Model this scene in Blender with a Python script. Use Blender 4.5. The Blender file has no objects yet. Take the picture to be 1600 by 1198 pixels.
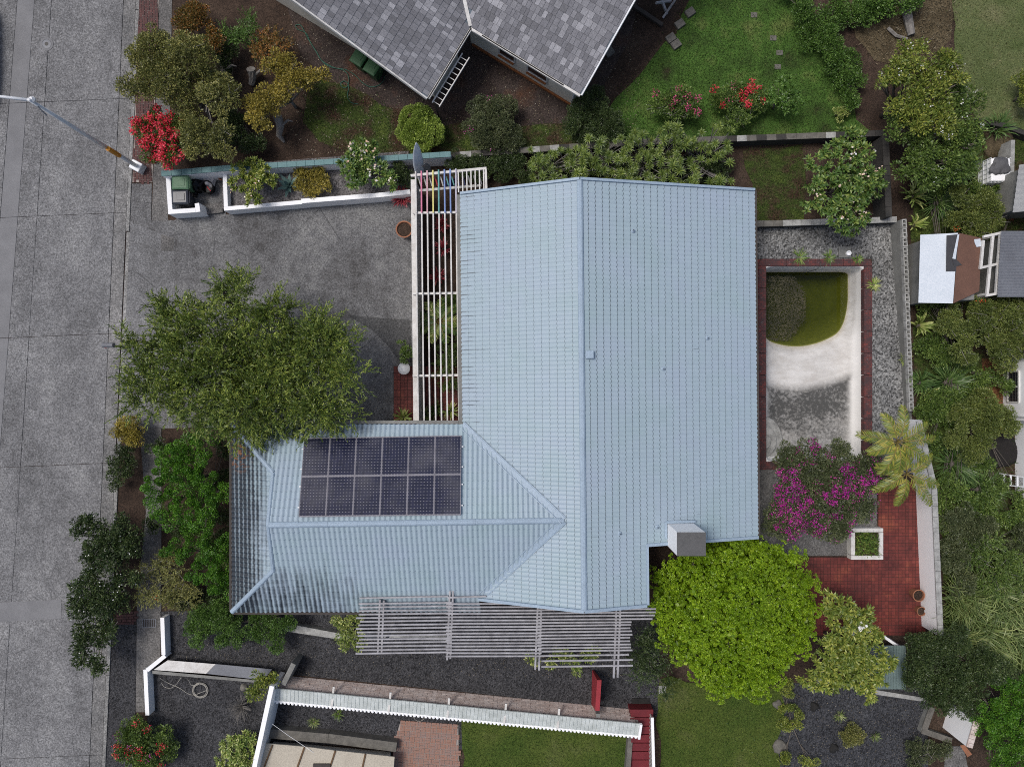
import bpy, math, random
import numpy as np
from mathutils import Vector, Matrix

random.seed(7)
RNG = np.random.default_rng(11)
R = math.radians
sc = bpy.context.scene
col = sc.collection

# ------------------------------------------------------------------ camera, sky, sun, exposure
CAM_H = 32.0          # drone height above the street, metres
FPX = 1112.0          # focal length expressed in photo pixels (1600 wide)
cam_d = bpy.data.cameras.new('camera')
cam_d.sensor_fit = 'HORIZONTAL'
cam_d.angle = 2 * math.atan(800 / FPX)
cam_d.clip_end = 1000
sc.cycles.filter_width = 1.0
sc.cycles.use_denoising = False
cam = bpy.data.objects.new('camera', cam_d)
cam.location = (0, 0, CAM_H)
col.objects.link(cam)
sc.camera = cam

SUN_EL, SUN_AZ = 65, 292       # azimuth clockwise from +Y: light comes from the left and a little from above
world = bpy.data.worlds.new('World')
sc.world = world
world.use_nodes = True
wn = world.node_tree
sky = wn.nodes.new('ShaderNodeTexSky')
sky.sky_type = 'NISHITA'
sky.sun_disc = False
sky.sun_elevation = R(SUN_EL)
sky.sun_rotation = R(SUN_AZ)
sky.dust_density = 4.0
wn.links.new(sky.outputs[0], wn.nodes['Background'].inputs[0])
wn.nodes['Background'].inputs[1].default_value = 0.088
sun_d = bpy.data.lights.new('sun', 'SUN')
sun_d.energy = 1.5
sun_d.angle = R(18)
sun_d.color = (1.0, 0.975, 0.95)
sun = bpy.data.objects.new('sun', sun_d)
sd = Vector((math.sin(R(SUN_AZ)) * math.cos(R(SUN_EL)), math.cos(R(SUN_AZ)) * math.cos(R(SUN_EL)), math.sin(R(SUN_EL))))
sun.rotation_euler = sd.to_track_quat('Z', 'Y').to_euler()
sun.location = sd * 60
col.objects.link(sun)
sc.view_settings.view_transform = 'Standard'
sc.view_settings.look = 'None'
sc.view_settings.gamma = 1
sc.view_settings.exposure = 0.36

# ------------------------------------------------------------------ helpers
def P(x, y, z=0.0):
    """world point at height z for a spot measured on the plan photo"""
    k = (CAM_H - z) / FPX
    return Vector(((x - 800) * k, (599 - y) * k, z))

ORG = {}
def tag(o, label=None, cat=None, group=None, kind=None):
    if label: o['label'] = label
    if cat: o['category'] = cat
    if group: o['group'] = group
    if kind: o['kind'] = kind
    return o

def thing(name, label, cat, loc=(0, 0, 0), group=None):
    o = bpy.data.objects.new(name, None)
    col.objects.link(o)
    o.location = loc
    o.empty_display_size = 0.2
    ORG[o] = Vector(loc)
    return tag(o, label, cat, group)

def link(name, me, parent=None, loc=None):
    o = bpy.data.objects.new(name, me)
    col.objects.link(o)
    if parent is not None:
        o.parent = parent
        ORG[o] = ORG[parent]
        if loc is not None:
            o.location = Vector(loc) - ORG[parent]
    else:
        if loc is not None:
            o.location = loc
        ORG[o] = Vector(o.location)
    return o

def clone(root, loc, rz=0.0, label=None, group=None, scale=1.0):
    def rec(o, par):
        c = o.copy(); col.objects.link(c)
        c.parent = par
        for ch in o.children: rec(ch, c)
        return c
    kids = list(root.children)
    r = root.copy(); col.objects.link(r)
    r.location = loc; r.rotation_euler = (0, 0, rz); r.scale = (scale,) * 3
    for ch in kids: rec(ch, r)
    ORG[r] = Vector(loc)
    if label: r['label'] = label
    if group: r['group'] = group
    return r

class MB:
    def __init__(s): s.v = []; s.f = []
    def add(s, vs, fs):
        n = len(s.v)
        s.v += [Vector(v) for v in vs]
        s.f += [tuple(i + n for i in f) for f in fs]
        return s
    def hexa(s, b, t):
        return s.add(list(b) + list(t), [(3, 2, 1, 0), (4, 5, 6, 7), (0, 1, 5, 4), (1, 2, 6, 5), (2, 3, 7, 6), (3, 0, 4, 7)])
    def box(s, c, d, rz=0.0, rot=None):
        M = rot if rot is not None else Matrix.Rotation(rz, 3, 'Z')
        c = Vector(c); x, y, z = d[0] / 2, d[1] / 2, d[2] / 2
        q = [(-x, -y), (x, -y), (x, y), (-x, y)]
        return s.hexa([c + M @ Vector((a, b, -z)) for a, b in q], [c + M @ Vector((a, b, z)) for a, b in q])
    def beam(s, p0, p1, w, h):
        p0 = Vector(p0); p1 = Vector(p1); d = (p1 - p0).normalized()
        sd_ = d.cross(Vector((0, 0, 1)))
        if sd_.length < 1e-3: sd_ = Vector((1, 0, 0))
        sd_.normalize(); up = sd_.cross(d)
        a, b = sd_ * w / 2, up * h / 2
        return s.hexa([p0 - a - b, p0 + a - b, p0 + a + b, p0 - a + b], [p1 - a - b, p1 + a - b, p1 + a + b, p1 - a + b])
    def prism(s, pts, z0, z1):
        n = len(pts)
        area = sum(pts[i][0] * pts[(i + 1) % n][1] - pts[(i + 1) % n][0] * pts[i][1] for i in range(n))
        if area < 0: pts = pts[::-1]
        vs = [(p[0], p[1], z0) for p in pts] + [(p[0], p[1], z1) for p in pts]
        fs = [tuple(range(n, 2 * n)), tuple(range(n - 1, -1, -1))]
        fs += [(i, (i + 1) % n, n + (i + 1) % n, n + i) for i in range(n)]
        return s.add(vs, fs)
    def tube(s, pts, r, n=6, cap=True):
        pts = [Vector(p) for p in pts]
        if not hasattr(r, '__len__'): r = [r] * len(pts)
        vs = []; up = Vector((0.13, 0.21, 0.97))
        for i, p in enumerate(pts):
            d = (pts[min(i + 1, len(pts) - 1)] - pts[max(i - 1, 0)]).normalized()
            a = d.cross(up)
            if a.length < 1e-2: a = d.cross(Vector((1, 0, 0)))
            a.normalize(); b = d.cross(a)
            vs += [p + (a * math.cos(t) + b * math.sin(t)) * r[i] for t in [2 * math.pi * k / n for k in range(n)]]
        fs = [(i * n + k, i * n + (k + 1) % n, (i + 1) * n + (k + 1) % n, (i + 1) * n + k) for i in range(len(pts) - 1) for k in range(n)]
        if cap:
            fs += [tuple(range(n - 1, -1, -1)), tuple((len(pts) - 1) * n + k for k in range(n))]
        return s.add(vs, fs)
    def lathe(s, c, prof, n=20):
        c = Vector(c); vs = []
        for r, z in prof:
            vs += [c + Vector((r * math.cos(2 * math.pi * k / n), r * math.sin(2 * math.pi * k / n), z)) for k in range(n)]
        m = len(prof)
        fs = [(i * n + k, i * n + (k + 1) % n, (i + 1) * n + (k + 1) % n, (i + 1) * n + k) for i in range(m - 1) for k in range(n)]
        fs += [tuple(range(n - 1, -1, -1)), tuple((m - 1) * n + k for k in range(n))]
        return s.add(vs, fs)
    def build(s, name, mat, parent=None, smooth=False, bevel=0.0, label=None, cat=None, group=None, kind=None):
        if parent is not None: o0 = ORG[parent]
        else:
            xs = [v.x for v in s.v]; ys = [v.y for v in s.v]; zs = [v.z for v in s.v]
            o0 = Vector(((min(xs) + max(xs)) / 2, (min(ys) + max(ys)) / 2, min(zs)))
        me = bpy.data.meshes.new(name)
        me.from_pydata([tuple(v - o0) for v in s.v], [], s.f)
        me.materials.append(mat)
        if smooth:
            me.polygons.foreach_set('use_smooth', [True] * len(me.polygons))
        me.update()
        o = link(name, me, parent)
        if parent is None:
            o.location = o0; ORG[o] = Vector(o0)
        if bevel:
            b = o.modifiers.new('bevel', 'BEVEL'); b.width = bevel; b.segments = 2; b.limit_method = 'ANGLE'
        return tag(o, label, cat, group, kind)

def slab(name, px, z1, mat, z0=None, parent=None, bevel=0.0, zref=0.0, **k):
    """flat piece of ground drawn from its outline"""
    m = MB(); m.prism([tuple(P(x, y, zref))[:2] for x, y in px], z1 - 0.06 if z0 is None else z0, z1)
    return m.build(name, mat, parent, bevel=bevel, **k)

def resample(px, step):
    out = []
    for (a, b), (c, d) in zip(px[:-1], px[1:]):
        n = max(1, int(math.hypot(c - a, d - b) / step))
        out += [(a + (c - a) * i / n, b + (d - b) * i / n) for i in range(n)]
    return out + [px[-1]]

def in_poly(x, y, poly):
    r = False; n = len(poly); j = n - 1
    for i in range(n):
        xi, yi = poly[i]; xj, yj = poly[j]
        if (yi > y) != (yj > y) and x < (xj - xi) * (y - yi) / (yj - yi) + xi: r = not r
        j = i
    return r

# ------------------------------------------------------------------ materials
class NT:
    def __init__(s, name):
        s.m = bpy.data.materials.new(name); s.m.use_nodes = True
        s.t = s.m.node_tree; s.b = s.t.nodes['Principled BSDF']; s.out = s.t.nodes['Material Output']
    def n(s, typ, **k):
        nd = s.t.nodes.new('ShaderNode' + typ)
        for a, v in k.items():
            if a.startswith('i_'):
                nd.inputs[int(a[2:]) if a[2:].isdigit() else a[2:]].default_value = v
            else: setattr(nd, a, v)
        return nd
    def l(s, a, b): s.t.links.new(a, b)
    def pos(s, scale=(1, 1, 1), world_=True, rot=0.0):
        mp = s.n('Mapping'); mp.inputs['Scale'].default_value = scale; mp.inputs['Rotation'].default_value = (0, 0, rot)
        if world_: s.l(s.n('NewGeometry').outputs['Position'], mp.inputs[0])
        else: s.l(s.n('TexCoord').outputs['Object'], mp.inputs[0])
        return mp.outputs[0]
    def noise(s, scale, vec=None, detail=4, rough=0.55):
        nd = s.n('TexNoise'); nd.inputs['Scale'].default_value = scale; nd.inputs['Detail'].default_value = detail; nd.inputs['Roughness'].default_value = rough
        if vec is not None: s.l(vec, nd.inputs['Vector'])
        return nd.outputs[0]
    def ramp(s, fac, stops):
        nd = s.n('ValToRGB'); e = nd.color_ramp.elements
        while len(e) < len(stops): e.new(0.5)
        for i, (p_, c) in enumerate(stops):
            e[i].position = p_
            e[i].color = (c, c, c, 1) if not hasattr(c, '__len__') else (*c[:3], 1)
        s.l(fac, nd.inputs[0]); return nd.outputs[0]
    def mix(s, fac, a, b, mode='MIX'):
        nd = s.n('Mix', data_type='RGBA', blend_type=mode)
        for sock, v in ((nd.inputs[0], fac), (nd.inputs[6], a), (nd.inputs[7], b)):
            if hasattr(v, 'is_output'): s.l(v, sock)
            elif hasattr(v, '__len__'): sock.default_value = (*v[:3], 1)
            else: sock.default_value = v
        return nd.outputs[2]
    def math(s, op, a, b=None, clamp=False):
        nd = s.n('Math', operation=op, use_clamp=clamp)
        for sock, v in ((nd.inputs[0], a), (nd.inputs[1], b)):
            if v is None: continue
            if hasattr(v, 'is_output'): s.l(v, sock)
            else: sock.default_value = v
        return nd.outputs[0]
    def bump(s, h, strength=0.3, dist=0.02):
        nd = s.n('Bump'); nd.inputs['Strength'].default_value = strength; nd.inputs['Distance'].default_value = dist
        s.l(h, nd.inputs['Height']); s.l(nd.outputs[0], s.b.inputs['Normal'])
    def done(s, color, rough=0.8, spec=0.3):
        if hasattr(color, 'is_output'): s.l(color, s.b.inputs['Base Color'])
        else: s.b.inputs['Base Color'].default_value = (*color[:3], 1)
        if hasattr(rough, 'is_output'): s.l(rough, s.b.inputs['Roughness'])
        else: s.b.inputs['Roughness'].default_value = rough
        s.b.inputs['Specular IOR Level'].default_value = spec
        return s.m

def mat_plain(name, c1, c2=None, scale=3.0, rough=0.7, grain=40.0, bump=0.15, spec=0.3, contrast=(0.3, 0.7), metallic=0.0):
    t = NT(name); c2 = c2 or tuple(x * 0.75 for x in c1)
    a = t.ramp(t.noise(scale, t.pos(), 6, 0.62), [(contrast[0], c1), (contrast[1], c2)])
    g = t.noise(grain, t.pos(), 3, 0.6)
    c = t.mix(0.35, a, t.ramp(g, [(0.3, 0.25), (0.7, 0.8)]), 'OVERLAY')
    t.bump(g, bump, 0.01)
    t.b.inputs['Metallic'].default_value = metallic
    return t.done(c, rough, spec)

def mat_ground(name, stops, scale=1.2, fine=18.0, speck=60.0, speck_amt=0.5, bump=0.6, dist=0.03, rough=0.9):
    t = NT(name)
    big = t.noise(scale, t.pos(), 8, 0.6)
    c = t.ramp(big, stops)
    f = t.noise(fine, t.pos(), 5, 0.65)
    c = t.mix(0.6, c, t.ramp(f, [(0.25, 0.18), (0.75, 0.82)]), 'OVERLAY')
    v = t.n('TexVoronoi', i_Scale=speck); t.l(t.pos(), v.inputs['Vector'])
    bw = t.n('RGBToBW'); t.l(v.outputs['Color'], bw.inputs[0])
    c = t.mix(speck_amt, c, t.ramp(bw.outputs[0], [(0.15, 0.15), (0.85, 0.85)]), 'OVERLAY')
    t.bump(t.math('ADD', f, v.outputs['Distance']), bump, dist)
    return t.done(c, rough, 0.2)

def mat_leaf(name, c1, c2, c3=None, trans=0.13, scale=1.2, rough=0.42, spec=0.45):
    t = NT(name); c3 = c3 or c2
    c1, c2, c3 = (tuple(min(.85, q * k_) for q in c_) for c_, k_ in ((c1, 1.05), (c2, 1.3), (c3, 1.45)))  # brighter second and third tones bake highlights into some of the leaves
    rnd = t.n('NewGeometry').outputs['Random Per Island']
    a = t.ramp(rnd, [(0.0, c1), (0.5, c2), (0.85, c3)])
    nz = t.noise(scale, t.pos(), 3, 0.5)
    c = t.mix(t.ramp(nz, [(0.38, 0.0), (0.62, 0.6)]), a, c1)
    oi = t.n('ObjectInfo').outputs['Random']
    m = t.done(c, rough, spec)
    tr = t.n('BsdfTranslucent'); t.l(t.mix(0.35, c, (1.0, 0.9, 0.2), 'MULTIPLY'), tr.inputs[0])
    mx = t.n('MixShader'); mx.inputs[0].default_value = trans
    t.l(t.b.outputs[0], mx.inputs[1]); t.l(tr.outputs[0], mx.inputs[2]); t.l(mx.outputs[0], t.out.inputs[0])
    return m

M = {}
def road_mat(name, base, dark, light, cracks=False):
    t = NT(name)
    big = t.noise(0.35, t.pos((1, 0.6, 1)), 7, 0.62)
    mid = t.noise(2.2, t.pos(), 6, 0.7)
    c = t.ramp(t.math('ADD', t.math('MULTIPLY', big, 0.6), t.math('MULTIPLY', mid, 0.4)), [(0.38, dark), (0.5, base), (0.63, light)])
    f = t.noise(14, t.pos(), 6, 0.75)
    c = t.mix(0.75, c, t.ramp(f, [(0.3, 0.12), (0.7, 0.88)]), 'OVERLAY')
    v = t.n('TexVoronoi', i_Scale=24.0); t.l(t.pos(), v.inputs['Vector'])
    bw = t.n('RGBToBW'); t.l(v.outputs['Color'], bw.inputs[0])
    c = t.mix(0.55, c, t.ramp(bw.outputs[0], [(0.1, 0.18), (0.9, 0.82)]), 'OVERLAY')
    if cracks:
        dv = t.mix(0.12, t.pos(), t.n('TexNoise', i_Scale=2.2, i_Detail=6.0).outputs[1])
        ve = t.n('TexVoronoi', feature='DISTANCE_TO_EDGE', i_Scale=0.33); t.l(dv, ve.inputs['Vector'])
        ck = t.math('MULTIPLY', t.math('LESS_THAN', ve.outputs['Distance'], 0.0055), t.ramp(t.noise(0.5, t.pos()), [(.45, 0), (.6, .6)]))
        c = t.mix(ck, c, (0.03, 0.03, 0.03))
    t.bump(f, 0.5, 0.015)
    return t.done(c, 0.85, 0.25)
M['road'] = road_mat('road concrete', (0.165, 0.165, 0.168), (0.115, 0.115, 0.117), (0.225, 0.225, 0.225))
M['patch'] = mat_plain('smooth patch concrete', (0.21, 0.21, 0.215), (0.16, 0.16, 0.165), 1.0, 0.85, 30)
M['gutter'] = road_mat('gutter concrete', (0.165, 0.163, 0.16), (0.11, 0.11, 0.11), (0.24, 0.235, 0.23))
M['kerb'] = road_mat('kerb concrete', (0.22, 0.218, 0.21), (0.15, 0.15, 0.145), (0.30, 0.295, 0.29))
M['drive'] = road_mat('driveway concrete', (0.13, 0.13, 0.132), (0.07, 0.068, 0.067), (0.20, 0.20, 0.195), True)
M['apron'] = road_mat('apron concrete', (0.155, 0.155, 0.158), (0.115, 0.115, 0.115), (0.21, 0.21, 0.21), True)
M['drivedark'] = road_mat('darker driveway tone', (0.07, 0.07, 0.07), (0.05, 0.05, 0.05), (0.095, 0.095, 0.095))
M['walk'] = road_mat('walk concrete', (0.13, 0.125, 0.12), (0.09, 0.088, 0.085), (0.17, 0.165, 0.16))
M['dirt'] = mat_ground('garden soil', [(0.3, (0.03, 0.02, 0.015)), (0.5, (0.05, 0.033, 0.024)), (0.7, (0.075, 0.052, 0.038))], 0.7, 9, 30, 0.5)
M['soilyard'] = mat_ground('cinder soil', [(0.3, (0.035, 0.024, 0.02)), (0.52, (0.055, 0.042, 0.037)), (0.7, (0.08, 0.04, 0.025))], 0.6, 12, 26, 0.6)
M['gravel'] = mat_ground('dark cinder gravel', [(0.35, (0.042, 0.042, 0.045)), (0.65, (0.064, 0.064, 0.068))], 0.8, 25, 20, 0.85, 1.0, 0.04)
M['gravel2'] = mat_ground('grey gravel', [(0.35, (0.04, 0.041, 0.046)), (0.65, (0.06, 0.062, 0.068))], 0.8, 25, 18, 0.8, 1.0, 0.04)
M['pebble'] = mat_ground('exposed aggregate', [(0.3, (0.09, 0.09, 0.088)), (0.55, (0.17, 0.17, 0.165)), (0.75, (0.25, 0.25, 0.24))], 0.5, 10, 16, 1.0, 0.8, 0.03)
M['bedgravel'] = mat_ground('pale planter gravel', [(0.3, (0.09, 0.085, 0.085)), (0.7, (0.17, 0.16, 0.16))], 1.5, 20, 20, 0.8)
M['lawn'] = mat_ground('lawn turf', [(0.28, (0.035, 0.026, 0.016)), (0.38, (0.035, 0.065, 0.014)), (0.53, (0.055, 0.115, 0.02)), (0.70, (0.11, 0.14, 0.04))], 0.6, 9, 30, 0.5)
M['lawnpatch'] = mat_ground('weedy turf', [(0.34, (0.045, 0.022, 0.015)), (0.44, (0.05, 0.036, 0.02)), (0.54, (0.042, 0.062, 0.014)), (0.7, (0.075, 0.10, 0.02))], 0.9, 9, 26, 0.6)
M['lawn2'] = mat_ground('pale lawn turf', [(0.3, (0.065, 0.095, 0.028)), (0.5, (0.11, 0.135, 0.052)), (0.70, (0.18, 0.175, 0.09))], 0.5, 14, 60, 0.4)
M['lawn3'] = mat_ground('lower lawn turf', [(0.35, (0.045, 0.075, 0.012)), (0.55, (0.07, 0.095, 0.018)), (0.66, (0.085, 0.10, 0.03)), (0.74, (0.16, 0.14, 0.10))], 0.45, 9, 30, 0.4)
M['drygrass'] = mat_ground('dry grass ground', [(0.3, (0.06, 0.045, 0.026)), (0.7, (0.14, 0.11, 0.065))], 0.9, 14, 50, 0.5)
M['white'] = mat_plain('white wall paint', (0.92, 0.925, 0.93), (0.85, 0.855, 0.86), 1.5, 0.7, 20, 0.08)  # albedo raised towards the overexposed glare on chimney and walls
M['oldwhite'] = mat_plain('weathered white paint', (0.70, 0.69, 0.66), (0.48, 0.46, 0.43), 3.0, 0.7, 25, 0.12)
M['chalk'] = mat_plain('grey-white coping', (0.42, 0.42, 0.40), (0.20, 0.20, 0.19), 3.5, 0.85, 25, 0.3)
M['beigewall'] = mat_plain('beige wall paint', (0.74, 0.71, 0.61), (0.62, 0.60, 0.51), 1.0, 0.8, 20)  # paler than the paint, making up for shadow under the neighbour's eave
M['greywall'] = mat_plain('grey render', (0.24, 0.24, 0.225), (0.14, 0.14, 0.13), 1.3, 0.85, 18, 0.3)
M['capgrey'] = mat_plain('grey chimney cap', (0.115, 0.115, 0.115), (0.09, 0.09, 0.09), 2, 0.9, 25)
M['darkwall'] = mat_plain('dark block wall', (0.06, 0.055, 0.05), (0.03, 0.03, 0.028), 2.0, 0.9, 18, 0.4)
M['teal'] = mat_plain('teal coping paint', (0.13, 0.235, 0.24), (0.10, 0.19, 0.195), 2.0, 0.6, 20)
M['greywood'] = mat_plain('weathered grey timber', (0.40, 0.395, 0.41), (0.22, 0.215, 0.225), 3.0, 0.8, 40, 0.3)
M['darkwood'] = mat_plain('dark timber', (0.07, 0.06, 0.055), (0.04, 0.035, 0.03), 3.0, 0.8, 40, 0.3)
M['bark'] = mat_plain('grey bark', (0.16, 0.14, 0.12), (0.08, 0.07, 0.06), 6.0, 0.9, 30, 0.6)
M['palebark'] = mat_plain('pale dead wood', (0.26, 0.245, 0.225), (0.13, 0.12, 0.11), 8.0, 0.9, 30, 0.6)
M['greenbin'] = mat_plain('green bin plastic', (0.03, 0.085, 0.035), (0.025, 0.07, 0.03), 3, 0.45, 30, 0.05)
M['palegreenbin'] = mat_plain('faded green bin plastic', (0.10, 0.19, 0.11), (0.08, 0.16, 0.09), 3, 0.5, 30, 0.05)
M['blackbin'] = mat_plain('charcoal bin plastic', (0.05, 0.055, 0.068), (0.035, 0.038, 0.048), 3, 0.3, 30, 0.05)
M['black'] = mat_plain('black plastic', (0.012, 0.012, 0.013), (0.008, 0.008, 0.008), 4, 0.35, 30, 0.05)
M['galv'] = mat_plain('galvanised steel', (0.74, 0.76, 0.78), (0.60, 0.615, 0.63), 3, 0.45, 30, 0.05, 0.5)  # base colour lightened to offset the lamp pole's unlit side
M['orange'] = mat_plain('orange band', (0.62, 0.26, 0.02), (0.5, 0.2, 0.02), 3, 0.5, 30)
M['terracotta'] = mat_plain('terracotta', (0.33, 0.14, 0.075), (0.22, 0.10, 0.06), 5, 0.8, 30, 0.2)
M['hose'] = mat_plain('green hose', (0.03, 0.11, 0.075), (0.02, 0.08, 0.055), 5, 0.5, 30)
M['cable'] = mat_plain('pale hose', (0.38, 0.36, 0.32), (0.28, 0.27, 0.24), 5, 0.6, 30)
M['redtile'] = mat_plain('red quarry tile', (0.19, 0.048, 0.035), (0.12, 0.036, 0.028), 0.9, 0.55, 9, 0.2)
M['grout'] = mat_plain('dark grout', (0.045, 0.03, 0.026), None, 3, 0.9, 30)
M['brickdark'] = mat_plain('dark red brick', (0.13, 0.055, 0.05), (0.06, 0.04, 0.038), 5, 0.85, 25, 0.4)
M['brick'] = mat_plain('weathered pink brick', (0.66, 0.58, 0.54), (0.40, 0.31, 0.27), 4, 0.85, 25, 0.4)  # brightened well past plain brick because the court wall face lies in shade
M['brickred'] = mat_plain('orange red brick', (0.30, 0.15, 0.10), (0.24, 0.17, 0.15), 3, 0.85, 25, 0.3)
M['mortar'] = mat_plain('pale mortar', (0.36, 0.32, 0.29), None, 4, 0.9, 25)
M['redpaint'] = mat_plain('dark red paint', (0.17, 0.022, 0.028), (0.11, 0.016, 0.02), 2, 0.5, 25)
M['redpaint2'] = mat_plain('red board paint', (0.32, 0.035, 0.045), (0.25, 0.03, 0.035), 2, 0.5, 25)
M['captile'] = mat_plain('pale green-white cap tile', (0.58, 0.62, 0.60), (0.38, 0.41, 0.39), 2.5, 0.6, 25)
M['beigeroof'] = mat_plain('cream roof sheet', (0.47, 0.43, 0.35), (0.40, 0.36, 0.29), 1, 0.7, 20)
M['batten'] = mat_plain('brown batten', (0.13, 0.075, 0.035), None, 3, 0.7, 25)
M['shedbrown'] = mat_plain('brown felt', (0.16, 0.085, 0.06), (0.13, 0.07, 0.05), 1.5, 0.85, 25)
M['shedgrey'] = mat_plain('dark grey felt', (0.06, 0.06, 0.065), (0.045, 0.045, 0.05), 2, 0.85, 25)
M['whiteroof'] = mat_plain('white roof sheet', (0.62, 0.67, 0.72), (0.54, 0.59, 0.64), 1.2, 0.6, 20)
M['greymetal'] = mat_plain('grey corrugated metal', (0.17, 0.18, 0.20), (0.12, 0.125, 0.14), 0.7, 0.5, 20, 0.05, 0.5)
M['palemetal'] = mat_plain('pale corrugated metal', (0.33, 0.335, 0.33), (0.27, 0.27, 0.265), 0.7, 0.5, 20, 0.05, 0.5)
M['greenmetal'] = mat_plain('green-grey corrugated sheet', (0.17, 0.23, 0.22), (0.11, 0.15, 0.145), 1.5, 0.5, 20)
M['rust'] = mat_plain('rusty board', (0.26, 0.10, 0.035), (0.15, 0.055, 0.02), 4, 0.85, 25, 0.3)
M['redsoil'] = mat_ground('red soil', [(0.3, (0.10, 0.045, 0.025)), (0.7, (0.20, 0.085, 0.04))], 1.0, 12, 30, 0.5)
M['glass'] = mat_plain('dark window glass', (0.02, 0.024, 0.03), None, 2, 0.08, 10, 0.0, 0.5)
M['stone'] = mat_plain('weathered stone', (0.17, 0.16, 0.14), (0.09, 0.085, 0.075), 4, 0.9, 20, 0.5)
M['lava'] = mat_plain('black lava rock', (0.025, 0.024, 0.023), (0.012, 0.012, 0.012), 6, 0.9, 20, 0.6)
M['rope'] = mat_plain('black netting', (0.02, 0.018, 0.017), None, 6, 0.9, 30, 0.5)
M['tarp'] = mat_plain('grey tarp', (0.12, 0.12, 0.125), (0.08, 0.08, 0.085), 6, 0.8, 30, 0.3)
M['bagwhite'] = mat_plain('white plastic bag', (0.55, 0.55, 0.56), (0.42, 0.42, 0.44), 6, 0.4, 30, 0.2)
M['carpaint'] = mat_plain('black car paint', (0.012, 0.012, 0.014), None, 2, 0.2, 30, 0.0, 0.5)
for nm, c in dict(pink=(0.62, 0.19, 0.30), rose=(0.60, 0.36, 0.40), yellow=(0.68, 0.62, 0.22), teal2=(0.13, 0.36, 0.34), blue=(0.20, 0.29, 0.55), navy=(0.03, 0.04, 0.13), lavender=(0.50, 0.48, 0.56), red=(0.45, 0.04, 0.05)).items():
    M['p_' + nm] = mat_plain('painted ' + nm, c, None, 3, 0.6, 30)

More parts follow.
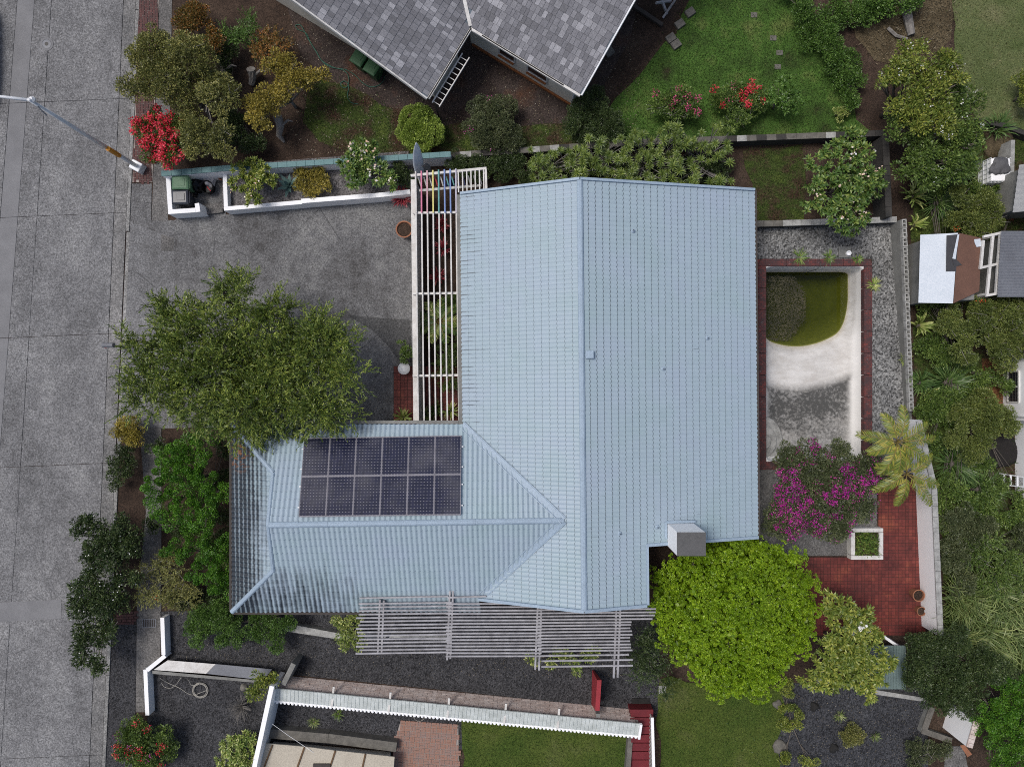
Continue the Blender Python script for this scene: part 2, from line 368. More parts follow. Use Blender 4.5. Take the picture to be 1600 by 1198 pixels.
TWR = 16.59 / 95
def roof_material():
    """pale blue painted tile: mildew where the trees overhang the wing, streaks down the wing's lower slope"""
    t = NT('pale blue roof tile')
    pos = t.n('SeparateXYZ'); t.l(t.n('NewGeometry').outputs['Position'], pos.inputs[0])
    x, y = pos.outputs[0], pos.outputs[1]
    base = t.ramp(t.noise(0.5, t.pos(), 5, 0.6), [(0.3, (0.292, 0.385, 0.42)), (0.5, (0.312, 0.395, 0.45)), (0.7, (0.318, 0.388, 0.465))])
    rnd = t.n('NewGeometry').outputs['Random Per Island']
    base = t.mix(0.05, base, t.ramp(rnd, [(0, 0.3), (1, 0.7)]), 'OVERLAY')
    # mildew from the overhanging trees: strongest on the hip end
    mr = t.n('MapRange', interpolation_type='SMOOTHSTEP'); t.l(x, mr.inputs[0])
    for i, v in ((1, -8.9), (2, -11.2), (3, 0.0), (4, 1.0)): mr.inputs[i].default_value = v
    my = t.n('MapRange', interpolation_type='SMOOTHSTEP'); t.l(y, my.inputs[0])
    for i, v in ((1, -5.9), (2, -8.9), (3, 0.0), (4, 0.62)): my.inputs[i].default_value = v
    mx2 = t.n('MapRange', interpolation_type='SMOOTHSTEP'); t.l(x, mx2.inputs[0])
    for i, v in ((1, -3.2), (2, -8.6), (3, 0.0), (4, 1.0)): mx2.inputs[i].default_value = v
    mt = t.n('MapRange', interpolation_type='SMOOTHSTEP'); t.l(y, mt.inputs[0])
    for i, v in ((1, -2.7), (2, -1.8), (3, 0.0), (4, 0.75)): mt.inputs[i].default_value = v
    mtw = t.math('MULTIPLY', mt.outputs[0], t.math('LESS_THAN', x, -2.2))
    area = t.math('MAXIMUM', mr.outputs[0], t.math('MULTIPLY', t.math('MAXIMUM', my.outputs[0], mtw), mx2.outputs[0]))
    gu = (P(880, 813, 4.25) - P(419, 820, 4.25)).normalized(); gd = t.n('VectorMath', operation='DOT_PRODUCT'); t.l(t.pos(), gd.inputs[0]); gd.inputs[1].default_value = gu
    lap = t.math('ABSOLUTE', t.math('SUBTRACT', t.math('FRACT', t.math('DIVIDE', t.math('SUBTRACT', gd.outputs['Value'], P(419, 820, 4.25).dot(gu)), 0.2)), 0.5))
    streak = t.noise(1.0, t.pos((6.0, 0.45, 1)), 6, 0.7)
    blot = t.noise(1.3, t.pos(), 7, 0.65)
    s = t.math('ADD', t.math('MULTIPLY', streak, 0.8), t.math('MULTIPLY', blot, 0.2))
    hs = t.noise(1.0, t.pos((0.8, 7.0, 1)), 6, 0.7)
    s = t.math('ADD', t.math('MULTIPLY', s, 0.7), t.math('MULTIPLY', hs, 0.3))
    s = t.math('ADD', s, t.math('MULTIPLY', t.math('MULTIPLY', t.math('SUBTRACT', lap, 0.25), 0.75), area))
    dirt = t.math('SUBTRACT', t.math('ADD', t.math('MULTIPLY', area, 0.44), s), 0.62)
    dirt = t.math('MULTIPLY', t.math('MULTIPLY', dirt, 3.4, True), 0.97)
    c = t.mix(dirt, base, (0.013, 0.018, 0.026))
    lich = t.n('VectorMath', operation='DISTANCE'); t.l(t.pos(), lich.inputs[0]); lich.inputs[1].default_value = (-11.25, -2.9, 2.7)
    lk = t.n('MapRange'); t.l(lich.outputs['Value'], lk.inputs[0]); lk.inputs[1].default_value = .9; lk.inputs[2].default_value = .3
    c = t.mix(t.math('MULTIPLY', lk.outputs[0], t.ramp(t.noise(6, t.pos((.5, 1.5, 1)), 4), [(.5, 0), (.58, .8)])), c, (0.22, 0.09, 0.03))
    # thin dark ticks along tile laps towards the main left eave and scattered elsewhere
    tick = t.noise(1.0, t.pos((1.1, 5.4, 1)), 4, 0.75)
    ml = t.n('MapRange', interpolation_type='SMOOTHSTEP'); t.l(x, ml.inputs[0])
    for i, v in ((1, -0.7), (2, -1.9), (3, 0.0), (4, 0.2)): ml.inputs[i].default_value = v
    mlw = t.math('MULTIPLY', ml.outputs[0], t.math('GREATER_THAN', x, -2.3))
    row = t.math('FRACT', t.math('DIVIDE', t.math('SUBTRACT', 7.853, y), TWR))
    joint = t.math('MAXIMUM', t.math('LESS_THAN', row, 0.14), t.math('GREATER_THAN', row, 0.95))
    tk = t.math('MULTIPLY', t.math('SUBTRACT', t.math('ADD', tick, mlw), 0.635), 7.0, True)
    tk = t.math('MULTIPLY', t.math('MULTIPLY', tk, joint), t.math('MULTIPLY', t.math('GREATER_THAN', x, -2.3), t.math('MAXIMUM', t.math('GREATER_THAN', y, -1.69), t.math('GREATER_THAN', x, 2.3))))
    c = t.mix(t.math('MULTIPLY', tk, 0.75), c, (0.06, 0.065, 0.07))
    t.bump(t.noise(30, t.pos(), 3), 0.08, 0.01)
    return t.done(c, 0.5, 0.4)
M['roof'] = roof_material()
M['roofcap'] = mat_plain('pale blue ridge cap', (0.31, 0.395, 0.48), (0.27, 0.345, 0.42), 1.5, 0.5, 25, 0.06)
M['underlay'] = mat_plain('roof underlay', (0.15, 0.185, 0.22), None, 2, 0.9, 20)  # tone tuned so bared gaps draw the shadow line below each tile lip

def shingle_material():
    t = NT('grey shingle')
    rnd = t.n('NewGeometry').outputs['Random Per Island']; oi = t.n('ObjectInfo').outputs['Random']
    f = t.math('FRACT', t.math('ADD', rnd, oi))
    c = t.ramp(f, [(0.0, (0.135, 0.135, 0.145)), (0.35, (0.17, 0.17, 0.185)), (0.8, (0.215, 0.215, 0.23)), (1.0, (0.33, 0.33, 0.35))])
    g = t.noise(16, t.pos((1, 1, 1)), 6, 0.8)
    c = t.mix(0.6, c, t.ramp(g, [(0.3, 0.2), (0.7, 0.8)]), 'OVERLAY')
    t.bump(g, 0.4, 0.01)
    return t.done(c, 0.9, 0.2)
M['shingle'] = shingle_material()

def cell_material():
    t = NT('solar cell')
    rnd = t.n('NewGeometry').outputs['Random Per Island']
    c = t.ramp(rnd, [(0, (0.010, 0.012, 0.03)), (1, (0.016, 0.018, 0.045))])
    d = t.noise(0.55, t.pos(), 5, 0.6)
    c = t.mix(t.ramp(d, [(0.45, 0.0), (0.7, 0.35)]), c, (0.16, 0.155, 0.16))  # pale noise patches paint the hazy cloud reflection onto the cells
    return t.done(c, 0.14, 0.5)
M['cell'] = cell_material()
M['backsheet'] = mat_plain('panel backsheet', (0.22, 0.22, 0.25), None, 2, 0.15, 20, 0.0, 0.5)
M['panelframe'] = mat_plain('panel frame', (0.22, 0.21, 0.24), None, 2, 0.4, 20, 0.0, 0.5)

def pool_material():
    t = NT('pool plaster')
    sep = t.n('SeparateXYZ'); t.l(t.n('NewGeometry').outputs['Position'], sep.inputs[0])
    big = t.noise(0.7, t.pos(), 7, 0.65); f = t.noise(7, t.pos(), 6, 0.7)
    c = t.ramp(big, [(0.35, (0.80, 0.79, 0.765)), (0.65, (0.70, 0.69, 0.665))])
    def mrange(v, a, b, o0=0.0, o1=1.0):
        m = t.n('MapRange', interpolation_type='SMOOTHSTEP'); t.l(v, m.inputs[0])
        for i, q in ((1, a), (2, b), (3, o0), (4, o1)): m.inputs[i].default_value = q
        return m.outputs[0]
    # algae: a tide ring above the water, a black bloom over the shallow floor
    floor_ = mrange(sep.outputs[2], -0.62, -0.85)
    ring = t.math('MULTIPLY', mrange(sep.outputs[2], -1.12, -1.3), 0.55)
    dx = t.math('SUBTRACT', sep.outputs[0], 13.2); dy = t.math('SUBTRACT', sep.outputs[1], -0.55)
    bowl = t.math('SUBTRACT', t.math('ADD', dy, t.math('MULTIPLY', t.math('MULTIPLY', dx, dx), -0.10)), 0.35)
    bloom = t.math('MULTIPLY', t.math('MULTIPLY', mrange(bowl, 0.3, -0.35), mrange(bowl, -4.2, -1.4, 0.25, 1.0)), floor_)
    amt = t.math('ADD', t.math('MULTIPLY', bloom, 0.9), t.math('MULTIPLY', floor_, 0.18))
    d = t.math('MULTIPLY', amt, t.ramp(t.math('ADD', t.math('MULTIPLY', f, 0.55), t.math('MULTIPLY', big, 0.45)), [(0.36, 0.45), (0.56, 1.0)]))
    c = t.mix(t.math('MULTIPLY', floor_, t.ramp(t.noise(1.6, t.pos((1, 2.2, 1)), 8, .72), [(.4, 0.05), (.62, .42)])), c, (.40, .365, .32))
    c = t.mix(d, c, (0.075, 0.075, 0.072))
    c = t.mix(t.math('MULTIPLY', ring, f), c, (0.30, 0.21, 0.04))
    c = t.mix(mrange(sep.outputs[2], -1.31, -1.40), c, t.ramp(f, [(.3, (.10, .115, .028)), (.7, (.17, .175, .05))]))
    t.bump(f, 0.15, 0.01)
    return t.done(c, 0.7, 0.3)
M['pool'] = pool_material()

def water_material():
    t = NT('green pool water')
    fr = t.n('Fresnel'); fr.inputs[0].default_value = 1.33
    tr = t.n('BsdfTransparent'); tr.inputs[0].default_value = (0.86, 0.88, 0.6, 1)
    gl = t.n('BsdfGlossy'); gl.inputs['Roughness'].default_value = 0.04
    mx = t.n('MixShader'); t.l(fr.outputs[0], mx.inputs[0]); t.l(tr.outputs[0], mx.inputs[1]); t.l(gl.outputs[0], mx.inputs[2])
    t.l(mx.outputs[0], t.out.inputs[0])
    va = t.n('VolumeAbsorption'); va.inputs[0].default_value = (0.40, 0.45, 0.06, 1); va.inputs[1].default_value = .75
    t.l(va.outputs[0], t.out.inputs['Volume'])
    return t.m
M['water'] = water_material()

G = lambda r, g, b: (r, g, b)
L = {}
L['olive'] = mat_leaf('olive leaf', G(.085, .10, .028), G(.17, .18, .055), G(.30, .28, .09))
L['yellow'] = mat_leaf('yellow-olive leaf', G(.15, .135, .025), G(.28, .235, .045), G(.42, .33, .07))
L['rust'] = mat_leaf('rusty leaf', G(.07, .075, .018), G(.17, .11, .03), G(.32, .13, .035))
L['mid'] = mat_leaf('mid green leaf', G(.045, .085, .016), G(.09, .145, .03), G(.16, .22, .05))
L['dark'] = mat_leaf('dark green leaf', G(.024, .044, .014), G(.045, .072, .022), G(.085, .115, .04))
L['vivid'] = mat_leaf('vivid green leaf', G(.04, .09, .014), G(.07, .14, .024), G(.125, .21, .045))
L['lime'] = mat_leaf('lime leaf', G(.11, .21, .006), G(.18, .30, .01), G(.28, .39, .025))
L['clip'] = mat_leaf('clipped lime leaf', G(.13, .20, .03), G(.21, .29, .045), G(.32, .40, .09))
L['cas'] = mat_leaf('feathery green leaf', G(.045, .08, .014), G(.105, .155, .026), G(.23, .27, .05))
L['juniper'] = mat_leaf('juniper leaf', G(.032, .105, .009), G(.062, .165, .013), G(.12, .25, .022), 0.15)
L['juniper2'] = mat_leaf('deep juniper leaf', G(.03, .10, .009), G(.06, .16, .013), G(.11, .22, .022), 0.15)
L['plum'] = mat_leaf('plumeria leaf', G(.05, .105, .022), G(.095, .165, .036), G(.19, .24, .055))
L['plumy'] = mat_leaf('yellow-green plumeria leaf', G(.08, .125, .02), G(.155, .20, .035), G(.29, .30, .06))
L['drac'] = mat_leaf('dracaena leaf', G(.06, .10, .02), G(.11, .16, .032), G(.19, .235, .055))
L['greyg'] = mat_leaf('grey green leaf', G(.045, .062, .026), G(.08, .10, .042), G(.14, .155, .075))
L['olivegreen'] = mat_leaf('olive green leaf', G(.06, .088, .02), G(.115, .15, .034), G(.20, .225, .06))
L['strap'] = mat_leaf('strap leaf', G(.04, .085, .02), G(.075, .135, .034), G(.14, .20, .06))
L['reed'] = mat_leaf('reed leaf', G(.075, .115, .03), G(.13, .18, .05), G(.24, .27, .10))
L['ginger'] = mat_leaf('ginger leaf', G(.11, .18, .035), G(.22, .28, .06), G(.42, .43, .16))
L['palm'] = mat_leaf('palm leaflet', G(.10, .145, .02), G(.17, .205, .03), G(.32, .26, .045))
L['agave'] = mat_leaf('blue agave leaf', G(.06, .12, .105), G(.09, .155, .14), G(.12, .19, .175))
L['straw'] = mat_leaf('dry stalk', G(.10, .085, .055), G(.17, .14, .09), G(.25, .21, .14))
L['grass'] = mat_leaf('grass blade', G(.03, .065, .012), G(.055, .11, .02), G(.11, .14, .04))
L['grass2'] = mat_leaf('pale grass blade', G(.08, .105, .03), G(.13, .15, .055), G(.20, .19, .085))
L['f_red'] = mat_leaf('red bract', G(.42, .012, .03), G(.62, .02, .045), G(.55, .05, .08), .2)
L['f_pink'] = mat_leaf('pink bract', G(.42, .03, .14), G(.55, .05, .20), G(.40, .12, .14), .2)
L['f_purple'] = mat_leaf('magenta bract', G(.25, .008, .18), G(.38, .015, .27), G(.42, .03, .22), .2)
L['f_white'] = mat_leaf('white petal', G(.75, .75, .70), G(.80, .80, .76), G(.78, .76, .62), .2)
L['f_blush'] = mat_leaf('blush petal', G(.72, .45, .32), G(.78, .60, .48), G(.80, .72, .60), .2)
L['f_orange'] = mat_leaf('orange red flower', G(.55, .07, .02), G(.62, .10, .03), None, .2)
L['cordy'] = mat_leaf('red cordyline leaf', G(.16, .02, .03), G(.30, .035, .05), G(.38, .08, .08))
L['litter'] = mat_leaf('floating leaf litter', G(.025, .024, .012), G(.042, .038, .018), G(.075, .066, .036), .05)

# ================================================================== THE SETTING
def rect_world(x0, y0, x1, y1): return [(x0, y0), (x1, y0), (x1, y1), (x0, y1)]
g = MB()
pool_x0, pool_x1 = P(1196, 0, 0).x, P(1351, 0, 0).x
pool_y1, pool_y0 = P(0, 416, 0).y, P(0, 722, 0).y
def with_hole(m, X0, Y0, X1, Y1, z0, z1, e):
    hx0, hx1, hy0, hy1 = pool_x0 - e, pool_x1 + e, pool_y0 - e, pool_y1 + e
    for r in ((X0, Y0, hx0, Y1), (hx1, Y0, X1, Y1), (hx0, Y0, hx1, hy0), (hx0, hy1, hx1, Y1)):
        m.prism(rect_world(*r), z0, z1)
with_hole(g, -300, -300, 300, 300, -0.5, -0.30, 0.1)
g.build('ground', M['dirt'], kind='structure')
kerb_x = lambda y: 216 - 0.0445 * y
# raised plots to the right of the street
m = MB()
left = [tuple(P(kerb_x(y) + 3, y))[:2] for y in (-700, 1900)]
m.prism([left[0], left[1], (pool_x0 - 0.1, left[1][1]), (pool_x0 - 0.1, left[0][1])], -0.32, -0.02)
hx0, hx1, hy0, hy1 = pool_x0 - 0.1, pool_x1 + 0.1, pool_y0 - 0.1, pool_y1 + 0.1
for r in ((hx1, left[1][1], 45, left[0][1]), (hx0, left[1][1], hx1, hy0), (hx0, hy1, hx1, left[0][1])):
    m.prism(rect_world(*r), -0.32, -0.02)
m.build('terrain', M['dirt'], kind='structure')

# ---- street: concrete slabs with open joints over a dark bed
road = thing('road', None, None, P(60, 600, -0.12)); road['kind'] = 'structure'
road['label'] = 'grey concrete street laid in large slabs'
bed = MB(); bed.prism([tuple(P(x, y, -0.12))[:2] for x, y in ((-420, -700), (kerb_x(-700), -700), (kerb_x(1900), 1900), (-420, 1900))], -0.31, -0.155)
bed.build('road_bed', M['grout'], road)
lines = [lambda y: -400.0, lambda y: 27 - .079 * y, lambda y: 54 - .077 * y, lambda y: 80.5 - .0667 * y, lambda y: 193 - .0445 * y, lambda y: 212.5 - .0445 * y]
rows = [-330, -140, 161, 339, 527, 729, 955, 1184, 1400]
for ci in range(5):
    for ri in range(len(rows) - 1):
        ya, yb = rows[ri], rows[ri + 1]
        tilt = lambda x, y: y - 0.042 * (x - 30)
        gap = 0.34 if ci != 4 else 0.25
        a0, a1 = lines[ci](ya) + gap, lines[ci](yb) + gap
        b0, b1 = lines[ci + 1](ya) - gap, lines[ci + 1](yb) - gap
        if ci == 4: a0 += 0.3; a1 += 0.3
        q = [(a0, tilt(a0, ya) + gap), (b0, tilt(b0, ya) + gap), (b1, tilt(b1, yb) - gap), (a1, tilt(a1, yb) - gap)]
        slab('slab', q, -0.12 + random.uniform(-.004, .004), M['patch'] if ci == 1 else M['gutter'] if ci == 4 else M['road'], -0.3, road, zref=-0.12)
slab('patch', [(-60, 944), (96, 936), (96, 966), (-60, 974)], -0.111, M['patch'], -0.15, road, zref=-0.12)
kb = thing('kerb', None, None, P(190, 600, 0)); kb['kind'] = 'structure'; kb['label'] = 'concrete kerb along the street'
ys = list(range(-330, 1400, 173))
for a, b in zip(ys[:-1], ys[1:]):
    low = 340 < (a + b) / 2 < 660
    q = [(kerb_x(a) - 3.2, a + .4), (kerb_x(a) + 2.4, a + .4), (kerb_x(b) + 2.4, b - .4), (kerb_x(b) - 3.2, b - .4)]
    slab('kerb_stone', q, -0.045 if low else 0.03, M['kerb'], -0.3, kb, bevel=0.015)
kx = kerb_x
slab('pavement', [(251 - .05 * 0, -60), (270, -60), (262, 345), (237, 345)], 0.0, M['walk'], kind='structure')
slab('verge', [(kx(286) + 3, 287), (237, 287), (236, 357), (kx(345) + 3, 344)], 0.0, M['drive'], kind='structure')
slab('enclosure_floor', [(264, 276), (352, 268), (353, 338), (276, 345)], .0, M['drive'], kind='structure')
slab('apron_corner', [(237, 346), (276, 346), (273, 371), (236, 358)], -.002, M['drive'], kind='structure')
slab('apron_bed', [(kx(344) + 2.6, 344), (275, 344), (275, 669), (kx(669) + 2.6, 669)], -.008, M['drive'], kind='structure')
slab('driveway_apron', [(kx(346) + 3, 346), (236, 359), (273, 372), (273, 668), (kx(668) + 3, 668)], 0.0, M['apron'], kind='structure')
slab('driveway', [(274, 343), (450, 326), (642, 303), (662, 668), (274, 668)], 0.004, M['drive'], kind='structure')
slab('drive_dark_area', [(542, 492), (600, 497), (641, 500), (644, 566), (622, 562), (606, 540), (580, 515)], .008, M['drivedark'], kind='structure')  # darker area with a curved edge on the driveway, right of the feathery tree
slab('path', [(kx(669) + 32, 669), (252, 669), (252, 950), (248, 1112), (212, 1112), (214, 940), (228, 800)], 0.0, M['walk'], kind='structure')
slab('gravel_verge', [(kx(960) + 3, 975), (213, 975), (210, 1260), (kx(1260) + 3, 1260)], 0.002, M['gravel'], kind='structure')
# brick strip of the pavement, small bricks joined
def paver_field(name, poly, bl, bw, mat, bedmat, z, ang=0.0, weave=False, parent=None, kind='structure', each=False, jitter=.006):
    w = [tuple(P(x, y))[:2] for x, y in poly]
    root = thing(name, None, None, (*[sum(c) / len(w) for c in zip(*w)], z)) if parent is None else parent
    if parent is None: root['kind'] = kind
    MB().prism(w, z - 0.05, z - 0.012).build('bed', bedmat, root)
    ca, sa = math.cos(ang), math.sin(ang); cx, cy = ORG[root].x, ORG[root].y
    ext = max(math.hypot(x - cx, y - cy) for x, y in w) + .5
    mm = MB(); gap = 0.02; cnt = 0; share = None
    def put(u, v, lu, lv):
        nonlocal mm, cnt, share
        x, y = cx + u * ca - v * sa, cy + u * sa + v * ca
        if not in_poly(x, y, w): return
        if each:
            if share is None:
                q = MB(); q.box((0, 0, -.02), (bl - gap, bw - gap, .06)); q.v = [v_ + Vector((cx, cy, z)) for v_ in q.v]
                o = q.build('brick', mat, root); share = o.data
            else: o = link('brick', share, root)
            o.location = (x - cx, y - cy, random.uniform(-jitter, jitter)); o.rotation_euler = (0, 0, ang + (math.pi / 2 if lv > lu else 0))
        else:
            mm.box((x, y, z - .02 + random.uniform(-jitter, jitter)), (lu - gap, lv - gap, .06), ang)
        cnt += 1
    if weave:
        n = int(ext / bl) + 1
        for i in range(-n, n):
            for j in range(-n, n):
                u, v = i * bl, j * bl
                if (i + j) % 2: put(u, v - bw / 2, bl, bw); put(u, v + bw / 2, bl, bw)
                else: put(u - bw / 2, v, bw, bl); put(u + bw / 2, v, bw, bl)
    else:
        for j in range(-int(ext / bw), int(ext / bw)):
            for i in range(-int(ext / bl), int(ext / bl)):
                put(i * bl + (bl / 2 if j % 2 else 0), j * bw, bl, bw)
    if mm.v:
        mm.build('bricks', mat, root, kind='stuff')
    return root
paver_field('brick_pavement', [(218, -60), (250, -60), (238, 285), (207, 285)], .22, .12, M['brickdark'], M['mortar'], 0.012, R(90 + 2.5))['label'] = 'narrow brick strip of pavement beside the kerb'
paver_field('brick_crossing', [(183, 956), (214, 956), (213, 974), (181, 974)], .22, .12, M['brickdark'], M['grout'], 0.012, R(2.5))['label'] = 'short brick strip beside the sidewalk drain'

# ---- yards
slab('yard_soil', [(430, -60), (1010, -60), (985, 60), (940, 140), (870, 205), (690, 215), (560, 150), (470, 90)], 0.0, M['soilyard'], kind='structure')
def lawn(name, poly, mat, blades, n, z=0.006, hgt=(.03, .07), label=None):
    q = resample(poly + [poly[0]], 24)[:-1]
    q = [(x + random.uniform(-5, 5), y + random.uniform(-5, 5)) for x, y in q]
    slab(name, q, z, mat, kind='structure')
    LAWNS.append((q, blades, n, z, hgt, label))
LAWNS = []
lawn('weedy_lawn', [(478, 150), (500, 128), (545, 132), (600, 168), (690, 192), (800, 200), (925, 196), (930, 225), (700, 242), (560, 245), (500, 225), (470, 190)], M['lawnpatch'], 'grass', 9000, label='patchy weedy grass above the garden wall')
lawn('lawn', [(930, 192), (985, 130), (1060, 50), (1090, -60), (1230, -60), (1290, 60), (1340, 190), (1360, 212), (1000, 222), (932, 226)], M['lawn'], 'grass', 20000, label='green grass of the neighbour yard')
lawn('dry_grass', [(1330, -40), (1480, -40), (1490, 60), (1440, 100), (1370, 95), (1335, 55)], M['drygrass'], 'straw', 5000, .004, (.06, .14), label='dry brown grass around the fallen log')
lawn('pale_lawn', [(1492, -60), (1720, -60), (1720, 215), (1600, 200), (1530, 185), (1500, 140), (1488, 60)], M['lawn2'], 'grass2', 9000, label='pale grass of the far yard')
lawn('side_lawn', [(1165, 235), (1258, 228), (1258, 342), (1180, 348)], M['lawnpatch'], 'grass', 3000, label='sparse grass behind the block wall')
lawn('court_lawn', [(722, 1110), (985, 1140), (985, 1260), (722, 1260)], M['lawn3'], 'grass', 5000, label='mown grass of the walled court')
lawn('lower_lawn', [(1028, 1058), (1130, 1066), (1225, 1080), (1212, 1260), (1028, 1260)], M['lawn3'], 'grass', 7000, label='mown grass below the domed tree')
slab('cinder_bed', [(250, 955), (560, 945), (1030, 945), (1030, 1120), (985, 1108), (700, 1078), (420, 1050), (262, 1040)], 0.004, M['gravel'], kind='structure')
slab('cinder_court', [(232, 1045), (430, 1065), (720, 1090), (722, 1170), (400, 1160), (400, 1260), (228, 1260)], 0.008, M['gravel'], kind='structure')
slab('gravel_court', [(1222, 1066), (1450, 1075), (1450, 1260), (1210, 1260), (1214, 1130)], 0.004, M['gravel2'], kind='structure')
slab('planter_soil', [(352, 262), (640, 240), (655, 300), (352, 330)], 0.35, M['bedgravel'], 0.0, kind='structure')
lawn('side_ground', [(1442, 200), (1640, 215), (1640, 1000), (1476, 1000), (1470, 760), (1432, 640), (1424, 345)], M['lawnpatch'], 'grass', 9000, -0.006, (.08, .22), label='rough grass and weeds outside the pool walls')
slab('red_soil', [(1545, 290), (1585, 290), (1585, 345), (1545, 345)], 0.004, M['redsoil'], kind='structure')
slab('red_soil', [(1535, 560), (1568, 560), (1568, 640), (1535, 640)], 0.004, M['redsoil'], kind='structure')

# ---- pool terrace
deck = MB()
dpoly = [(1178, 347), (1395, 342), (1418, 500), (1425, 760), (1368, 760)]
e = 0.33
def P2(x, y): return tuple(P(x, y))[:2]
cxa, cxb, cya, cyb = pool_x0 - e, pool_x1 + e, pool_y0 - e, pool_y1 + e
dl = P(1170, 0).x; dt = P(0, 345).y
deck.prism([(dl, cyb), (cxb, cyb), P2(1398, 342), (dl, dt)], -0.3, 0.01)
deck.prism([(cxb, cyb), P2(1398, 342), P2(1421, 500), P2(1427, 740), (cxb, P(0, 740).y)], -0.3, 0.01)
deck.build('pool_deck', M['pebble'], kind='structure', label='exposed pebble terrace around the pool')
slab('pool_patio_concrete', [(1180, 728), (1370, 728), (1370, 868), (1180, 868)], 0.006, M['walk'], kind='structure')

def small_tiles(name, polys, size, mat, z, label, hide=None):
    root = thing(name, None, None, (0, 0, z)); root['kind'] = 'structure'; root['label'] = label
    for poly in polys:
        w = [P2(*q) for q in poly]
        ORG[root] = Vector((0, 0, z))
        MB().prism(w, z - .06, z - .008).build('grout_bed', M['grout'], root)
    mm = MB()
    for poly in polys:
        w = [P2(*q) for q in poly]
        x0 = min(a for a, b in w); x1 = max(a for a, b in w); y0 = min(b for a, b in w); y1 = max(b for a, b in w)
        nx, ny = round((x1 - x0) / size), round((y1 - y0) / size); sx_, sy_ = (x1 - x0) / nx, (y1 - y0) / ny
        for i in range(nx):
            for j in range(ny):
                x, y = x0 + (i + .5) * sx_, y0 + (j + .5) * sy_
                if in_poly(x, y, w):
                    h = size / 2 - .008; zz = z + random.uniform(-.003, .003)
                    q = [(x - h, y - h), (x + h, y - h), (x + h, y + h), (x - h, y + h)]
                    n = len(mm.v)
                    mm.v += [Vector((a, b, zz)) for a, b in q] + [Vector((a, b, zz - .02)) for a, b in q]
                    mm.f += [(n, n + 1, n + 2, n + 3), (n, n + 4, n + 5, n + 1), (n + 1, n + 5, n + 6, n + 2), (n + 2, n + 6, n + 7, n + 3), (n + 3, n + 7, n + 4, n)]
    mm.build('tiles', mat, root, kind='stuff')
    return root
def quarry_mat():
    t = NT('quarry tile')
    rnd = t.n('NewGeometry').outputs['Random Per Island']
    big = t.noise(0.7, t.pos(), 6, 0.62)
    c = t.ramp(big, [(0.32, (0.085, 0.022, 0.02)), (0.52, (0.145, 0.032, 0.026)), (0.70, (0.24, 0.065, 0.036))])
    c = t.mix(0.5, c, t.ramp(rnd, [(0, 0.3), (1, 0.7)]), 'OVERLAY')
    return t.done(c, 0.6, 0.3)
M['quarry'] = quarry_mat()
small_tiles('tile_patio', [[(1372, 752), (1432, 752), (1446, 992), (1372, 992)], [(1180, 870), (1372, 870), (1372, 992), (1180, 992)]], .155, M['quarry'], 0.02, 'red quarry tile patio beside the white wall')
small_tiles('tile_strip', [[(1160, 405), (1187, 405), (1187, 722), (1160, 722)]], .155, M['quarry'], 0.02, 'red quarry tile strip between house and pool')
small_tiles('porch_tiles', [[(615, 572), (720, 572), (720, 668), (615, 668)]], .155, M['quarry'], 0.02, 'red quarry tile porch floor beside the driveway')

# ================================================================== POOL
pool = thing('swimming_pool', 'drained white plaster swimming pool with a brick edge', 'pool', ((pool_x0 + pool_x1) / 2, (pool_y0 + pool_y1) / 2, 0))
NX, NY = 56, 110
W_, L_ = pool_x1 - pool_x0, pool_y1 - pool_y0
def pool_depth(u, v):
    s = v / L_ + .09 * (2 * u / W_ - .85) ** 2
    D = 2.3 if s < .26 else 2.3 - (s - .26) / .19 * 1.35 if s < .45 else 0.95
    D = D if s < .66 else 0.95 - .12 * min(1, (s - .66) / .012)
    rr = 0.85
    dx = min(u, W_ - u); dy = min(v * 2.2, L_ - v)
    def q(d): d = min(d / rr, 1); return math.sqrt(max(0, 1 - (1 - d) ** 2.4))
    # rounded plan corners
    cr = .45; d = min(dx, dy)
    if dx < cr and dy < cr: d = max(0, cr - math.hypot(cr - dx, cr - dy))
    return -D * q(d) - 0.04
vs, fs = [], []
us = [W_ * (0.5 - 0.5 * math.cos(math.pi * i / NX)) for i in range(NX + 1)]
vv = [L_ * (0.5 - 0.5 * math.cos(math.pi * j / NY)) for j in range(NY + 1)]
for j in range(NY + 1):
    for i in range(NX + 1):
        vs.append((pool_x0 + us[i], pool_y1 - vv[j], pool_depth(us[i], vv[j])))
for j in range(NY):
    for i in range(NX):
        a = j * (NX + 1) + i
        fs.append((a, a + NX + 1, a + NX + 2, a + 1))
b = MB(); b.add(vs, fs); b.build('basin', M['pool'], pool, smooth=True)
WZ = -1.33
w = MB(); w.prism(rect_world(pool_x0 + .02, pool_y1 - 4.9, pool_x1 - .02, pool_y1 - .02), -2.6, WZ)
w.build('water', M['water'], pool)
def copeseg(name, r, z0=-.3, z1=.05):
    MB().prism(rect_world(*r), z0, z1).build(name, M['coping'], pool, bevel=.03)
def coping_mat():
    t = NT('worn brick coping')
    br = t.n('TexBrick'); br.inputs['Scale'].default_value = 1.0
    br.inputs['Brick Width'].default_value = .2; br.inputs['Row Height'].default_value = .1; br.inputs['Mortar Size'].default_value = .008
    br.inputs[1].default_value = (.17, .05, .045, 1); br.inputs[2].default_value = (.10, .045, .045, 1); br.inputs[3].default_value = (.05, .04, .04, 1)
    t.l(t.pos(), br.inputs[0])
    c = t.mix(t.ramp(t.noise(3.5, t.pos(), 7, .7), [(.42, 0), (.6, .8)]), br.outputs[0], (.055, .04, .042))
    c = t.mix(t.ramp(t.noise(9, t.pos(), 5, .7), [(.6, 0), (.7, .45)]), c, (.3, .27, .26))
    t.bump(t.noise(20, t.pos()), .4, .02)
    return t.done(c, .85, .2)
M['coping'] = coping_mat()
cw = .33
n_seg = 9
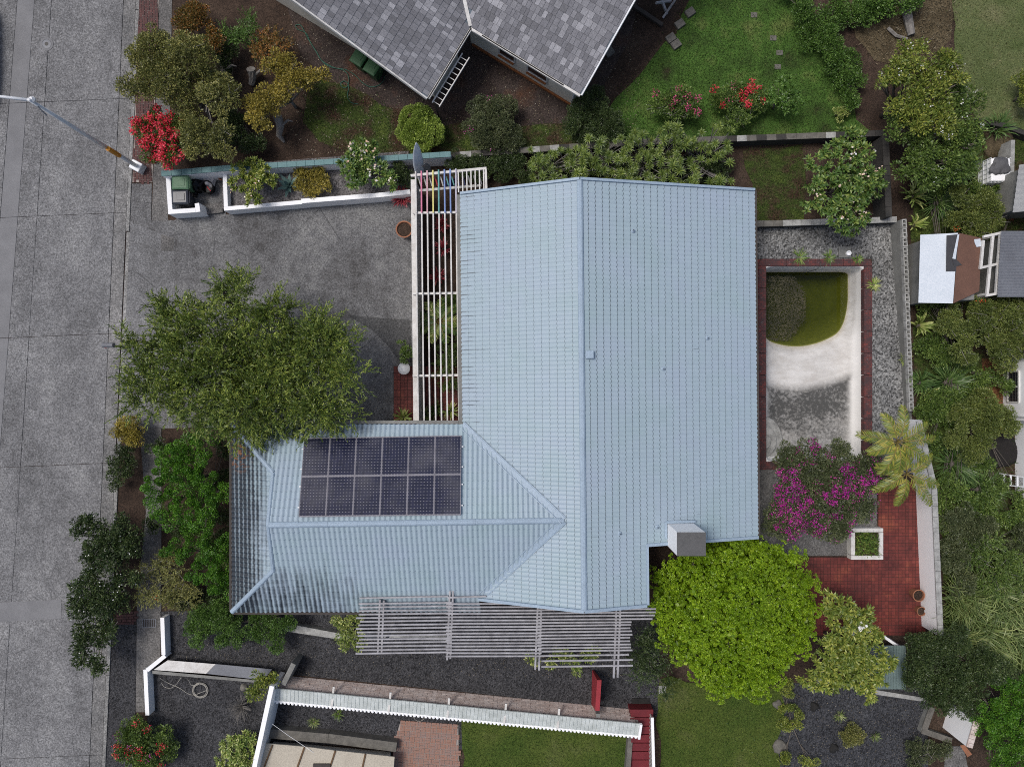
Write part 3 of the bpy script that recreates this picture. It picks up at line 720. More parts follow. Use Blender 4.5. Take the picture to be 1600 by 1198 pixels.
for k in range(n_seg):
    y1 = pool_y1 - (pool_y1 - pool_y0) * k / n_seg; y0 = pool_y1 - (pool_y1 - pool_y0) * (k + 1) / n_seg + .006
    copeseg('coping', (pool_x0 - cw, y0, pool_x0 + .03, y1)); copeseg('coping', (pool_x1 - .03, y0, pool_x1 + cw, y1))
for k in range(4):
    x0 = pool_x0 - cw + (W_ + 2 * cw) * k / 4; x1 = pool_x0 - cw + (W_ + 2 * cw) * (k + 1) / 4 - .006
    a = MB(); pts = [(x0, pool_y1), (x1, pool_y1), (x1, pool_y1 + cw), (x0, pool_y1 + cw)]
    if k == 0: pts = [(x0, pool_y1), (x1, pool_y1), (x1, pool_y1 + cw), (x0 + .22, pool_y1 + cw), (x0 + .06, pool_y1 + cw - .06), (x0, pool_y1 + cw - .22)]
    if k == 3: pts = [(x0, pool_y1), (x1, pool_y1), (x1, pool_y1 + cw - .22), (x1 - .06, pool_y1 + cw - .06), (x1 - .22, pool_y1 + cw), (x0, pool_y1 + cw)]
    a.prism(pts, -.3, .05); a.build('coping', M['coping'], pool, bevel=.03)
    copeseg('coping', (x0, pool_y0 - cw, x1, pool_y0 + .03))
# steps in the lower left corner of the basin
for k, rr_ in enumerate((.95, .62, .30)):
    st = MB(); c = (pool_x0 + .05, P(0, 690).y)
    pts = [(c[0] + rr_ * math.cos(t), c[1] + rr_ * 1.2 * math.sin(t)) for t in [R(-90 + 12 * i) for i in range(16)]]
    st.prism(pts, -.95, -.62 + .18 * k); st.build('step', M['chalk'], pool, bevel=.03)
# black cord that dips in the water
t_ = MB(); t_.tube([P(1281, 404, .06), P(1282, 415, .05), P(1276, 421, -.5), P(1258, 426, -1.2), P(1253, 430, -1.31), P(1262, 437, -1.32)], .012, 5)
t_.build('rope', M['black'], label='thin black rope hanging over the pool edge into the water', cat='rope')
# floating litter
N = 4200
xs = RNG.uniform(0, 1, N) ** 0.8; lx = P(1198, 0, WZ).x; lw = P(1259, 0, WZ).x - lx
ysn = RNG.uniform(0, 1, N)
edge = 0.62 + 0.42 * np.sin(np.pi * np.clip(ysn * 1.0 + .05, 0, 1)) + RNG.normal(0, .05, N)
keep = xs < edge
LIT = np.stack([lx + xs * lw, P(0, 432, WZ).y + (P(0, 532, WZ).y - P(0, 432, WZ).y) * ysn, np.full(N, WZ + .004) + RNG.uniform(0, .005, N)], 1)[keep]

# ================================================================== MAIN HOUSE
import bmesh
tiles_all = []      # (matrix, distance)
ZR, ZE, ZL = 4.54, 2.70, 2.60
house = thing('house', 'large house with pale blue tiled roof, chimney and solar panels', 'house', P(860, 640, 0))
RT0, RT1 = P(906, 281, ZR), P(913, 953, ZR)
def plane_frame(O, A, E):
    U = (A - O).normalized(); W = E - O
    V = (W - W.dot(U) * U).normalized(); N = U.cross(V)
    if N.z < 0: N = -N
    return O, U, V, N
tile_meshes = {}
def tile_mesh(w, l, flip, amp=.045, gapv=.012):
    key = (round(w, 4), round(l, 4), flip, amp)
    if key in tile_meshes: return tile_meshes[key]
    n = 6
    us_ = [w * i / n for i in range(n + 1)]
    hh = [amp * (0.5 - 0.5 * math.cos(2 * math.pi * i / n)) ** .8 for i in range(n + 1)]
    vs_ = [(u, gapv - .004 + .026 * math.sin(math.pi * u / w), h + .002) for u, h in zip(us_, hh)] + [(u, l + .028 * math.sin(math.pi * u / w), h + .026) for u, h in zip(us_, hh)] + [(u, l + .028 * math.sin(math.pi * u / w), h + .0) for u, h in zip(us_, hh)]
    fs_ = []
    for r in range(2):
        for i in range(n):
            q = (r * (n + 1) + i, r * (n + 1) + i + 1, (r + 1) * (n + 1) + i + 1, (r + 1) * (n + 1) + i)
            fs_.append(q[::-1] if flip else q)
    tile_meshes[key] = (vs_, fs_)
    return tile_meshes[key]
field_bm = bmesh.new()
def tile_plane(frame, polys, tw, tl, amp=.045, gapv=.012):
    O, U, V, N = frame
    flip = U.cross(V).dot(N) < 0
    MT = Matrix((U, V, N)).transposed()
    uv = [[((p - O).dot(U), (p - O).dot(V)) if isinstance(p, Vector) else p for p in poly] for poly in polys]
    vs_, fs_ = tile_mesh(tw, tl, flip, amp, gapv)
    for poly in uv:
        area = sum(poly[i][0] * poly[(i + 1) % len(poly)][1] - poly[(i + 1) % len(poly)][0] * poly[i][1] for i in range(len(poly)))
        if area < 0: poly = poly[::-1]
        # underlay
        x = MB(); x.add([O + U * a + V * b_ - N * .012 for a, b_ in poly], [tuple(range(len(poly)))]); UNDER.append(x)
        u0 = min(p[0] for p in poly); u1 = max(p[0] for p in poly); v0 = min(p[1] for p in poly); v1 = max(p[1] for p in poly)
        pbm = bmesh.new()
        for j in range(int(math.floor(v0 / tl + 1e-4)), int(math.ceil(v1 / tl - 1e-4))):
            for i in range(int(math.floor(u0 / tw + 1e-4)), int(math.ceil(u1 / tw - 1e-4))):
                cs = [(i * tw, j * tl), ((i + 1) * tw, j * tl), ((i + 1) * tw, (j + 1) * tl), (i * tw, (j + 1) * tl)]
                def side(p, k):
                    a, b_ = poly[k], poly[(k + 1) % len(poly)]
                    return (b_[0] - a[0]) * (p[1] - a[1]) - (b_[1] - a[1]) * (p[0] - a[0])
                ins = [all(side(p, k) >= -1e-3 for k in range(len(poly))) for p in cs]
                out = any(all(side(p, k) < 0 for p in cs) for k in range(len(poly)))
                if out: continue
                pos = O + U * (i * tw) + V * (j * tl)
                if all(ins):
                    tiles_all.append((pos, MT, (round(tw, 4), round(tl, 4), flip, amp)))
                else:
                    bv = [pbm.verts.new((i * tw + a, j * tl + b_, c_)) for a, b_, c_ in vs_]
                    for f in fs_: pbm.faces.new([bv[q] for q in f])
        for k in range(len(poly)):
            a, b_ = Vector((*poly[k], 0)), Vector((*poly[(k + 1) % len(poly)], 0))
            nrm = Vector((b_.y - a.y, a.x - b_.x, 0))
            bmesh.ops.bisect_plane(pbm, geom=pbm.verts[:] + pbm.edges[:] + pbm.faces[:], plane_co=a, plane_no=nrm, clear_outer=True)
        M4 = Matrix.Translation(O) @ MT.to_4x4()
        pbm.transform(M4)
        tmp = bpy.data.meshes.new('tmp'); pbm.to_mesh(tmp); field_bm.from_mesh(tmp); bpy.data.meshes.remove(tmp); pbm.free()
UNDER = []
UM = (RT1 - RT0).length
fr_r = plane_frame(RT0, RT1, P(1178, 300, ZE))
eR = (P(1178, 300, ZE) - RT0).dot(fr_r[2])
pn = P(1008, 849, 3.87); un, vn = (pn - RT0).dot(fr_r[1]), (pn - RT0).dot(fr_r[2])
tw_r = UM / 95
tile_plane(fr_r, [[(0, 0), (un, 0), (un, eR), (0, eR)], [(un, 0), (UM, 0), (UM, vn), (un, vn)]], tw_r, eR / 26, .017, .032)
fr_l = plane_frame(RT0, RT1, P(720, 303, ZL))
eL = (P(720, 303, ZL) - RT0).dot(fr_l[2])
to_uv = lambda p, fr: ((p - fr[0]).dot(fr[1]), (p - fr[0]).dot(fr[2]))
V1 = P(722, 664, ZL); APX = P(880, 812, 4.27); V2 = P(748, 936, 2.82)
u1, _ = to_uv(V1, fr_l); ua, va = to_uv(APX, fr_l); u2, v2 = to_uv(V2, fr_l)
tile_plane(fr_l, [[(0, 0), (u1, 0), (u1, eL), (0, eL)], [(u1, 0), (ua, 0), (ua, va), (u1, eL)], [(ua, 0), (UM, 0), (UM, v2), (ua, va)]], tw_r, eL / 16, .022, .024)
# wing
ZW = 4.25
GP = P(419, 820, ZW); WA = P(880, 813, ZW)
C1, C2 = P(363, 663, ZL), P(363, 955, ZL); E2 = P(752, 954, ZL)
fr_u = plane_frame(GP, WA, P(500, 663, ZL)); fr_d = plane_frame(GP, WA, P(500, 955, ZL))
def on_frame(x, y, fr, off=0.0):
    O, U, V, N = fr; C = Vector((0, 0, CAM_H)); d = P(x, y, 0) - C
    return C + d * ((O + N * off - C).dot(N) / d.dot(N))
G1, G2 = on_frame(427, 738, fr_u), on_frame(427, 891, fr_d)
C1, C2, V1u, V2d, E2 = on_frame(363, 663, fr_u), on_frame(363, 955, fr_d), on_frame(722, 663, fr_u), on_frame(748, 934, fr_d), on_frame(752, 955, fr_d)
eU = (C1 - GP).dot(fr_u[2])
tile_plane(fr_u, [[GP, WA, V1u, G1], [G1, V1u, C1]], .2, eU / 13)
tile_plane(fr_d, [[GP, WA, V2d, G2], [G2, V2d, E2, C2]], .2, eU / 13)
fr_h = plane_frame(G1, G2, C1)
tile_plane(fr_h, [[G1, G2, C2, C1]], .2, (C1 - G1).dot(fr_h[2]) / 7)
# place tiles: the 300 nearest the drone singly, the rest as one field
camv = Vector((0, 0, CAM_H))
tiles_all.sort(key=lambda t: (t[0] - camv).length)
shared = {}
for pos, MT, key in tiles_all[:300]:
    if key not in shared:
        vs_, fs_ = tile_meshes[key]
        me = bpy.data.meshes.new('roof_tile'); me.from_pydata(vs_, [], fs_); me.materials.append(M['roof']); me.update(); shared[key] = me
    o = link('roof_tile', shared[key], house)
    o.matrix_local = Matrix.Translation(pos - ORG[house]) @ MT.to_4x4()
V_, F_ = [], []
nv = 0
for pos, MT, key in tiles_all[300:]:
    vs_, fs_ = tile_meshes[key]
    A = np.array(vs_) @ np.array(MT).T + np.array(pos - ORG[house])
    V_.append(A); F_.append(np.array(fs_) + nv); nv += len(vs_)
fm = bpy.data.meshes.new('tmp'); fm.from_pydata(np.concatenate(V_).tolist(), [], np.concatenate(F_).tolist())
field_bm.transform(Matrix.Translation(-ORG[house]))
field_bm.from_mesh(fm); bpy.data.meshes.remove(fm)
me = bpy.data.meshes.new('roof_tiles'); field_bm.to_mesh(me); field_bm.free(); me.materials.append(M['roof'])
tag(link('roof_tiles', me, house), kind='stuff')
x = MB()
for q in UNDER: x.add(q.v, q.f)
x.build('roof_deck', M['underlay'], house)
# ridge, hip and valley caps
def caps(a, b, w, up=.05, seg=1.1, name='ridge_cap', mat=None):
    a, b = Vector(a), Vector(b); d = (b - a); n = max(1, int(d.length / seg)); d.normalize()
    s = d.cross(Vector((0, 0, 1))).normalized(); upv = s.cross(d)
    for k in range(n):
        p, q = a + (b - a) * (k / n), a + (b - a) * ((k + 1) / n) + d * .03
        prof = [(-1, -.6), (-.8, .25), (-.35, .95), (.35, .95), (.8, .25), (1, -.6)]
        sc0, sc1 = 1.0, 1.05
        v0 = [p + s * (i * w / 2 * sc0) + upv * (j * up) for i, j in prof]; v1 = [q + s * (i * w / 2 * sc1) + upv * (j * up + .006) for i, j in prof]
        mm = MB(); mm.add(v0 + v1, [(i, i + 1, i + 7, i + 6) for i in range(5)] + [tuple(range(5, -1, -1)), tuple(range(6, 12))])
        mm.build(name, mat or M['roofcap'], house)
up = Vector((0, 0, .03))
caps(RT0 + up, RT1 + up, .24)
caps(GP + up, WA + up, .24)
caps(G1 + up, C1 + up, .20, name='hip_cap'); caps(G2 + up, C2 + up, .20, name='hip_cap')
caps(G1 + up, GP + up, .18, name='rake_cap'); caps(GP + up, G2 + up, .18, name='rake_cap')
def valley(a, b):
    a, b = Vector(a) + Vector((0, 0, .05)), Vector(b) + Vector((0, 0, .05))
    d = (b - a).normalized(); s = d.cross(Vector((0, 0, 1))).normalized()
    mm = MB(); w = .16
    prof = [(-1, -.02), (-1, .05), (-.82, .05), (-.7, .0), (.7, .0), (.82, .05), (1, .05), (1, -.02)]
    v0 = [a + s * (i * w) + Vector((0, 0, j)) for i, j in prof]; v1 = [b + s * (i * w) + Vector((0, 0, j)) for i, j in prof]
    mm.add(v0 + v1, [(i, i + 1, i + 9, i + 8) for i in range(7)] + [(0, 8, 15, 7), tuple(range(7, -1, -1)), tuple(range(8, 16))])
    mm.build('valley_flashing', M['roofcap'], house)
valley(V1u, APX); valley(V2d, APX)
# gablet wall, barge boards, fascias, gutters
x = MB(); off = Vector((.03, 0, 0)); x.add([G1 + off, GP + off, G2 + off], [(0, 1, 2)]); x.build('gable_panel', M['roofcap'], house)
def edge(name, a, b, w, h, mat, dz=0.0): MB().beam(Vector(a) + Vector((0, 0, dz)), Vector(b) + Vector((0, 0, dz)), w, h).build(name, mat, house)
uvp = lambda fr, u, v: fr[0] + fr[1] * u + fr[2] * v
edge('barge_board', RT0 + Vector((0, .03, 0)), uvp(fr_r, 0, eR) + Vector((0, .03, 0)), .1, .18, M['roofcap'], .02)
edge('barge_board', RT0 + Vector((0, .03, 0)), uvp(fr_l, 0, eL) + Vector((0, .03, 0)), .1, .18, M['roofcap'], .02)
edge('barge_board', RT1 - Vector((0, .03, 0)), uvp(fr_r, UM, vn) - Vector((0, .03, 0)), .12, .18, M['roofcap'], .02)
edge('barge_board', RT1 - Vector((0, .03, 0)), uvp(fr_l, UM, v2) - Vector((0, .03, 0)), .12, .18, M['roofcap'], .02)
edge('barge_board', uvp(fr_r, un + .04, vn + .02), uvp(fr_r, un + .04, eR), .12, .18, M['roofcap'], .02)
edge('fascia', uvp(fr_r, un, vn + .06), uvp(fr_r, UM, vn + .06), .1, .16, M['roofcap'], .02)
edge('gutter', uvp(fr_r, 0, eR + .07), uvp(fr_r, un, eR + .07), .1, .1, M['darkwood'], -.03)
edge('gutter', uvp(fr_l, 0, eL + .10), V1u + Vector((-.06, 0, 0)), .16, .1, M['greywall'], -.05)
edge('gutter', C1 + Vector((0, .1, 0)), V1u + Vector((-.15, .1, 0)), .12, .1, M['greywall'], -.05)
edge('gutter', C1 - Vector((.08, 0, 0)), C2 - Vector((.08, 0, 0)), .1, .1, M['darkwood'], -.05)
edge('gutter', C2 - Vector((0, .08, 0)), E2 - Vector((0, .08, 0)), .1, .1, M['darkwood'], -.05)
# walls under the roof
wl = MB()
yT, yB = RT0.y - .5, RT1.y + .5
wl.prism([(-1.5, yT), (9.2, yT), (9.2, -5.6), (4.6, -5.6), (4.6, yB), (-1.5, yB)], -.1, 2.55)
wl.build('wall', M['oldwhite'], house)
wl = MB(); wl.prism([(-10.8, -2.4), (-1.53, -2.4), (-1.53, -8.6), (-10.8, -8.6)], -.1, 2.5); wl.build('wall', M['oldwhite'], house)
# chimney
ch = MB(); a = P(1057.5, 831, 5.3); b_ = P(1102.5, 868, 5.3)
ch.prism([(a.x, a.y), (b_.x, a.y), (b_.x, b_.y), (a.x, b_.y)], 0, 5.3)
cho = ch.build('chimney', M['white'], house, bevel=.02)
ct = MB(); ct.prism([(a.x + .003, a.y - .003), (b_.x - .003, a.y - .003), (b_.x - .003, b_.y + .003), (a.x + .003, b_.y + .003)], 5.28, 5.34)
ct.build('chimney_cap', M['capgrey'], cho)
fl = MB(); zf = 3.62
for p0, p1 in (((a.x - .07, a.y + .07), (b_.x + .05, a.y + .07)), ((a.x - .07, a.y + .07), (a.x - .07, b_.y + .3))):
    fl.beam((*p0, zf + .1), (*p1, zf - .02 if p1[0] > p0[0] else zf + .1), .1, .1)
fl.build('flashing', M['roofcap'], house)
# roof vents
vb = on_frame(921, 554, fr_r, .08)
MB().box(vb, (.33, .31, .22)).build('roof_vent', M['roofcap'], house, bevel=.03)
for px_, py_ in ((989, 361), (1105, 528), (1036, 576), (968, 833), (1027, 823)):
    q = on_frame(px_, py_, fr_r, .02)
    o = MB().lathe(q, [(.10, -.02), (.08, .03), (.032, .05), (.032, .16)], 12).build('vent_pipe', M['roofcap'], house)
    MB().lathe(q + Vector((0, 0, .161)), [(.022, 0), (.022, .004)], 10).build('pipe_mouth', M['black'], o)

# ---- solar panels, each its own thing
cor = [(475, 684), (721, 680), (720, 804), (466.5, 807)]
offp = .16
q4 = [on_frame(x_, y_, fr_u, offp) for x_, y_ in cor]
def bil(u, v): return (q4[0] * (1 - u) + q4[1] * u) * (1 - v) + (q4[3] * (1 - u) + q4[2] * u) * v
NN = fr_u[3]
ordn = ['first', 'second', 'third', 'fourth', 'fifth', 'sixth']
for r in range(2):
    for c in range(6):
        g0 = .0018
        def pp(a, b_): return bil((c + g0 * 6 + a * (1 - g0 * 12)) / 6, (r + g0 * 2 + b_ * (1 - g0 * 4)) / 2)
        ctr = pp(.5, .5)
        t = thing('solar_panel', f'dark solar panel, {ordn[c]} from the left in the {"upper" if r == 0 else "lower"} row', 'solar panel', ctr, 'solar panels on the garage wing roof')
        fr_ = MB(); cs = [pp(0, 0), pp(1, 0), pp(1, 1), pp(0, 1)]
        for i in range(4): fr_.beam(cs[i] - NN * .02, cs[(i + 1) % 4] - NN * .02, .02, .045)
        fr_.build('frame', M['panelframe'], t)
        bs = MB(); bs.add([p - NN * .012 for p in cs], [(3, 2, 1, 0)]); bs.build('backsheet', M['backsheet'], t)
        ce = MB(); k = .19
        for i in range(8):
            for j in range(12):
                x0, x1 = .02 + .96 * (i + .01) / 8, .02 + .96 * (i + .99) / 8; y0, y1 = .02 + .96 * (j + .01) / 12, .02 + .96 * (j + .99) / 12
                kx_, ky_ = (x1 - x0) * k, (y1 - y0) * k
                o8 = [(x0 + kx_, y0), (x1 - kx_, y0), (x1, y0 + ky_), (x1, y1 - ky_), (x1 - kx_, y1), (x0 + kx_, y1), (x0, y1 - ky_), (x0, y0 + ky_)]
                ce.add([pp(a, b_) - NN * .006 for a, b_ in o8], [tuple(range(7, -1, -1))])
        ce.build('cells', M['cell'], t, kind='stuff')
for k, v in enumerate((.14, .40, .62, .88)):
    p0, p1 = bil(-.012, v) - NN * .07, bil(1.012, v) - NN * .07
    MB().beam(p0, p1, .05, .05).build('mounting_rail', M['galv'], label=f'long metal rail carrying the solar panels, {ordn[k]} from the top', cat='rail', group='solar panel rails')

sc.cycles.max_bounces = 6
sc.cycles.diffuse_bounces = 3
sc.cycles.glossy_bounces = 2
sc.cycles.transparent_max_bounces = 6

# ================================================================== STREET FURNITURE
# street lamp
lb = P(219, 263, 0)
t = thing('street_lamp', 'tall grey street lamp with arm reaching over the street', 'street lamp', lb)
MB().box(lb + Vector((0.0, 0, .2)), (.5, .42, .42), R(-28)).build('plinth', M['galv'], t, bevel=.03)
top = Vector((lb.x + .25, lb.y, 7.75))
pz = lambda z: lb.lerp(top, z / 7.75) + Vector((0, 0, 0))
MB().tube([pz(.3), pz(1.4), pz(2.6)], [.09, .085, .08], 12).build('pole_base', M['galv'], t, smooth=True)
MB().tube([pz(2.6), pz(5), pz(7.75)], [.085, .075, .06], 12).build('pole', M['galv'], t, smooth=True)
MB().tube([pz(2.0) + Vector((.1, -.07, 0)), pz(2.9) + Vector((.1, -.07, 0))], .10, 10).build('band', M['orange'], t)
arm0 = pz(7.6)
MB().tube([arm0 + Vector((.1, .02, .0)), arm0 + Vector((-.9, .06, .25)), arm0 + Vector((-2.2, .2, .45))], [.06, .05, .045], 8).build('arm', M['galv'], t, smooth=True)
MB().lathe(arm0 + Vector((.05, .05, -.05)), [(.09, 0), (.11, .1), (.05, .18)], 10).build('pole_cap', M['galv'], t)
MB().tube([arm0 + Vector((.05, -.08, -.25)), arm0 + Vector((.12, -.2, -.35)), arm0 + Vector((.2, -.3, -.5))], .025, 6).build('cable_drop', M['greymetal'], t)
MB().box(arm0 + Vector((-2.5, .23, .45)), (.7, .3, .14)).build('lamp_head', M['galv'], t, bevel=.05)
# manhole
mh = P(73, 69, -.115)
t = thing('manhole', 'round pale manhole cover set in the concrete street', 'manhole', mh)
MB().lathe(mh, [(.30, -.01), (.30, .008), (.21, .010), (.21, -.01)], 32).build('rim', M['patch'], t)
MB().lathe(mh + Vector((0, 0, .002)), [(.2, -.01), (.2, .006), (.12, .012), (.04, .012)], 28).build('cover', M['greymetal'], t)
MB().lathe(mh + Vector((0, 0, .012)), [(.09, -.01), (.085, .006)], 16).build('inspection_plate', M['black'], t)
# mailbox by the kerb
mb = P(187, 541, 0)
t = thing('mailbox', 'small grey mailbox on a post at the kerb, half under the big tree', 'mailbox', mb)
MB().box(mb + Vector((.05, 0, .4)), (.07, .07, .8)).build('post', M['darkwood'], t)
bx = MB(); c = mb + Vector((0, 0, .8)); L0 = .24
prof = [(-.1, 0), (.1, 0), (.1, .13)] + [(.1 * math.cos(a), .13 + .1 * math.sin(a)) for a in [R(30 * k) for k in range(1, 6)]] + [(-.1, .13)]
bx.add([c + Vector((-L0, y_, z_)) for y_, z_ in prof] + [c + Vector((L0, y_, z_)) for y_, z_ in prof], [tuple(range(8, -1, -1)), tuple(range(9, 18))] + [(i, (i + 1) % 9, 9 + (i + 1) % 9, 9 + i) for i in range(9)])
bx.build('box', M['greymetal'], t)
MB().box(mb + Vector((-.1, -.11, .92)), (.12, .01, .05)).build('flag', M['redpaint2'], t)
# sidewalk drain
dp = P(233, 973, .01)
t = thing('drain_cover', 'dark rectangular drain cover set in the pavement', 'drain cover', dp)
MB().box(dp, (.62, .40, .03)).build('frame', M['greymetal'], t)
for k in range(7): MB().box(dp + Vector((-.24 + .08 * k, 0, .014)), (.05, .34, .012)).build('bar', M['darkwood'], t)
# utility box lid near apron
slab('inspection_lid', [(252, 366), (272, 372), (272, 392), (252, 392)], .006, M['walk'], label='square concrete inspection lid at the corner of the driveway apron', cat='lid')
# parked black car at the far kerb, mostly outside the picture
cp = P(-35.5, 158, -.12)
t = thing('parked_car', 'black parked car, only its nose corner showing at the left edge', 'car', cp)
def loft(secs):
    mm = MB(); n = len(secs[0]); vs_ = [v for s_ in secs for v in s_]
    fs_ = [(i * n + k, i * n + (k + 1) % n, (i + 1) * n + (k + 1) % n, (i + 1) * n + k) for i in range(len(secs) - 1) for k in range(n)]
    fs_ += [tuple(range(n - 1, -1, -1)), tuple((len(secs) - 1) * n + k for k in range(n))]
    return mm.add(vs_, fs_)
def carsec(y, w, z0, z1): return [cp + Vector((a * w, y, z)) for a, z in ((-.85, z0), (.85, z0), (1, z0 + .2), (1, z1 - .15), (.85, z1), (-.85, z1), (-1, z1 - .15), (-1, z0 + .2))]
body = loft([carsec(-.35, .55, .35, .62), carsec(-.1, .78, .25, .72), carsec(.5, .86, .22, .85), carsec(1.3, .88, .2, .95), carsec(3.2, .88, .2, .95), carsec(4.0, .8, .3, .9), carsec(4.2, .6, .4, .8)])
body.build('body', M['carpaint'], t, smooth=True)
cab = loft([carsec(1.0, .8, .9, .95), carsec(1.6, .68, .9, 1.42), carsec(2.8, .68, .9, 1.45), carsec(3.6, .78, .9, .96)])
cab.build('cabin', M['glass'], t, smooth=True)
for sx in (-1, 1):
    for yy in (.65, 3.2):
        wc = cp + Vector((sx * .72, yy, .31))
        MB().tube([wc - Vector((.1, 0, 0)), wc + Vector((.1, 0, 0))], .31, 18).build('wheel', M['black'], t)
    MB().box(cp + Vector((sx * .55, -.12, .62)), (.3, .16, .1)).build('headlight', M['galv'], t, bevel=.03)

# ================================================================== NEIGHBOUR HOUSE (top)
NZ = 2.6
NO = P(735, 42, NZ)
e1 = Vector((-.522, -.853, 0)); e2 = Vector((.853, -.522, 0))
nh = thing('neighbour_house', 'cream house with grey shingled roof and white gutters', 'house', P(760, 10, 0))
PIT = .33
LA, LB = 3.42, 5.35
def roofA(s, t_, dz=0): return NO + e1 * s - e2 * t_ + Vector((0, 0, PIT * t_ + dz))
def roofB(u, v, dz=0): return NO + e2 * u - e1 * v + Vector((0, 0, PIT * v + dz))
x = MB(); x.add([roofA(LA, 0), roofA(0, 0), roofA(-9, 9), roofA(LA, 9)], [(0, 1, 2, 3)]); x.add([roofB(0, 0), roofB(LB, 0), roofB(LB, 9), roofB(-9, 9)], [(0, 1, 2, 3)])
x.build('roof_deck', M['underlay'], nh)
sh_list = []
EXP = .27
rs = random.Random(5)
def lay(fn, lo, hi, tmax):
    j = 0
    while j * EXP < tmax:
        t0 = j * EXP
        s_ = lo(t0 + EXP / 2) - rs.uniform(0, .2)
        while s_ < hi(t0):
            w_ = rs.choice((.15, .19, .19, .23, .28))
            if s_ + w_ > hi(t0) and hi(t0) - s_ < .05: break
            w_ = min(w_, hi(t0) - s_)
            if s_ + w_ / 2 > lo(t0 + EXP / 2): sh_list.append((fn, s_, t0, w_, rs.uniform(0, .006)))
            s_ += w_
        j += 1
lay(roofA, lambda t_: -t_ + .05, lambda t_: LA, 7.6)
lay(roofB, lambda v: -v + .05, lambda v: LB, 5.2)
def shingle_corners(fn, s_, t0, w_, dz):
    g_ = .012
    a = [fn(s_ + g_ / 2, t0, .03 + dz), fn(s_ + w_ - g_ / 2, t0, .03 + dz), fn(s_ + w_ - g_ / 2, t0 + EXP + .04, .012), fn(s_ + g_ / 2, t0 + EXP + .04, .012)]
    return a, [p - Vector((0, 0, .025)) for p in a[:2]]
def is_vis(fn, s_, t0, w_):
    p = fn(s_ + w_ / 2, t0 + .1); k = FPX / (CAM_H - p.z); yy = 599 - p.y * k
    return yy > -4
vis = [q for q in sh_list if is_vis(*q[:4])]
vis.sort(key=lambda q: (q[0](q[1], q[2]) - camv).length)
single = set(id(q) for q in vis[:300])
mm = MB()
for q in sh_list:
    a, lo_ = shingle_corners(*q)
    if id(q) in single:
        m1 = MB(); m1.add(a + lo_, [(0, 1, 2, 3), (1, 0, 4, 5)])
        m1.build('shingle', M['shingle'], nh)
    else: mm.add(a + lo_, [(0, 1, 2, 3), (1, 0, 4, 5)])
mm.build('shingles', M['shingle'], nh, kind='stuff')
def nbeam(name, a, b_, w_, h_, mat, dz=0.0): return MB().beam(a + Vector((0, 0, dz)), b_ + Vector((0, 0, dz)), w_, h_).build(name, mat, nh)
nbeam('gutter', roofA(LA, -.06), roofA(.05, -.06), .1, .1, M['oldwhite'], -.02)
nbeam('gutter_trough', roofA(LA, -.06), roofA(.05, -.06), .05, .02, M['black'], .035)
nbeam('gutter', roofB(.05, -.06), roofB(LB, -.06), .1, .1, M['oldwhite'], -.02)
nbeam('gutter_trough', roofB(.6, -.06), roofB(LB * .85, -.06), .05, .02, M['black'], .035)
nbeam('barge_board', roofA(LA + .04, 0), roofA(LA + .04, 9), .06, .2, M['oldwhite'], -.06)
nbeam('barge_board', roofB(LB + .04, 0), roofB(LB + .04, 9), .06, .2, M['galv'], -.06)
nbeam('valley_flashing', roofA(0, 0, .05), roofA(-6, 6, .05), .14, .03, M['oldwhite'])
def nwall(fn, pts, name='wall', mat=None):
    x = MB(); n = len(pts); x.add([fn(*p[:2]) * 1 for p in pts], [tuple(range(n))]); return x
# walls: gable end of the left wing, long side of the right wing
def flat(fn, a, b_, z): v = fn(a, b_); return Vector((v.x, v.y, z))
x = MB(); ins = .9
x.add([flat(roofA, LA - ins, .5, 0), flat(roofA, LA - ins, 9, 0), roofA(LA - ins, 9, -.05), roofA(LA - ins, .5, -.05)], [(0, 1, 2, 3)])
x.add([flat(roofA, LA - ins, .5, 0), flat(roofA, .5, .5, 0), roofA(.5, .5, -.05), roofA(LA - ins, .5, -.05)], [(3, 2, 1, 0)])
x.build('wall', M['beigewall'], nh)
x = MB(); ib = .42
x.add([flat(roofB, -.4, ib, 0), flat(roofB, LB - .45, ib, 0), roofB(LB - .45, ib, -.05), roofB(-.4, ib, -.05)], [(0, 1, 2, 3)])
x.add([flat(roofB, LB - .45, ib, 0), flat(roofB, LB - .45, 9, 0), roofB(LB - .45, 9, -.05), roofB(LB - .45, ib, -.05)], [(0, 1, 2, 3)])
x.build('wall', M['beigewall'], nh)
for u0, u1_ in ((1.1, 1.9), (2.55, 3.55)):
    zz0, zz1 = .75, 1.75; o_ = -e1 * (-.03)
    f = MB(); A_, B_ = flat(roofB, u0, ib - .02, zz0), flat(roofB, u1_, ib - .02, zz0); U_ = Vector((0, 0, zz1 - zz0))
    f.add([A_, B_, B_ + U_, A_ + U_], [(0, 1, 2, 3)]); wo = f.build('window', M['glass'], nh)
    fr_ = MB()
    for p0, p1 in ((A_, B_), (A_ + U_, B_ + U_), (A_, A_ + U_), (B_, B_ + U_)): fr_.beam(p0, p1, .07, .07)
    fr_.build('frame', M['oldwhite'], wo)
    MB().beam(A_ + e1 * .05 - Vector((0, 0, .04)), B_ + e1 * .05 - Vector((0, 0, .04)), .14, .05).build('sill', M['rust'], wo)
nbeam('plinth', flat(roofB, -.3, ib - .05, .06), flat(roofB, LB - .4, ib - .05, .06), .08, .12, M['rust'])
MB().tube([flat(roofB, LB - .42, ib - .1, .05), flat(roofB, LB - .42, ib - .1, 2.4)], .04, 8).build('downpipe', M['galv'], nh)
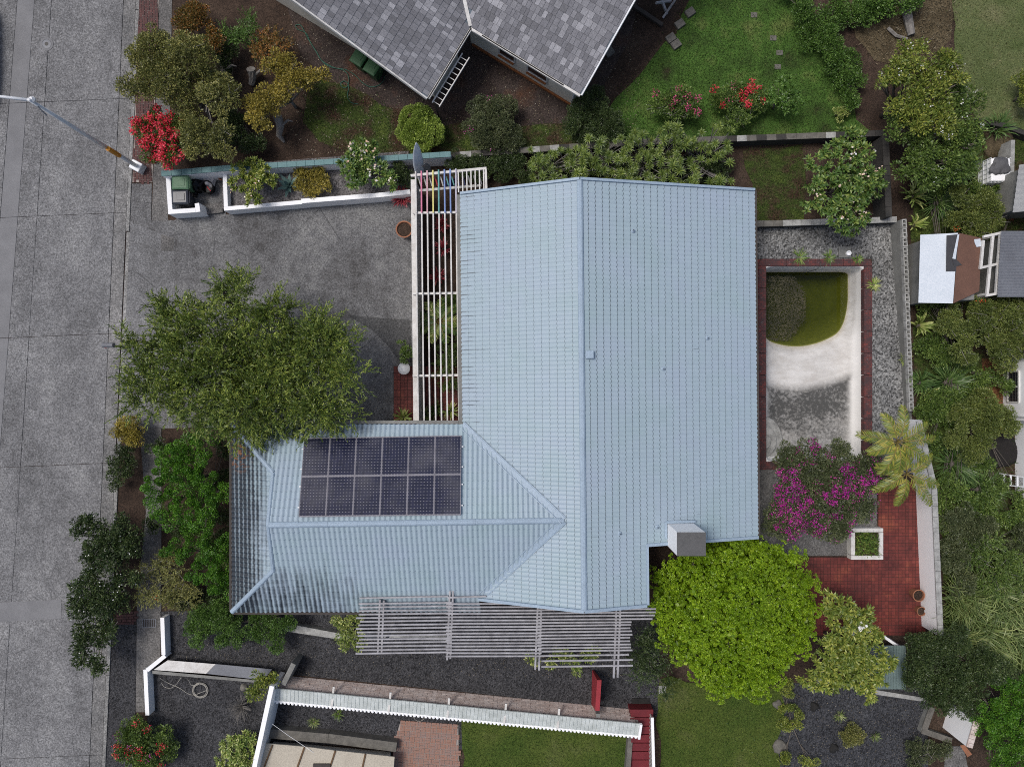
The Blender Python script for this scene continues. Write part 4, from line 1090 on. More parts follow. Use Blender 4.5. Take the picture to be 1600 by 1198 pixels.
# ladder along the left wing's eave
t = thing('ladder', 'grey ladder hung under the eave of the cream house', 'ladder', flat(roofA, 1.5, -.45, 0))
zl = 2.15
pa, pb = flat(roofA, LA - .05, -.16, zl), flat(roofA, .95, -.16, zl)
pc, pd = flat(roofA, LA - .05, -.5, zl), flat(roofA, .95, -.5, zl)
MB().beam(pa, pb, .04, .08).build('rail', M['oldwhite'], t); MB().beam(pc, pd, .04, .08).build('rail', M['oldwhite'], t)
for k in range(10):
    f = (k + .3) / 10
    MB().tube([pa.lerp(pb, f), pc.lerp(pd, f)], .018, 6).build('rung', M['oldwhite'], t)
for f in (.06, .94): MB().beam(pa.lerp(pb, f) - Vector((0, 0, zl)), pa.lerp(pb, f) - Vector((0, 0, .05)), .05, .05).build('bracket_post', M['darkwood'], t)

# wheelie bins
def wheelie(label, loc, rz, bodym, lidm, group=None, h=1.05, open_=False):
    t = thing('wheelie_bin', label, 'bin', loc, group); c = Vector(loc); Rz = Matrix.Rotation(rz, 3, 'Z')
    def tr(v): return c + Rz @ Vector(v)
    def sec(z, a, b_, yo=0): return [tr((x_, y_ + yo, z)) for x_, y_ in ((-a, -b_), (a, -b_), (a, b_), (-a, b_))]
    loft([sec(.06, .2, .22), sec(.5, .24, .26), sec(h - .12, .28, .32), sec(h - .05, .29, .34)]).build('body', bodym, t, bevel=.02)
    lid = loft([sec(h - .045, .31, .37), sec(h + .0, .30, .36), sec(h + .035, .24, .28)]).build('lid', lidm, t, bevel=.015)
    MB().box(tr((0, .05, h + .045)), (.3, .34, .02), rz).build('lid_panel', lidm, lid, bevel=.008)
    MB().tube([tr((-.25, .40, h - .06)), tr((.25, .40, h - .06))], .02, 8).build('handle', bodym, t)
    for s_ in (-1, 1): MB().tube([tr((s_ * .24, .25, .1)), tr((s_ * .30, .25, .1))], .1, 14).build('wheel', M['black'], t)
    return t
wheelie('dark green wheelie bin against the cream house, nearer the hose loop', P(561, 89, 1.05) - Vector((0, 0, 1.05)), R(-32), M['greenbin'], M['greenbin'], 'green bins by the cream house')
wheelie('dark green wheelie bin against the cream house, nearer the roof corner', P(582, 103, 1.05) - Vector((0, 0, 1.05)), R(-32), M['greenbin'], M['greenbin'], 'green bins by the cream house')
wheelie('faded green wheelie bin inside the white-walled enclosure', P(281.5, 285, 1.05) - Vector((0, 0, 1.05)), R(-90), M['palegreenbin'], M['palegreenbin'])
wheelie('charcoal wheelie bin inside the white-walled enclosure', P(281, 308, 1.05) - Vector((0, 0, 1.05)), R(-88), M['blackbin'], M['blackbin'])
def lump(name, label, cat, loc, r, mat, seed=0, sz=.8, amp=.25):
    rr = random.Random(seed); bm = bmesh.new(); bmesh.ops.create_icosphere(bm, subdivisions=3, radius=1)
    ph = [rr.uniform(0, 6) for _ in range(6)]
    for v in bm.verts:
        q = v.co; k = 1 + amp * (math.sin(q.x * 3 + ph[0]) * math.sin(q.y * 3.3 + ph[1]) + .6 * math.sin(q.z * 5 + ph[2]) * math.sin(q.x * 5.5 + ph[3]) + .3 * math.sin(q.y * 9 + ph[4]) * math.sin(q.z * 8 + ph[5]))
        v.co = Vector((q.x * r * k, q.y * r * k, max(-.12 * r, q.z * r * k * sz)))
    me = bpy.data.meshes.new(name); bm.to_mesh(me); bm.free(); me.materials.append(mat)
    me.polygons.foreach_set('use_smooth', [True] * len(me.polygons))
    o = link(name, me); o.location = Vector(loc); ORG[o] = Vector(loc)
    return tag(o, label, cat)
lump('rubbish_bag', 'black knotted rubbish bag beside the bins', 'rubbish bag', P(309, 291, .1), .28, M['black'], 1, 1.4)
lump('rubbish_bag', 'white plastic bag lying behind the round black tub', 'rubbish bag', P(329, 284, .1), .26, M['bagwhite'], 2, .9)
tb = P(329, 296, 0)
t = thing('tub', 'round black tub with a red cord inside the enclosure', 'tub', tb)
MB().lathe(tb, [(.22, 0), (.27, .45), (.29, .46), (.29, .42), (.25, .40), (.2, .1), (.02, .09)], 20).build('body', M['black'], t, smooth=False)
MB().tube([tb + Vector((-.02, .05, .2)), tb + Vector((.05, -.02, .46)), tb + Vector((.2, -.2, .45))], .02, 6).build('cord', M['p_red'], t)

# garden hoses
def hose(label, pts, r, mat, loops=None):
    sp = []
    P_ = [Vector(p) for p in pts]
    for i in range(len(P_) - 1):
        p0, p1, p2, p3 = P_[max(i - 1, 0)], P_[i], P_[i + 1], P_[min(i + 2, len(P_) - 1)]
        for k in range(8):
            u = k / 8
            sp.append(.5 * ((2 * p1) + (-p0 + p2) * u + (2 * p0 - 5 * p1 + 4 * p2 - p3) * u * u + (-p0 + 3 * p1 - 3 * p2 + p3) * u ** 3))
    sp.append(P_[-1])
    m_ = MB(); m_.tube(sp, r, 5)
    return m_.build('garden_hose', mat, smooth=True, label=label, cat='hose')
hose('green garden hose trailing over the soil past the bins', [P(x_, y_, .03) for x_, y_ in ((598, 100), (601, 120), (594, 132), (580, 136), (567, 130), (555, 118), (540, 109), (520, 106), (505, 98), (495, 82), (485, 66), (478, 52), (465, 46), (462, 40), (470, 40), (476, 50), (482, 62), (492, 78), (503, 95), (520, 105), (538, 111), (545, 122), (543, 135), (536, 137), (532, 131), (539, 127), (545, 135), (543, 150), (548, 160), (560, 163))], .018, M['hose'])
pts = []
for k in range(40):
    a = k * .9; rr = 11 + 1.2 * math.sin(k * .37)
    if k < 34: pts.append(P(313 + rr * math.cos(a), 1078 + rr * math.sin(a), .03 + k * .002))
hose('pale hose coiled on the dark cinder', [P(250, 1059, .3), P(262, 1066, .05), P(280, 1074, .03), P(300, 1085, .03)] + pts + [P(300, 1070, .1), P(295, 1062, .3)], .014, M['cable'])
hose('loose pale hose end below the white wall corner', [P(283, 1058, .3), P(276, 1068, .03), P(268, 1074, .03), P(258, 1073, .03), P(252, 1066, .03)], .012, M['cable'])

# ================================================================== FRONT WALLS AND PLANTER
def wall_run(name, label, px, z, th, mat, cat='wall', cap=None, capmat=None, z0=-.1, join=True):
    """wall whose top centre line is given on the photo"""
    pts = [P(x_, y_, z) for x_, y_ in px]
    t = thing(name, label, cat, Vector((pts[0].x, pts[0].y, 0)))
    for i, (a, b_) in enumerate(zip(pts[:-1], pts[1:])):
        d = (b_ - a).normalized(); s_ = Vector((-d.y, d.x, 0)) * th / 2
        a2 = a - d * (th / 2 - .002 * i if i else th / 2); b2 = b_ - d * th / 2 if i < len(pts) - 2 else b_ + d * th / 2
        m_ = MB(); q = [a2 - s_, b2 - s_, b2 + s_, a2 + s_]
        m_.prism([(v.x, v.y) for v in q], z0, z - (.06 if cap else 0)); o = m_.build('wall_section', mat, t, bevel=.01)
        if cap:
            n = max(1, int((b2 - a2).length / cap))
            sw = Vector((-d.y, d.x, 0)) * (th / 2 + .03)
            for k in range(n):
                u, w_ = a2.lerp(b2, k / n) + d * .004, a2.lerp(b2, (k + 1) / n) - d * .004
                MB().prism([(v.x, v.y) for v in (u - sw, w_ - sw, w_ + sw, u + sw)], z - .06, z + random.uniform(0, .006)).build('coping_block', random.choice(capmat) if isinstance(capmat, list) else capmat, t, bevel=.008)
    return t
wall_run('garden_wall', 'white garden wall with teal coping blocks along the side boundary', [(255, 271), (350, 263), (640, 245), (701, 241)], 1.25, .18, M['white'], cap=.4, capmat=M['teal'])
wall_run('enclosure_wall', 'low white wall around the bins at the driveway corner', [(262.5, 275), (266, 331), (309, 328), (308, 321)], .85, .2, M['white'])
wall_run('planter_wall', 'low white wall stepping along the front planter', [(351, 272), (353, 326), (470, 316)], .72, .18, M['white'])
wall_run('planter_wall', 'white planter wall end section stepping up towards the pergola', [(474, 314), (590, 305), (637, 300)], .82, .2, M['white'])
slab('enclosure_step', [(317, 320), (349, 319), (350, 333), (318, 337)], .14, M['walk'], 0.0, label='concrete step at the opening of the bin enclosure', cat='step')
pp_ = P(346, 277, .3); MB().lathe(pp_, [(.1, -.3), (.14, 0), (.15, .02), (.12, .02), (.1, -.1)], 16).build('flower_pot', M['terracotta'], label='small terracotta pot at the back of the bin enclosure', cat='pot')

# ---- boundary block wall between plots (right of the pergola)
wall_run('boundary_wall', 'grey block boundary wall running behind the dracaenas', [(704, 243), (740, 240), (1000, 222), (1380, 208)], .75, .2, M['darkwall'], cap=.42, capmat=[M['chalk'], M['stone'], M['stone'], M['darkwall']])
wall_run('side_wall', 'dark wall standing right of the pink-flowered plumeria', [(1384, 215), (1389, 335)], 1.1, .22, M['darkwall'], cap=.42, capmat=M['darkwall'])
wall_run('terrace_wall', 'chalky block wall at the upper end of the pool terrace', [(1182, 350), (1398, 343)], .55, .2, M['darkwall'], cap=.42, capmat=[M['chalk'], M['stone']])

# ---- pierced block wall right of the pool
bw = thing('breeze_block_wall', 'grey wall with pierced top blocks right of the pool', 'wall', P(1400, 480, 0))
zt = 1.0
a, b_ = P(1413, 342, zt), P(1424.5, 642, .4)
d = (b_ - a).normalized(); s_ = Vector((-d.y, d.x, 0)) * .1
dn_ = Vector((0, 0, .2)); gz = lambda v: Vector((v.x, v.y, -.1))
m_ = MB(); m_.hexa([gz(a - s_), gz(b_ - s_), gz(b_ + s_), gz(a + s_)], [a - s_ - dn_, b_ - s_ - dn_, b_ + s_ - dn_, a + s_ - dn_]); m_.build('wall_body', M['greywall'], bw)
nb = 21; L1 = (b_ - a).length / nb
hb = MB(); l_, w_, h_ = L1 - .012, .2, .2
for yy in (-w_ / 2 + .02, w_ / 2 - .02): hb.box((0, yy, h_ / 2), (l_, .04, h_))
for xx in (-l_ / 2 + .025, 0, l_ / 2 - .025): hb.box((xx, 0, h_ / 2 - .002), (.05, w_ - .082, h_ - .004))
me_b = None
for k in range(nb):
    c = a + d * L1 * (k + .5); loc = Vector((c.x, c.y, c.z - .199))
    if me_b is None:
        me_b = bpy.data.meshes.new('block'); me_b.from_pydata([tuple(v) for v in hb.v], [], hb.f); me_b.materials.append(M['chalk']); me_b.update()
    o = link('block', me_b, bw, loc); o.rotation_euler = (0, 0, math.atan2(d.y, d.x) + random.uniform(-.01, .01))
MB().add([P(1393, 352, .03), P(1400, 360, .03), P(1411, 458, .03), P(1406, 440, .03), P(1400, 400, .03)], [(4, 3, 2, 1, 0)]).build('bare_earth', M['redsoil'], kind='structure')
t = wall_run('patio_wall', 'smooth white wall with grey coping right of the red tile patio', [(1437, 660), (1460, 760), (1470, 990)], 1.3, .18, M['white'], cap=.45, capmat=M['chalk'])
# low wall end and steps, lower right patio edge
wall_run('patio_end_wall', 'short white wall behind the lower patio shrub', [(1330, 992), (1375, 990), (1404, 1010)], .9, .12, M['white'])
cs_ = thing('lean_to', 'green-grey corrugated lean-to roof between the magnolia and dark shrub', 'roof', P(1390, 1045, 0))
zc0, zc1 = 1.0, 1.15
ribs = MB()
for k in range(34):
    x0 = 1345 + k * 2.1
    a_, b2 = P(x0, 1008, zc1 + (.03 if k % 2 else 0)), P(x0, 1076, zc0 + (.03 if k % 2 else 0))
    ribs.beam(a_, b2, .062, .02)
ribs.build('ribbed_sheet', M['greenmetal'], cs_)
for xx in (1352, 1410):
    for yy, zz in ((1012, zc1), (1072, zc0)):
        p = P(xx, yy, zz); MB().box((p.x, p.y, zz / 2 - .03), (.07, .07, zz - .05)).build('post', M['greywood'], cs_)
slab('kerb_edging', [(1275, 1062), (1320, 1070), (1360, 1080), (1440, 1092), (1440, 1086), (1360, 1073), (1320, 1063), (1276, 1056)], .25, M['chalk'], -.05, label='pale concrete edging above the grey gravel court', cat='edging')
# pool pipe
pb_ = P(1320, 394, .05)
t = thing('pool_pipe', 'white pipe stub on a small concrete pad above the pool', 'pipe', pb_)
MB().box(pb_ + Vector((0, 0, -.02)), (.55, .5, .1)).build('pad', M['greywall'], t, bevel=.02)
MB().lathe(P(1325, 396, .08), [(.11, 0), (.11, .1), (.065, .1), (.06, .02)], 20).build('pipe_stub', M['white'], t)
# planter box on patio
pc_ = P(1355, 849, 0)
t = thing('planter_box', 'square white planter box of clipped grass on the patio', 'planter', pc_)
for (x0, y0, x1, y1) in ((1330, 825, 1380, 831), (1330, 868, 1380, 874), (1330, 832, 1336, 867), (1374, 832, 1380, 867)):
    slab('rim', [(x0, y0), (x1, y0), (x1, y1), (x0, y1)], .42, M['oldwhite'], 0, t, zref=.42)
slab('soil', [(1335, 830), (1375, 830), (1375, 869), (1335, 869)], .3, M['dirt'], .2, t, zref=.42)
def pot(label, px_, py_, r, h, mat, soil=True):
    c = P(px_, py_, 0); t = thing('flower_pot', label, 'pot', c)
    MB().lathe(c, [(r * .7, 0), (r * .95, h * .8), (r, h * .82), (r * 1.05, h), (r * .9, h), (r * .85, h * .8)], 22).build('pot', mat, t, smooth=False)
    MB().lathe(c + Vector((0, 0, h * .8)), [(r * .86, 0), (r * .5, .02)], 18).build('soil', M['dirt'], t)
    return t
pot('terracotta pot on the red patio, upper of the pair by the white wall', 1426, 925, .26, .5, M['terracotta'])
pot('smaller terracotta pot on the red patio, lower of the pair', 1433, 951, .2, .35, M['terracotta'])
pot('oval terracotta pot holding dark soil beside the privacy wall', 634, 362, .36, .5, M['terracotta'])
gl = P(634, 576, 0); t = thing('stone_lantern', 'round pale grey stone bowl beside the porch shrub', 'bowl', gl)
MB().lathe(gl, [(.2, 0), (.12, .3), (.25, .45)], 16).build('pedestal', M['stone'], t)
MB().lathe(gl + Vector((0, 0, .45)), [(.16, 0), (.27, .08), (.27, .11), (.02, .14)], 24).build('bowl', M['galv'], t, smooth=True)

# ================================================================== WHITE PERGOLA
pg = thing('white_pergola', 'white slatted pergola with a few rainbow slats beside the blue roof', 'pergola', P(690, 470, 0))
ZP = 2.35
def xs_at(i, y): return 650 + i * 9.0 + (y - 330) * (.0105 + .0003 * i)
cb = [270, 333, 459, 587, 661]
rain = {1: 'p_pink', 2: 'p_rose', 3: 'p_yellow', 4: 'p_teal2', 5: 'p_blue', 6: 'p_blue', 7: 'p_lavender'}
for i in range(8):
    for b in range(4):
        y0, y1 = cb[b], cb[b + 1]
        m_ = M[rain[i]] if b == 0 and i in rain else M['oldwhite']
        MB().beam(P(xs_at(i, y0), y0 - (0 if b else 2 + i * .6) + .2, ZP), P(xs_at(i, y1) + random.uniform(-.4, .4), y1 - .2, ZP), .058, .09).build('slat', m_, pg)
for k in range(7):
    x_ = 716 + 6.6 * k
    MB().beam(P(x_, 269 - k * .6, ZP), P(x_ + .6, 301, ZP), .05, .09).build('slat', M['oldwhite'], pg)
MB().beam(P(642, 275, ZP - .08), P(760, 263.5, ZP - .08), .1, .14).build('header_beam', M['oldwhite'], pg)
for y_ in cb[1:4]: MB().beam(P(645, y_, ZP - .1), P(717, y_ - 1, ZP - .1), .09, .1).build('cross_beam', M['oldwhite'], pg)
MB().beam(P(650, 661, ZP - .1), P(719, 661, ZP - .1), .08, .1).build('cross_beam', M['oldwhite'], pg)
MB().beam(P(759, 265, ZP - .02), P(760, 300, ZP - .02), .09, .14).build('cross_beam', M['oldwhite'], pg)
for i in range(12):   # lower rail of slats behind the surfboards
    x_ = 652 + 8.6 * i
    MB().beam(P(x_ + 2, 278 - i * .4, 1.9), P(x_ + 6, 292 - i * .3, 1.9), .05, .05).build('lower_slat', M[['oldwhite', 'oldwhite', 'oldwhite', 'p_red', 'oldwhite', 'p_teal2', 'p_teal2', 'p_navy', 'p_navy', 'greywood', 'greywood', 'greywood'][i]], pg)
MB().beam(P(655, 298, 1.85), P(752, 290, 1.85), .1, .08).build('lower_beam', M['oldwhite'], pg)
for px_, py_ in ((757, 268), (757, 298)):
    p = P(px_, py_, ZP); MB().box((p.x, p.y, ZP / 2 - .12), (.1, .1, ZP - .2)).build('post', M['oldwhite'], pg)
wall_run('privacy_wall', 'long grey-white wall carrying the white pergola beside the driveway', [(645.5, 284), (649.5, 658)], 2.15, .2, M['oldwhite'])
# surfboard standing in the rack
sb = P(661, 290, 0)
def board(label, base, top_, w_, th, mat, wd):
    base, top_ = Vector(base), Vector(top_); m_ = MB(); n = 14; side = Vector(wd).normalized(); dd = (top_ - base).normalized(); nn = side.cross(dd)
    secs = []
    for k in range(n + 1):
        u = k / n; ww = w_ / 2 * max(.04, (math.sin(math.pi * min(1, .12 + u * .88)) ** .6)) * (1 if u < .5 else 1 - (u - .5) ** 2 * .6); tt = th / 2 * max(.25, math.sin(math.pi * min(1, .1 + .85 * u)))
        c = base.lerp(top_, u) + nn * (.10 * (2 * u - 1) ** 2)
        secs.append([c + side * ww * math.cos(a_) + nn * tt * math.sin(a_) for a_ in [R(45 * q) for q in range(8)]])
    vs_ = [v for s2 in secs for v in s2]; m_.add(vs_, [(i * 8 + k, i * 8 + (k + 1) % 8, (i + 1) * 8 + (k + 1) % 8, (i + 1) * 8 + k) for i in range(n) for k in range(8)] + [tuple(range(7, -1, -1)), tuple(n * 8 + k for k in range(8))])
    return m_.build('surfboard', mat, smooth=True, label=label, cat='surfboard')
board('white surfboard standing upright, its nose above the garden wall', P(657, 278, .9), P(648, 218, 3.55) + Vector((0, -.05, 0)), .5, .09, M['whiteroof'], (.8, .6, 0))
board('faded surfboard leaning behind the upright white one', P(668, 275, .2), P(662, 252, 2.1), .45, .08, M['chalk'], (.9, .4, 0))
board('navy surfboard lying in the rack under the rainbow slats', P(702, 292, .9), P(712, 276, 1.6), .45, .08, M['p_navy'], (1, .1, 0))

# ================================================================== GREY PERGOLA
gp = thing('grey_pergola', 'weathered grey slatted pergola along the lower side of the house', 'pergola', P(780, 1000, 0))
ZG = 3.05
def gslat(x0, x1, y0, y1, w_=.062): MB().beam(P(x0, y0, ZG + random.uniform(-.01, .01)), P(x1, y1, ZG + random.uniform(-.01, .01)), w_, .06).build('slat', M['greywood'], gp)
for k in range(15):
    y_ = 942 + k * 5.55
    gslat(560 + random.uniform(-5, 3), 706, y_ + .8, y_ - 1.2 + random.uniform(-.5, .5))
for k in range(17):
    y_ = 944 + k * 5.1
    gslat(698 + random.uniform(-2, 2), 846, y_ - 1, y_ - 1.5 + random.uniform(-.5, .5))
gslat(562, 700, 934, 931); gslat(700, 760, 933, 931)
for k in range(13):
    y_ = 954 + k * 4.95
    gslat(840 + random.uniform(-2, 2), (1022 if k < 4 else 984) + random.uniform(-3, 4), y_ - 1.5, y_ - 3 + random.uniform(-.5, .5))
for y_ in (1017, 1024, 1032, 1041): gslat(846, 986 + random.uniform(-6, 4), y_, y_ - 2)
for (x_, y0, y1) in ((594, 936, 1020), (600, 937, 1020), (703, 922, 1030), (708, 922, 1028), (840, 948, 1045), (846, 948, 1046), (963, 948, 1058), (969, 950, 1057)):
    MB().beam(P(x_, y0, ZG - .07), P(x_ - 1 - (y1 - y0) * .03, y1, ZG - .07), .07, .12).build('beam', M['greywood'], gp)
for x_, y_ in ((597, 1012), (702, 1022), (842, 1036), (965, 1045), (965, 960), (842, 960)):
    p = P(x_, y_, ZG - .1); MB().box((p.x, p.y, (ZG - .15) / 2), (.1, .1, ZG - .15)).build('post', M['greywood'], gp)
slab('cinder_kerb', [(450, 970), (530, 985), (700, 990), (700, 996), (528, 994), (448, 982)], .3, M['chalk'], -.05, label='concrete edging beside the lower wing wall', cat='edging')

# ================================================================== LOWER BOUNDARY
wall_run('street_wall', 'low white wall bending from the pavement to the lower gate', [(253.5, 968), (255.5, 1026), (227, 1049), (230, 1114)], .5, .18, M['white'])
gw = thing('gate_slab', 'sloping pale slab and grey coping behind the white street wall', 'wall', P(320, 1040, 0))
MB().hexa([P(240, 1046, .4), P(262, 1031, .4), P(337, 1037, .4), P(322, 1052, .4)], [P(240, 1046, .5), P(262, 1031, .5), P(337, 1037, .5), P(322, 1052, .5)]).build('slab', M['oldwhite'], gw)
MB().hexa([P(322.5, 1052, .36), P(337.5, 1037, .36), P(425, 1045, .36), P(412, 1062, .36)], [P(322.5, 1052, .48), P(337.5, 1037, .48), P(425, 1045, .48), P(412, 1062, .48)]).build('plank', M['greymetal'], gw)
MB().hexa([P(238, 1047, 0), P(412, 1063, 0), P(412, 1067, 0), P(238, 1052, 0)], [P(238, 1047, .39), P(412, 1063, .35), P(412, 1067, .35), P(238, 1052, .39)]).build('wall_face', M['greywall'], gw)

cw_ = thing('capped_wall', 'brick wall topped with pale ribbed cap tiles along the lower court', 'wall', P(700, 1085, 0))
wa, wb = P(437, 1054, 0), P(994, 1108, 0)
d = (wb - wa).normalized(); nrm = Vector((-d.y, d.x, 0))      # towards the house
if nrm.y < 0: nrm = -nrm
HW = .82; BAT = .3
Lw = (wb - wa).length
# brick courses seen on the house side
bl, bh = .42, .105
core = MB(); uz = Vector((0, 0, 1)); core.hexa([wa - nrm * .03, wb - nrm * .03, wb - nrm * .5, wa - nrm * .5], [wa - nrm * (.03 + HW * BAT) + uz * (HW - .02), wb - nrm * (.03 + HW * BAT) + uz * (HW - .02), wb - nrm * .5 + uz * (HW - .02), wa - nrm * .5 + uz * (HW - .02)]); core.build('wall_core', M['mortar'], cw_)
bm_me = None; cnt = 0
for r in range(int(HW / bh)):
    k = 0; off_ = (r % 2) * bl / 2
    while off_ + k * bl + bl < Lw:
        p = wa + d * (off_ + (k + .5) * bl); z_ = r * bh + bh / 2
        if bm_me is None:
            q = MB(); q.box((0, 0, 0), (bl - .014, .05, bh - .014)); bm_me = bpy.data.meshes.new('brick'); bm_me.from_pydata([tuple(v) for v in q.v], [], q.f); bm_me.materials.append(M['brick']); bm_me.update()
        o = link('brick', bm_me, cw_, Vector((p.x, p.y, z_)) - nrm * (.012 + z_ * BAT + random.uniform(0, .012))); o.rotation_euler = (math.atan(BAT), 0, math.atan2(d.y, d.x))
        k += 1; cnt += 1
# cap tiles sloping away from the house
wa, wb = wa - nrm * HW * BAT, wb - nrm * HW * BAT
nt = 96; wt = Lw / nt
ct_me = MB(); tl_ = .60
pr = [(-.5, .0), (-.38, .018), (.38, .018), (.5, .0)]
ct_me.add([(x_ * wt * .98, 0, z_) for x_, z_ in pr] + [(x_ * wt * .98, -tl_, z_) for x_, z_ in pr] + [(x_ * wt * .98, -tl_, z_ - .05) for x_, z_ in pr] + [(x_ * wt * .98, 0, z_ - .05) for x_, z_ in pr],
          [(0, 1, 5, 4), (1, 2, 6, 5), (2, 3, 7, 6), (4, 5, 9, 8), (5, 6, 10, 9), (6, 7, 11, 10), (1, 0, 12, 13), (2, 1, 13, 14), (3, 2, 14, 15), (0, 4, 8, 12), (3, 15, 11, 7)])
cme = bpy.data.meshes.new('cap_tile'); cme.from_pydata([tuple(v) for v in ct_me.v], [], ct_me.f); cme.materials.append(M['captile']); cme.update()
for k in range(nt):
    p = wa + d * wt * (k + .5) + nrm * .08
    o = link('cap_tile', cme, cw_, Vector((p.x, p.y, HW + .16 + random.uniform(-.004, .004))))
    o.rotation_euler = (R(13), 0, math.atan2(d.y, d.x))
MB().beam(wa - nrm * .54 + Vector((0, 0, HW - .02)), wb - nrm * .54 + Vector((0, 0, HW - .02)), .07, .1).build('drip_edge', M['white'], cw_)
sca = MB()
for k in range(nt):    # scalloped tile ends along the drip edge
    p = wa + d * wt * (k + .5) - nrm * .585
    sca.lathe(Vector((p.x, p.y, HW - .03)), [(.03, 0), (.065, .03), (.06, .07), (.02, .09)], 8)
sca.build('scalloped_edge', M['white'], cw_)
for f in (.165, .32, .48, .635, .78):
    p = wa + d * Lw * f
    MB().beam(p + nrm * .35 + Vector((0, 0, HW + .05)), p - nrm * .5 + Vector((0, 0, HW + .10)), .09, .07).build('brace', M['oldwhite'], cw_)
MB().beam(wb + nrm * .1 + d * .05 + Vector((0, 0, HW + .21)), wb - nrm * .62 + d * .05 + Vector((0, 0, HW + .05)), .1, .12).build('end_trim', M['white'], cw_)
# tall pillar and plank at the left end
m_ = MB(); a_, b2 = P(452, 1057, 0), P(463, 1030, 0)
wall_run('wall_pillar', 'short leaning concrete pier at the left end of the capped wall', [(444, 1066), (457, 1040)], 1.1, .22, M['greywall'])
wall_run('court_wall', 'white wall running down from the left end of the capped wall', [(424, 1075), (412, 1130), (399, 1190), (385, 1260)], 1.5, .2, M['white'])
# red gate board
rg = thing('red_gate', 'tall narrow red board standing beside the capped wall', 'gate', P(928, 1075, 0))
MB().hexa([P(925, 1046, .1), P(928, 1046, .1), P(928, 1100, .1), P(924, 1100, .1)], [P(933, 1062, 1.55), P(940, 1062, 1.55), P(937, 1110, 1.55), P(930, 1110, 1.55)]).build('board', M['redpaint2'], rg, bevel=.01)
MB().box(P(930, 1103, 0) + Vector((0, .1, .55)), (.16, .16, 1.1)).build('post', M['greywall'], rg)
# red stairs with white rail
st = thing('red_steps', 'flight of dark red painted steps beside the white rail', 'steps', P(1005, 1150, 0))
for k in range(9):
    y0 = 1108 + k * 13.2
    if y0 > 1215: break
    zt_ = .62 - .07 * k
    slab('step', [(984 if k < 2 else 986, y0), (1021, y0), (1021, y0 + 12.2), (986, y0 + 12.2)], zt_, M['redpaint'], -.1, st, bevel=.02, zref=zt_)
rl = thing('stair_rail', 'white slatted rail along the red steps', 'railing', P(1020, 1160, 0))
MB().beam(P(1019, 1120, 1.0), P(1023, 1260, 1.0), .12, .09).build('top_rail', M['white'], rl)
for k in range(20):
    y_ = 1122 + k * 6.5
    p = P(1019.5 + k * .13, y_, 1.0); MB().box((p.x - .03, p.y, .48), (.04, .06, .96)).build('baluster', M['oldwhite'], rl)
wall_run('step_wall', 'low rough stone wall on the lawn side of the red steps', [(985, 1155), (977, 1260)], .4, .22, M['stone'])
slab('stepping_stone', [(1029, 1070), (1041, 1071), (1040, 1083), (1029, 1083)], .05, M['chalk'], -.05, bevel=.02, label='square pale paving stone at the lawn corner', cat='paving stone')
slab('concrete_slab', [(987, 1090), (1015, 1090), (1015, 1104), (987, 1104)], .05, M['lava'], -.05, bevel=.01, label='dark rectangular slab above the red steps', cat='slab')
# brick patio
bp = paver_field('brick_patio', [(626, 1126), (716, 1132), (718, 1260), (615, 1260), (616, 1160)], .235, .115, M['brickred'], M['mortar'], .03, R(-4), True, each=True)
bp['label'] = 'basket weave brick patio of the walled court'
# cream sheet roof at the lower edge
cr = thing('cream_roof', 'cream sheet roof with brown battens at the lower edge', 'roof', P(500, 1230, 0))
zc = .8
def croof(x_, y_): return P(x_, y_, zc - (y_ - 1160) * -.002)
edges_ = [(405, 1160), (476, 1166), (524, 1172), (571, 1177), (617, 1182)]
low = [(350, 1290), (432, 1290), (486, 1290), (546, 1290), (608, 1290)]
for k in range(4):
    a_, b2 = edges_[k], edges_[k + 1]; c2, d2 = low[k + 1], low[k]
    q = [croof(a_[0] + .5, a_[1]), croof(b2[0] - .5, b2[1]), croof(c2[0] - .5, c2[1]), croof(d2[0] + .5, d2[1])]
    MB().hexa([p - Vector((0, 0, .05)) for p in q][::-1], q[::-1]).build('sheet', M['beigeroof'], cr)
    if k: MB().beam(croof(*a_) + Vector((0, 0, .01)), croof(*d2) + Vector((0, 0, .01)), .07, .07).build('batten', M['batten'], cr)
MB().beam(croof(426, 1163) + Vector((0, 0, .02)), croof(378, 1290) + Vector((0, 0, .02)), .06, .06).build('batten', M['batten'], cr)
wx = MB(); wx.prism([tuple(croof(x_, y_))[:2] for x_, y_ in ((418, 1172), (605, 1190), (600, 1290), (375, 1290))], 0, zc - .06); wx.build('wall', M['beigewall'], cr)
wall_run('court_edge', 'concrete ledge between the cream roof and the cinder court', [(425, 1146), (520, 1154), (612, 1166)], .45, .42, M['stone'])
MB().box(P(503, 1196, .9), (.75, .2, .1)).build('roof_hatch', M['darkwood'], cr)
# wire ring and white line
ring = MB(); ring.tube([P(655 + 9 * math.cos(a_), 1117 + 9 * math.sin(a_), .03) for a_ in [R(15 * k) for k in range(25)]], .012, 5)
ring.build('wire_ring', M['cable'], label='thin wire ring lying on the cinder under the capped wall', cat='ring')
MB().tube([P(425, 1130, 1.2), P(450, 1148, 1.0), P(490, 1175, .85)], .008, 5).build('guy_line', M['white'], label='thin white line from the court wall to the cream roof', cat='line')

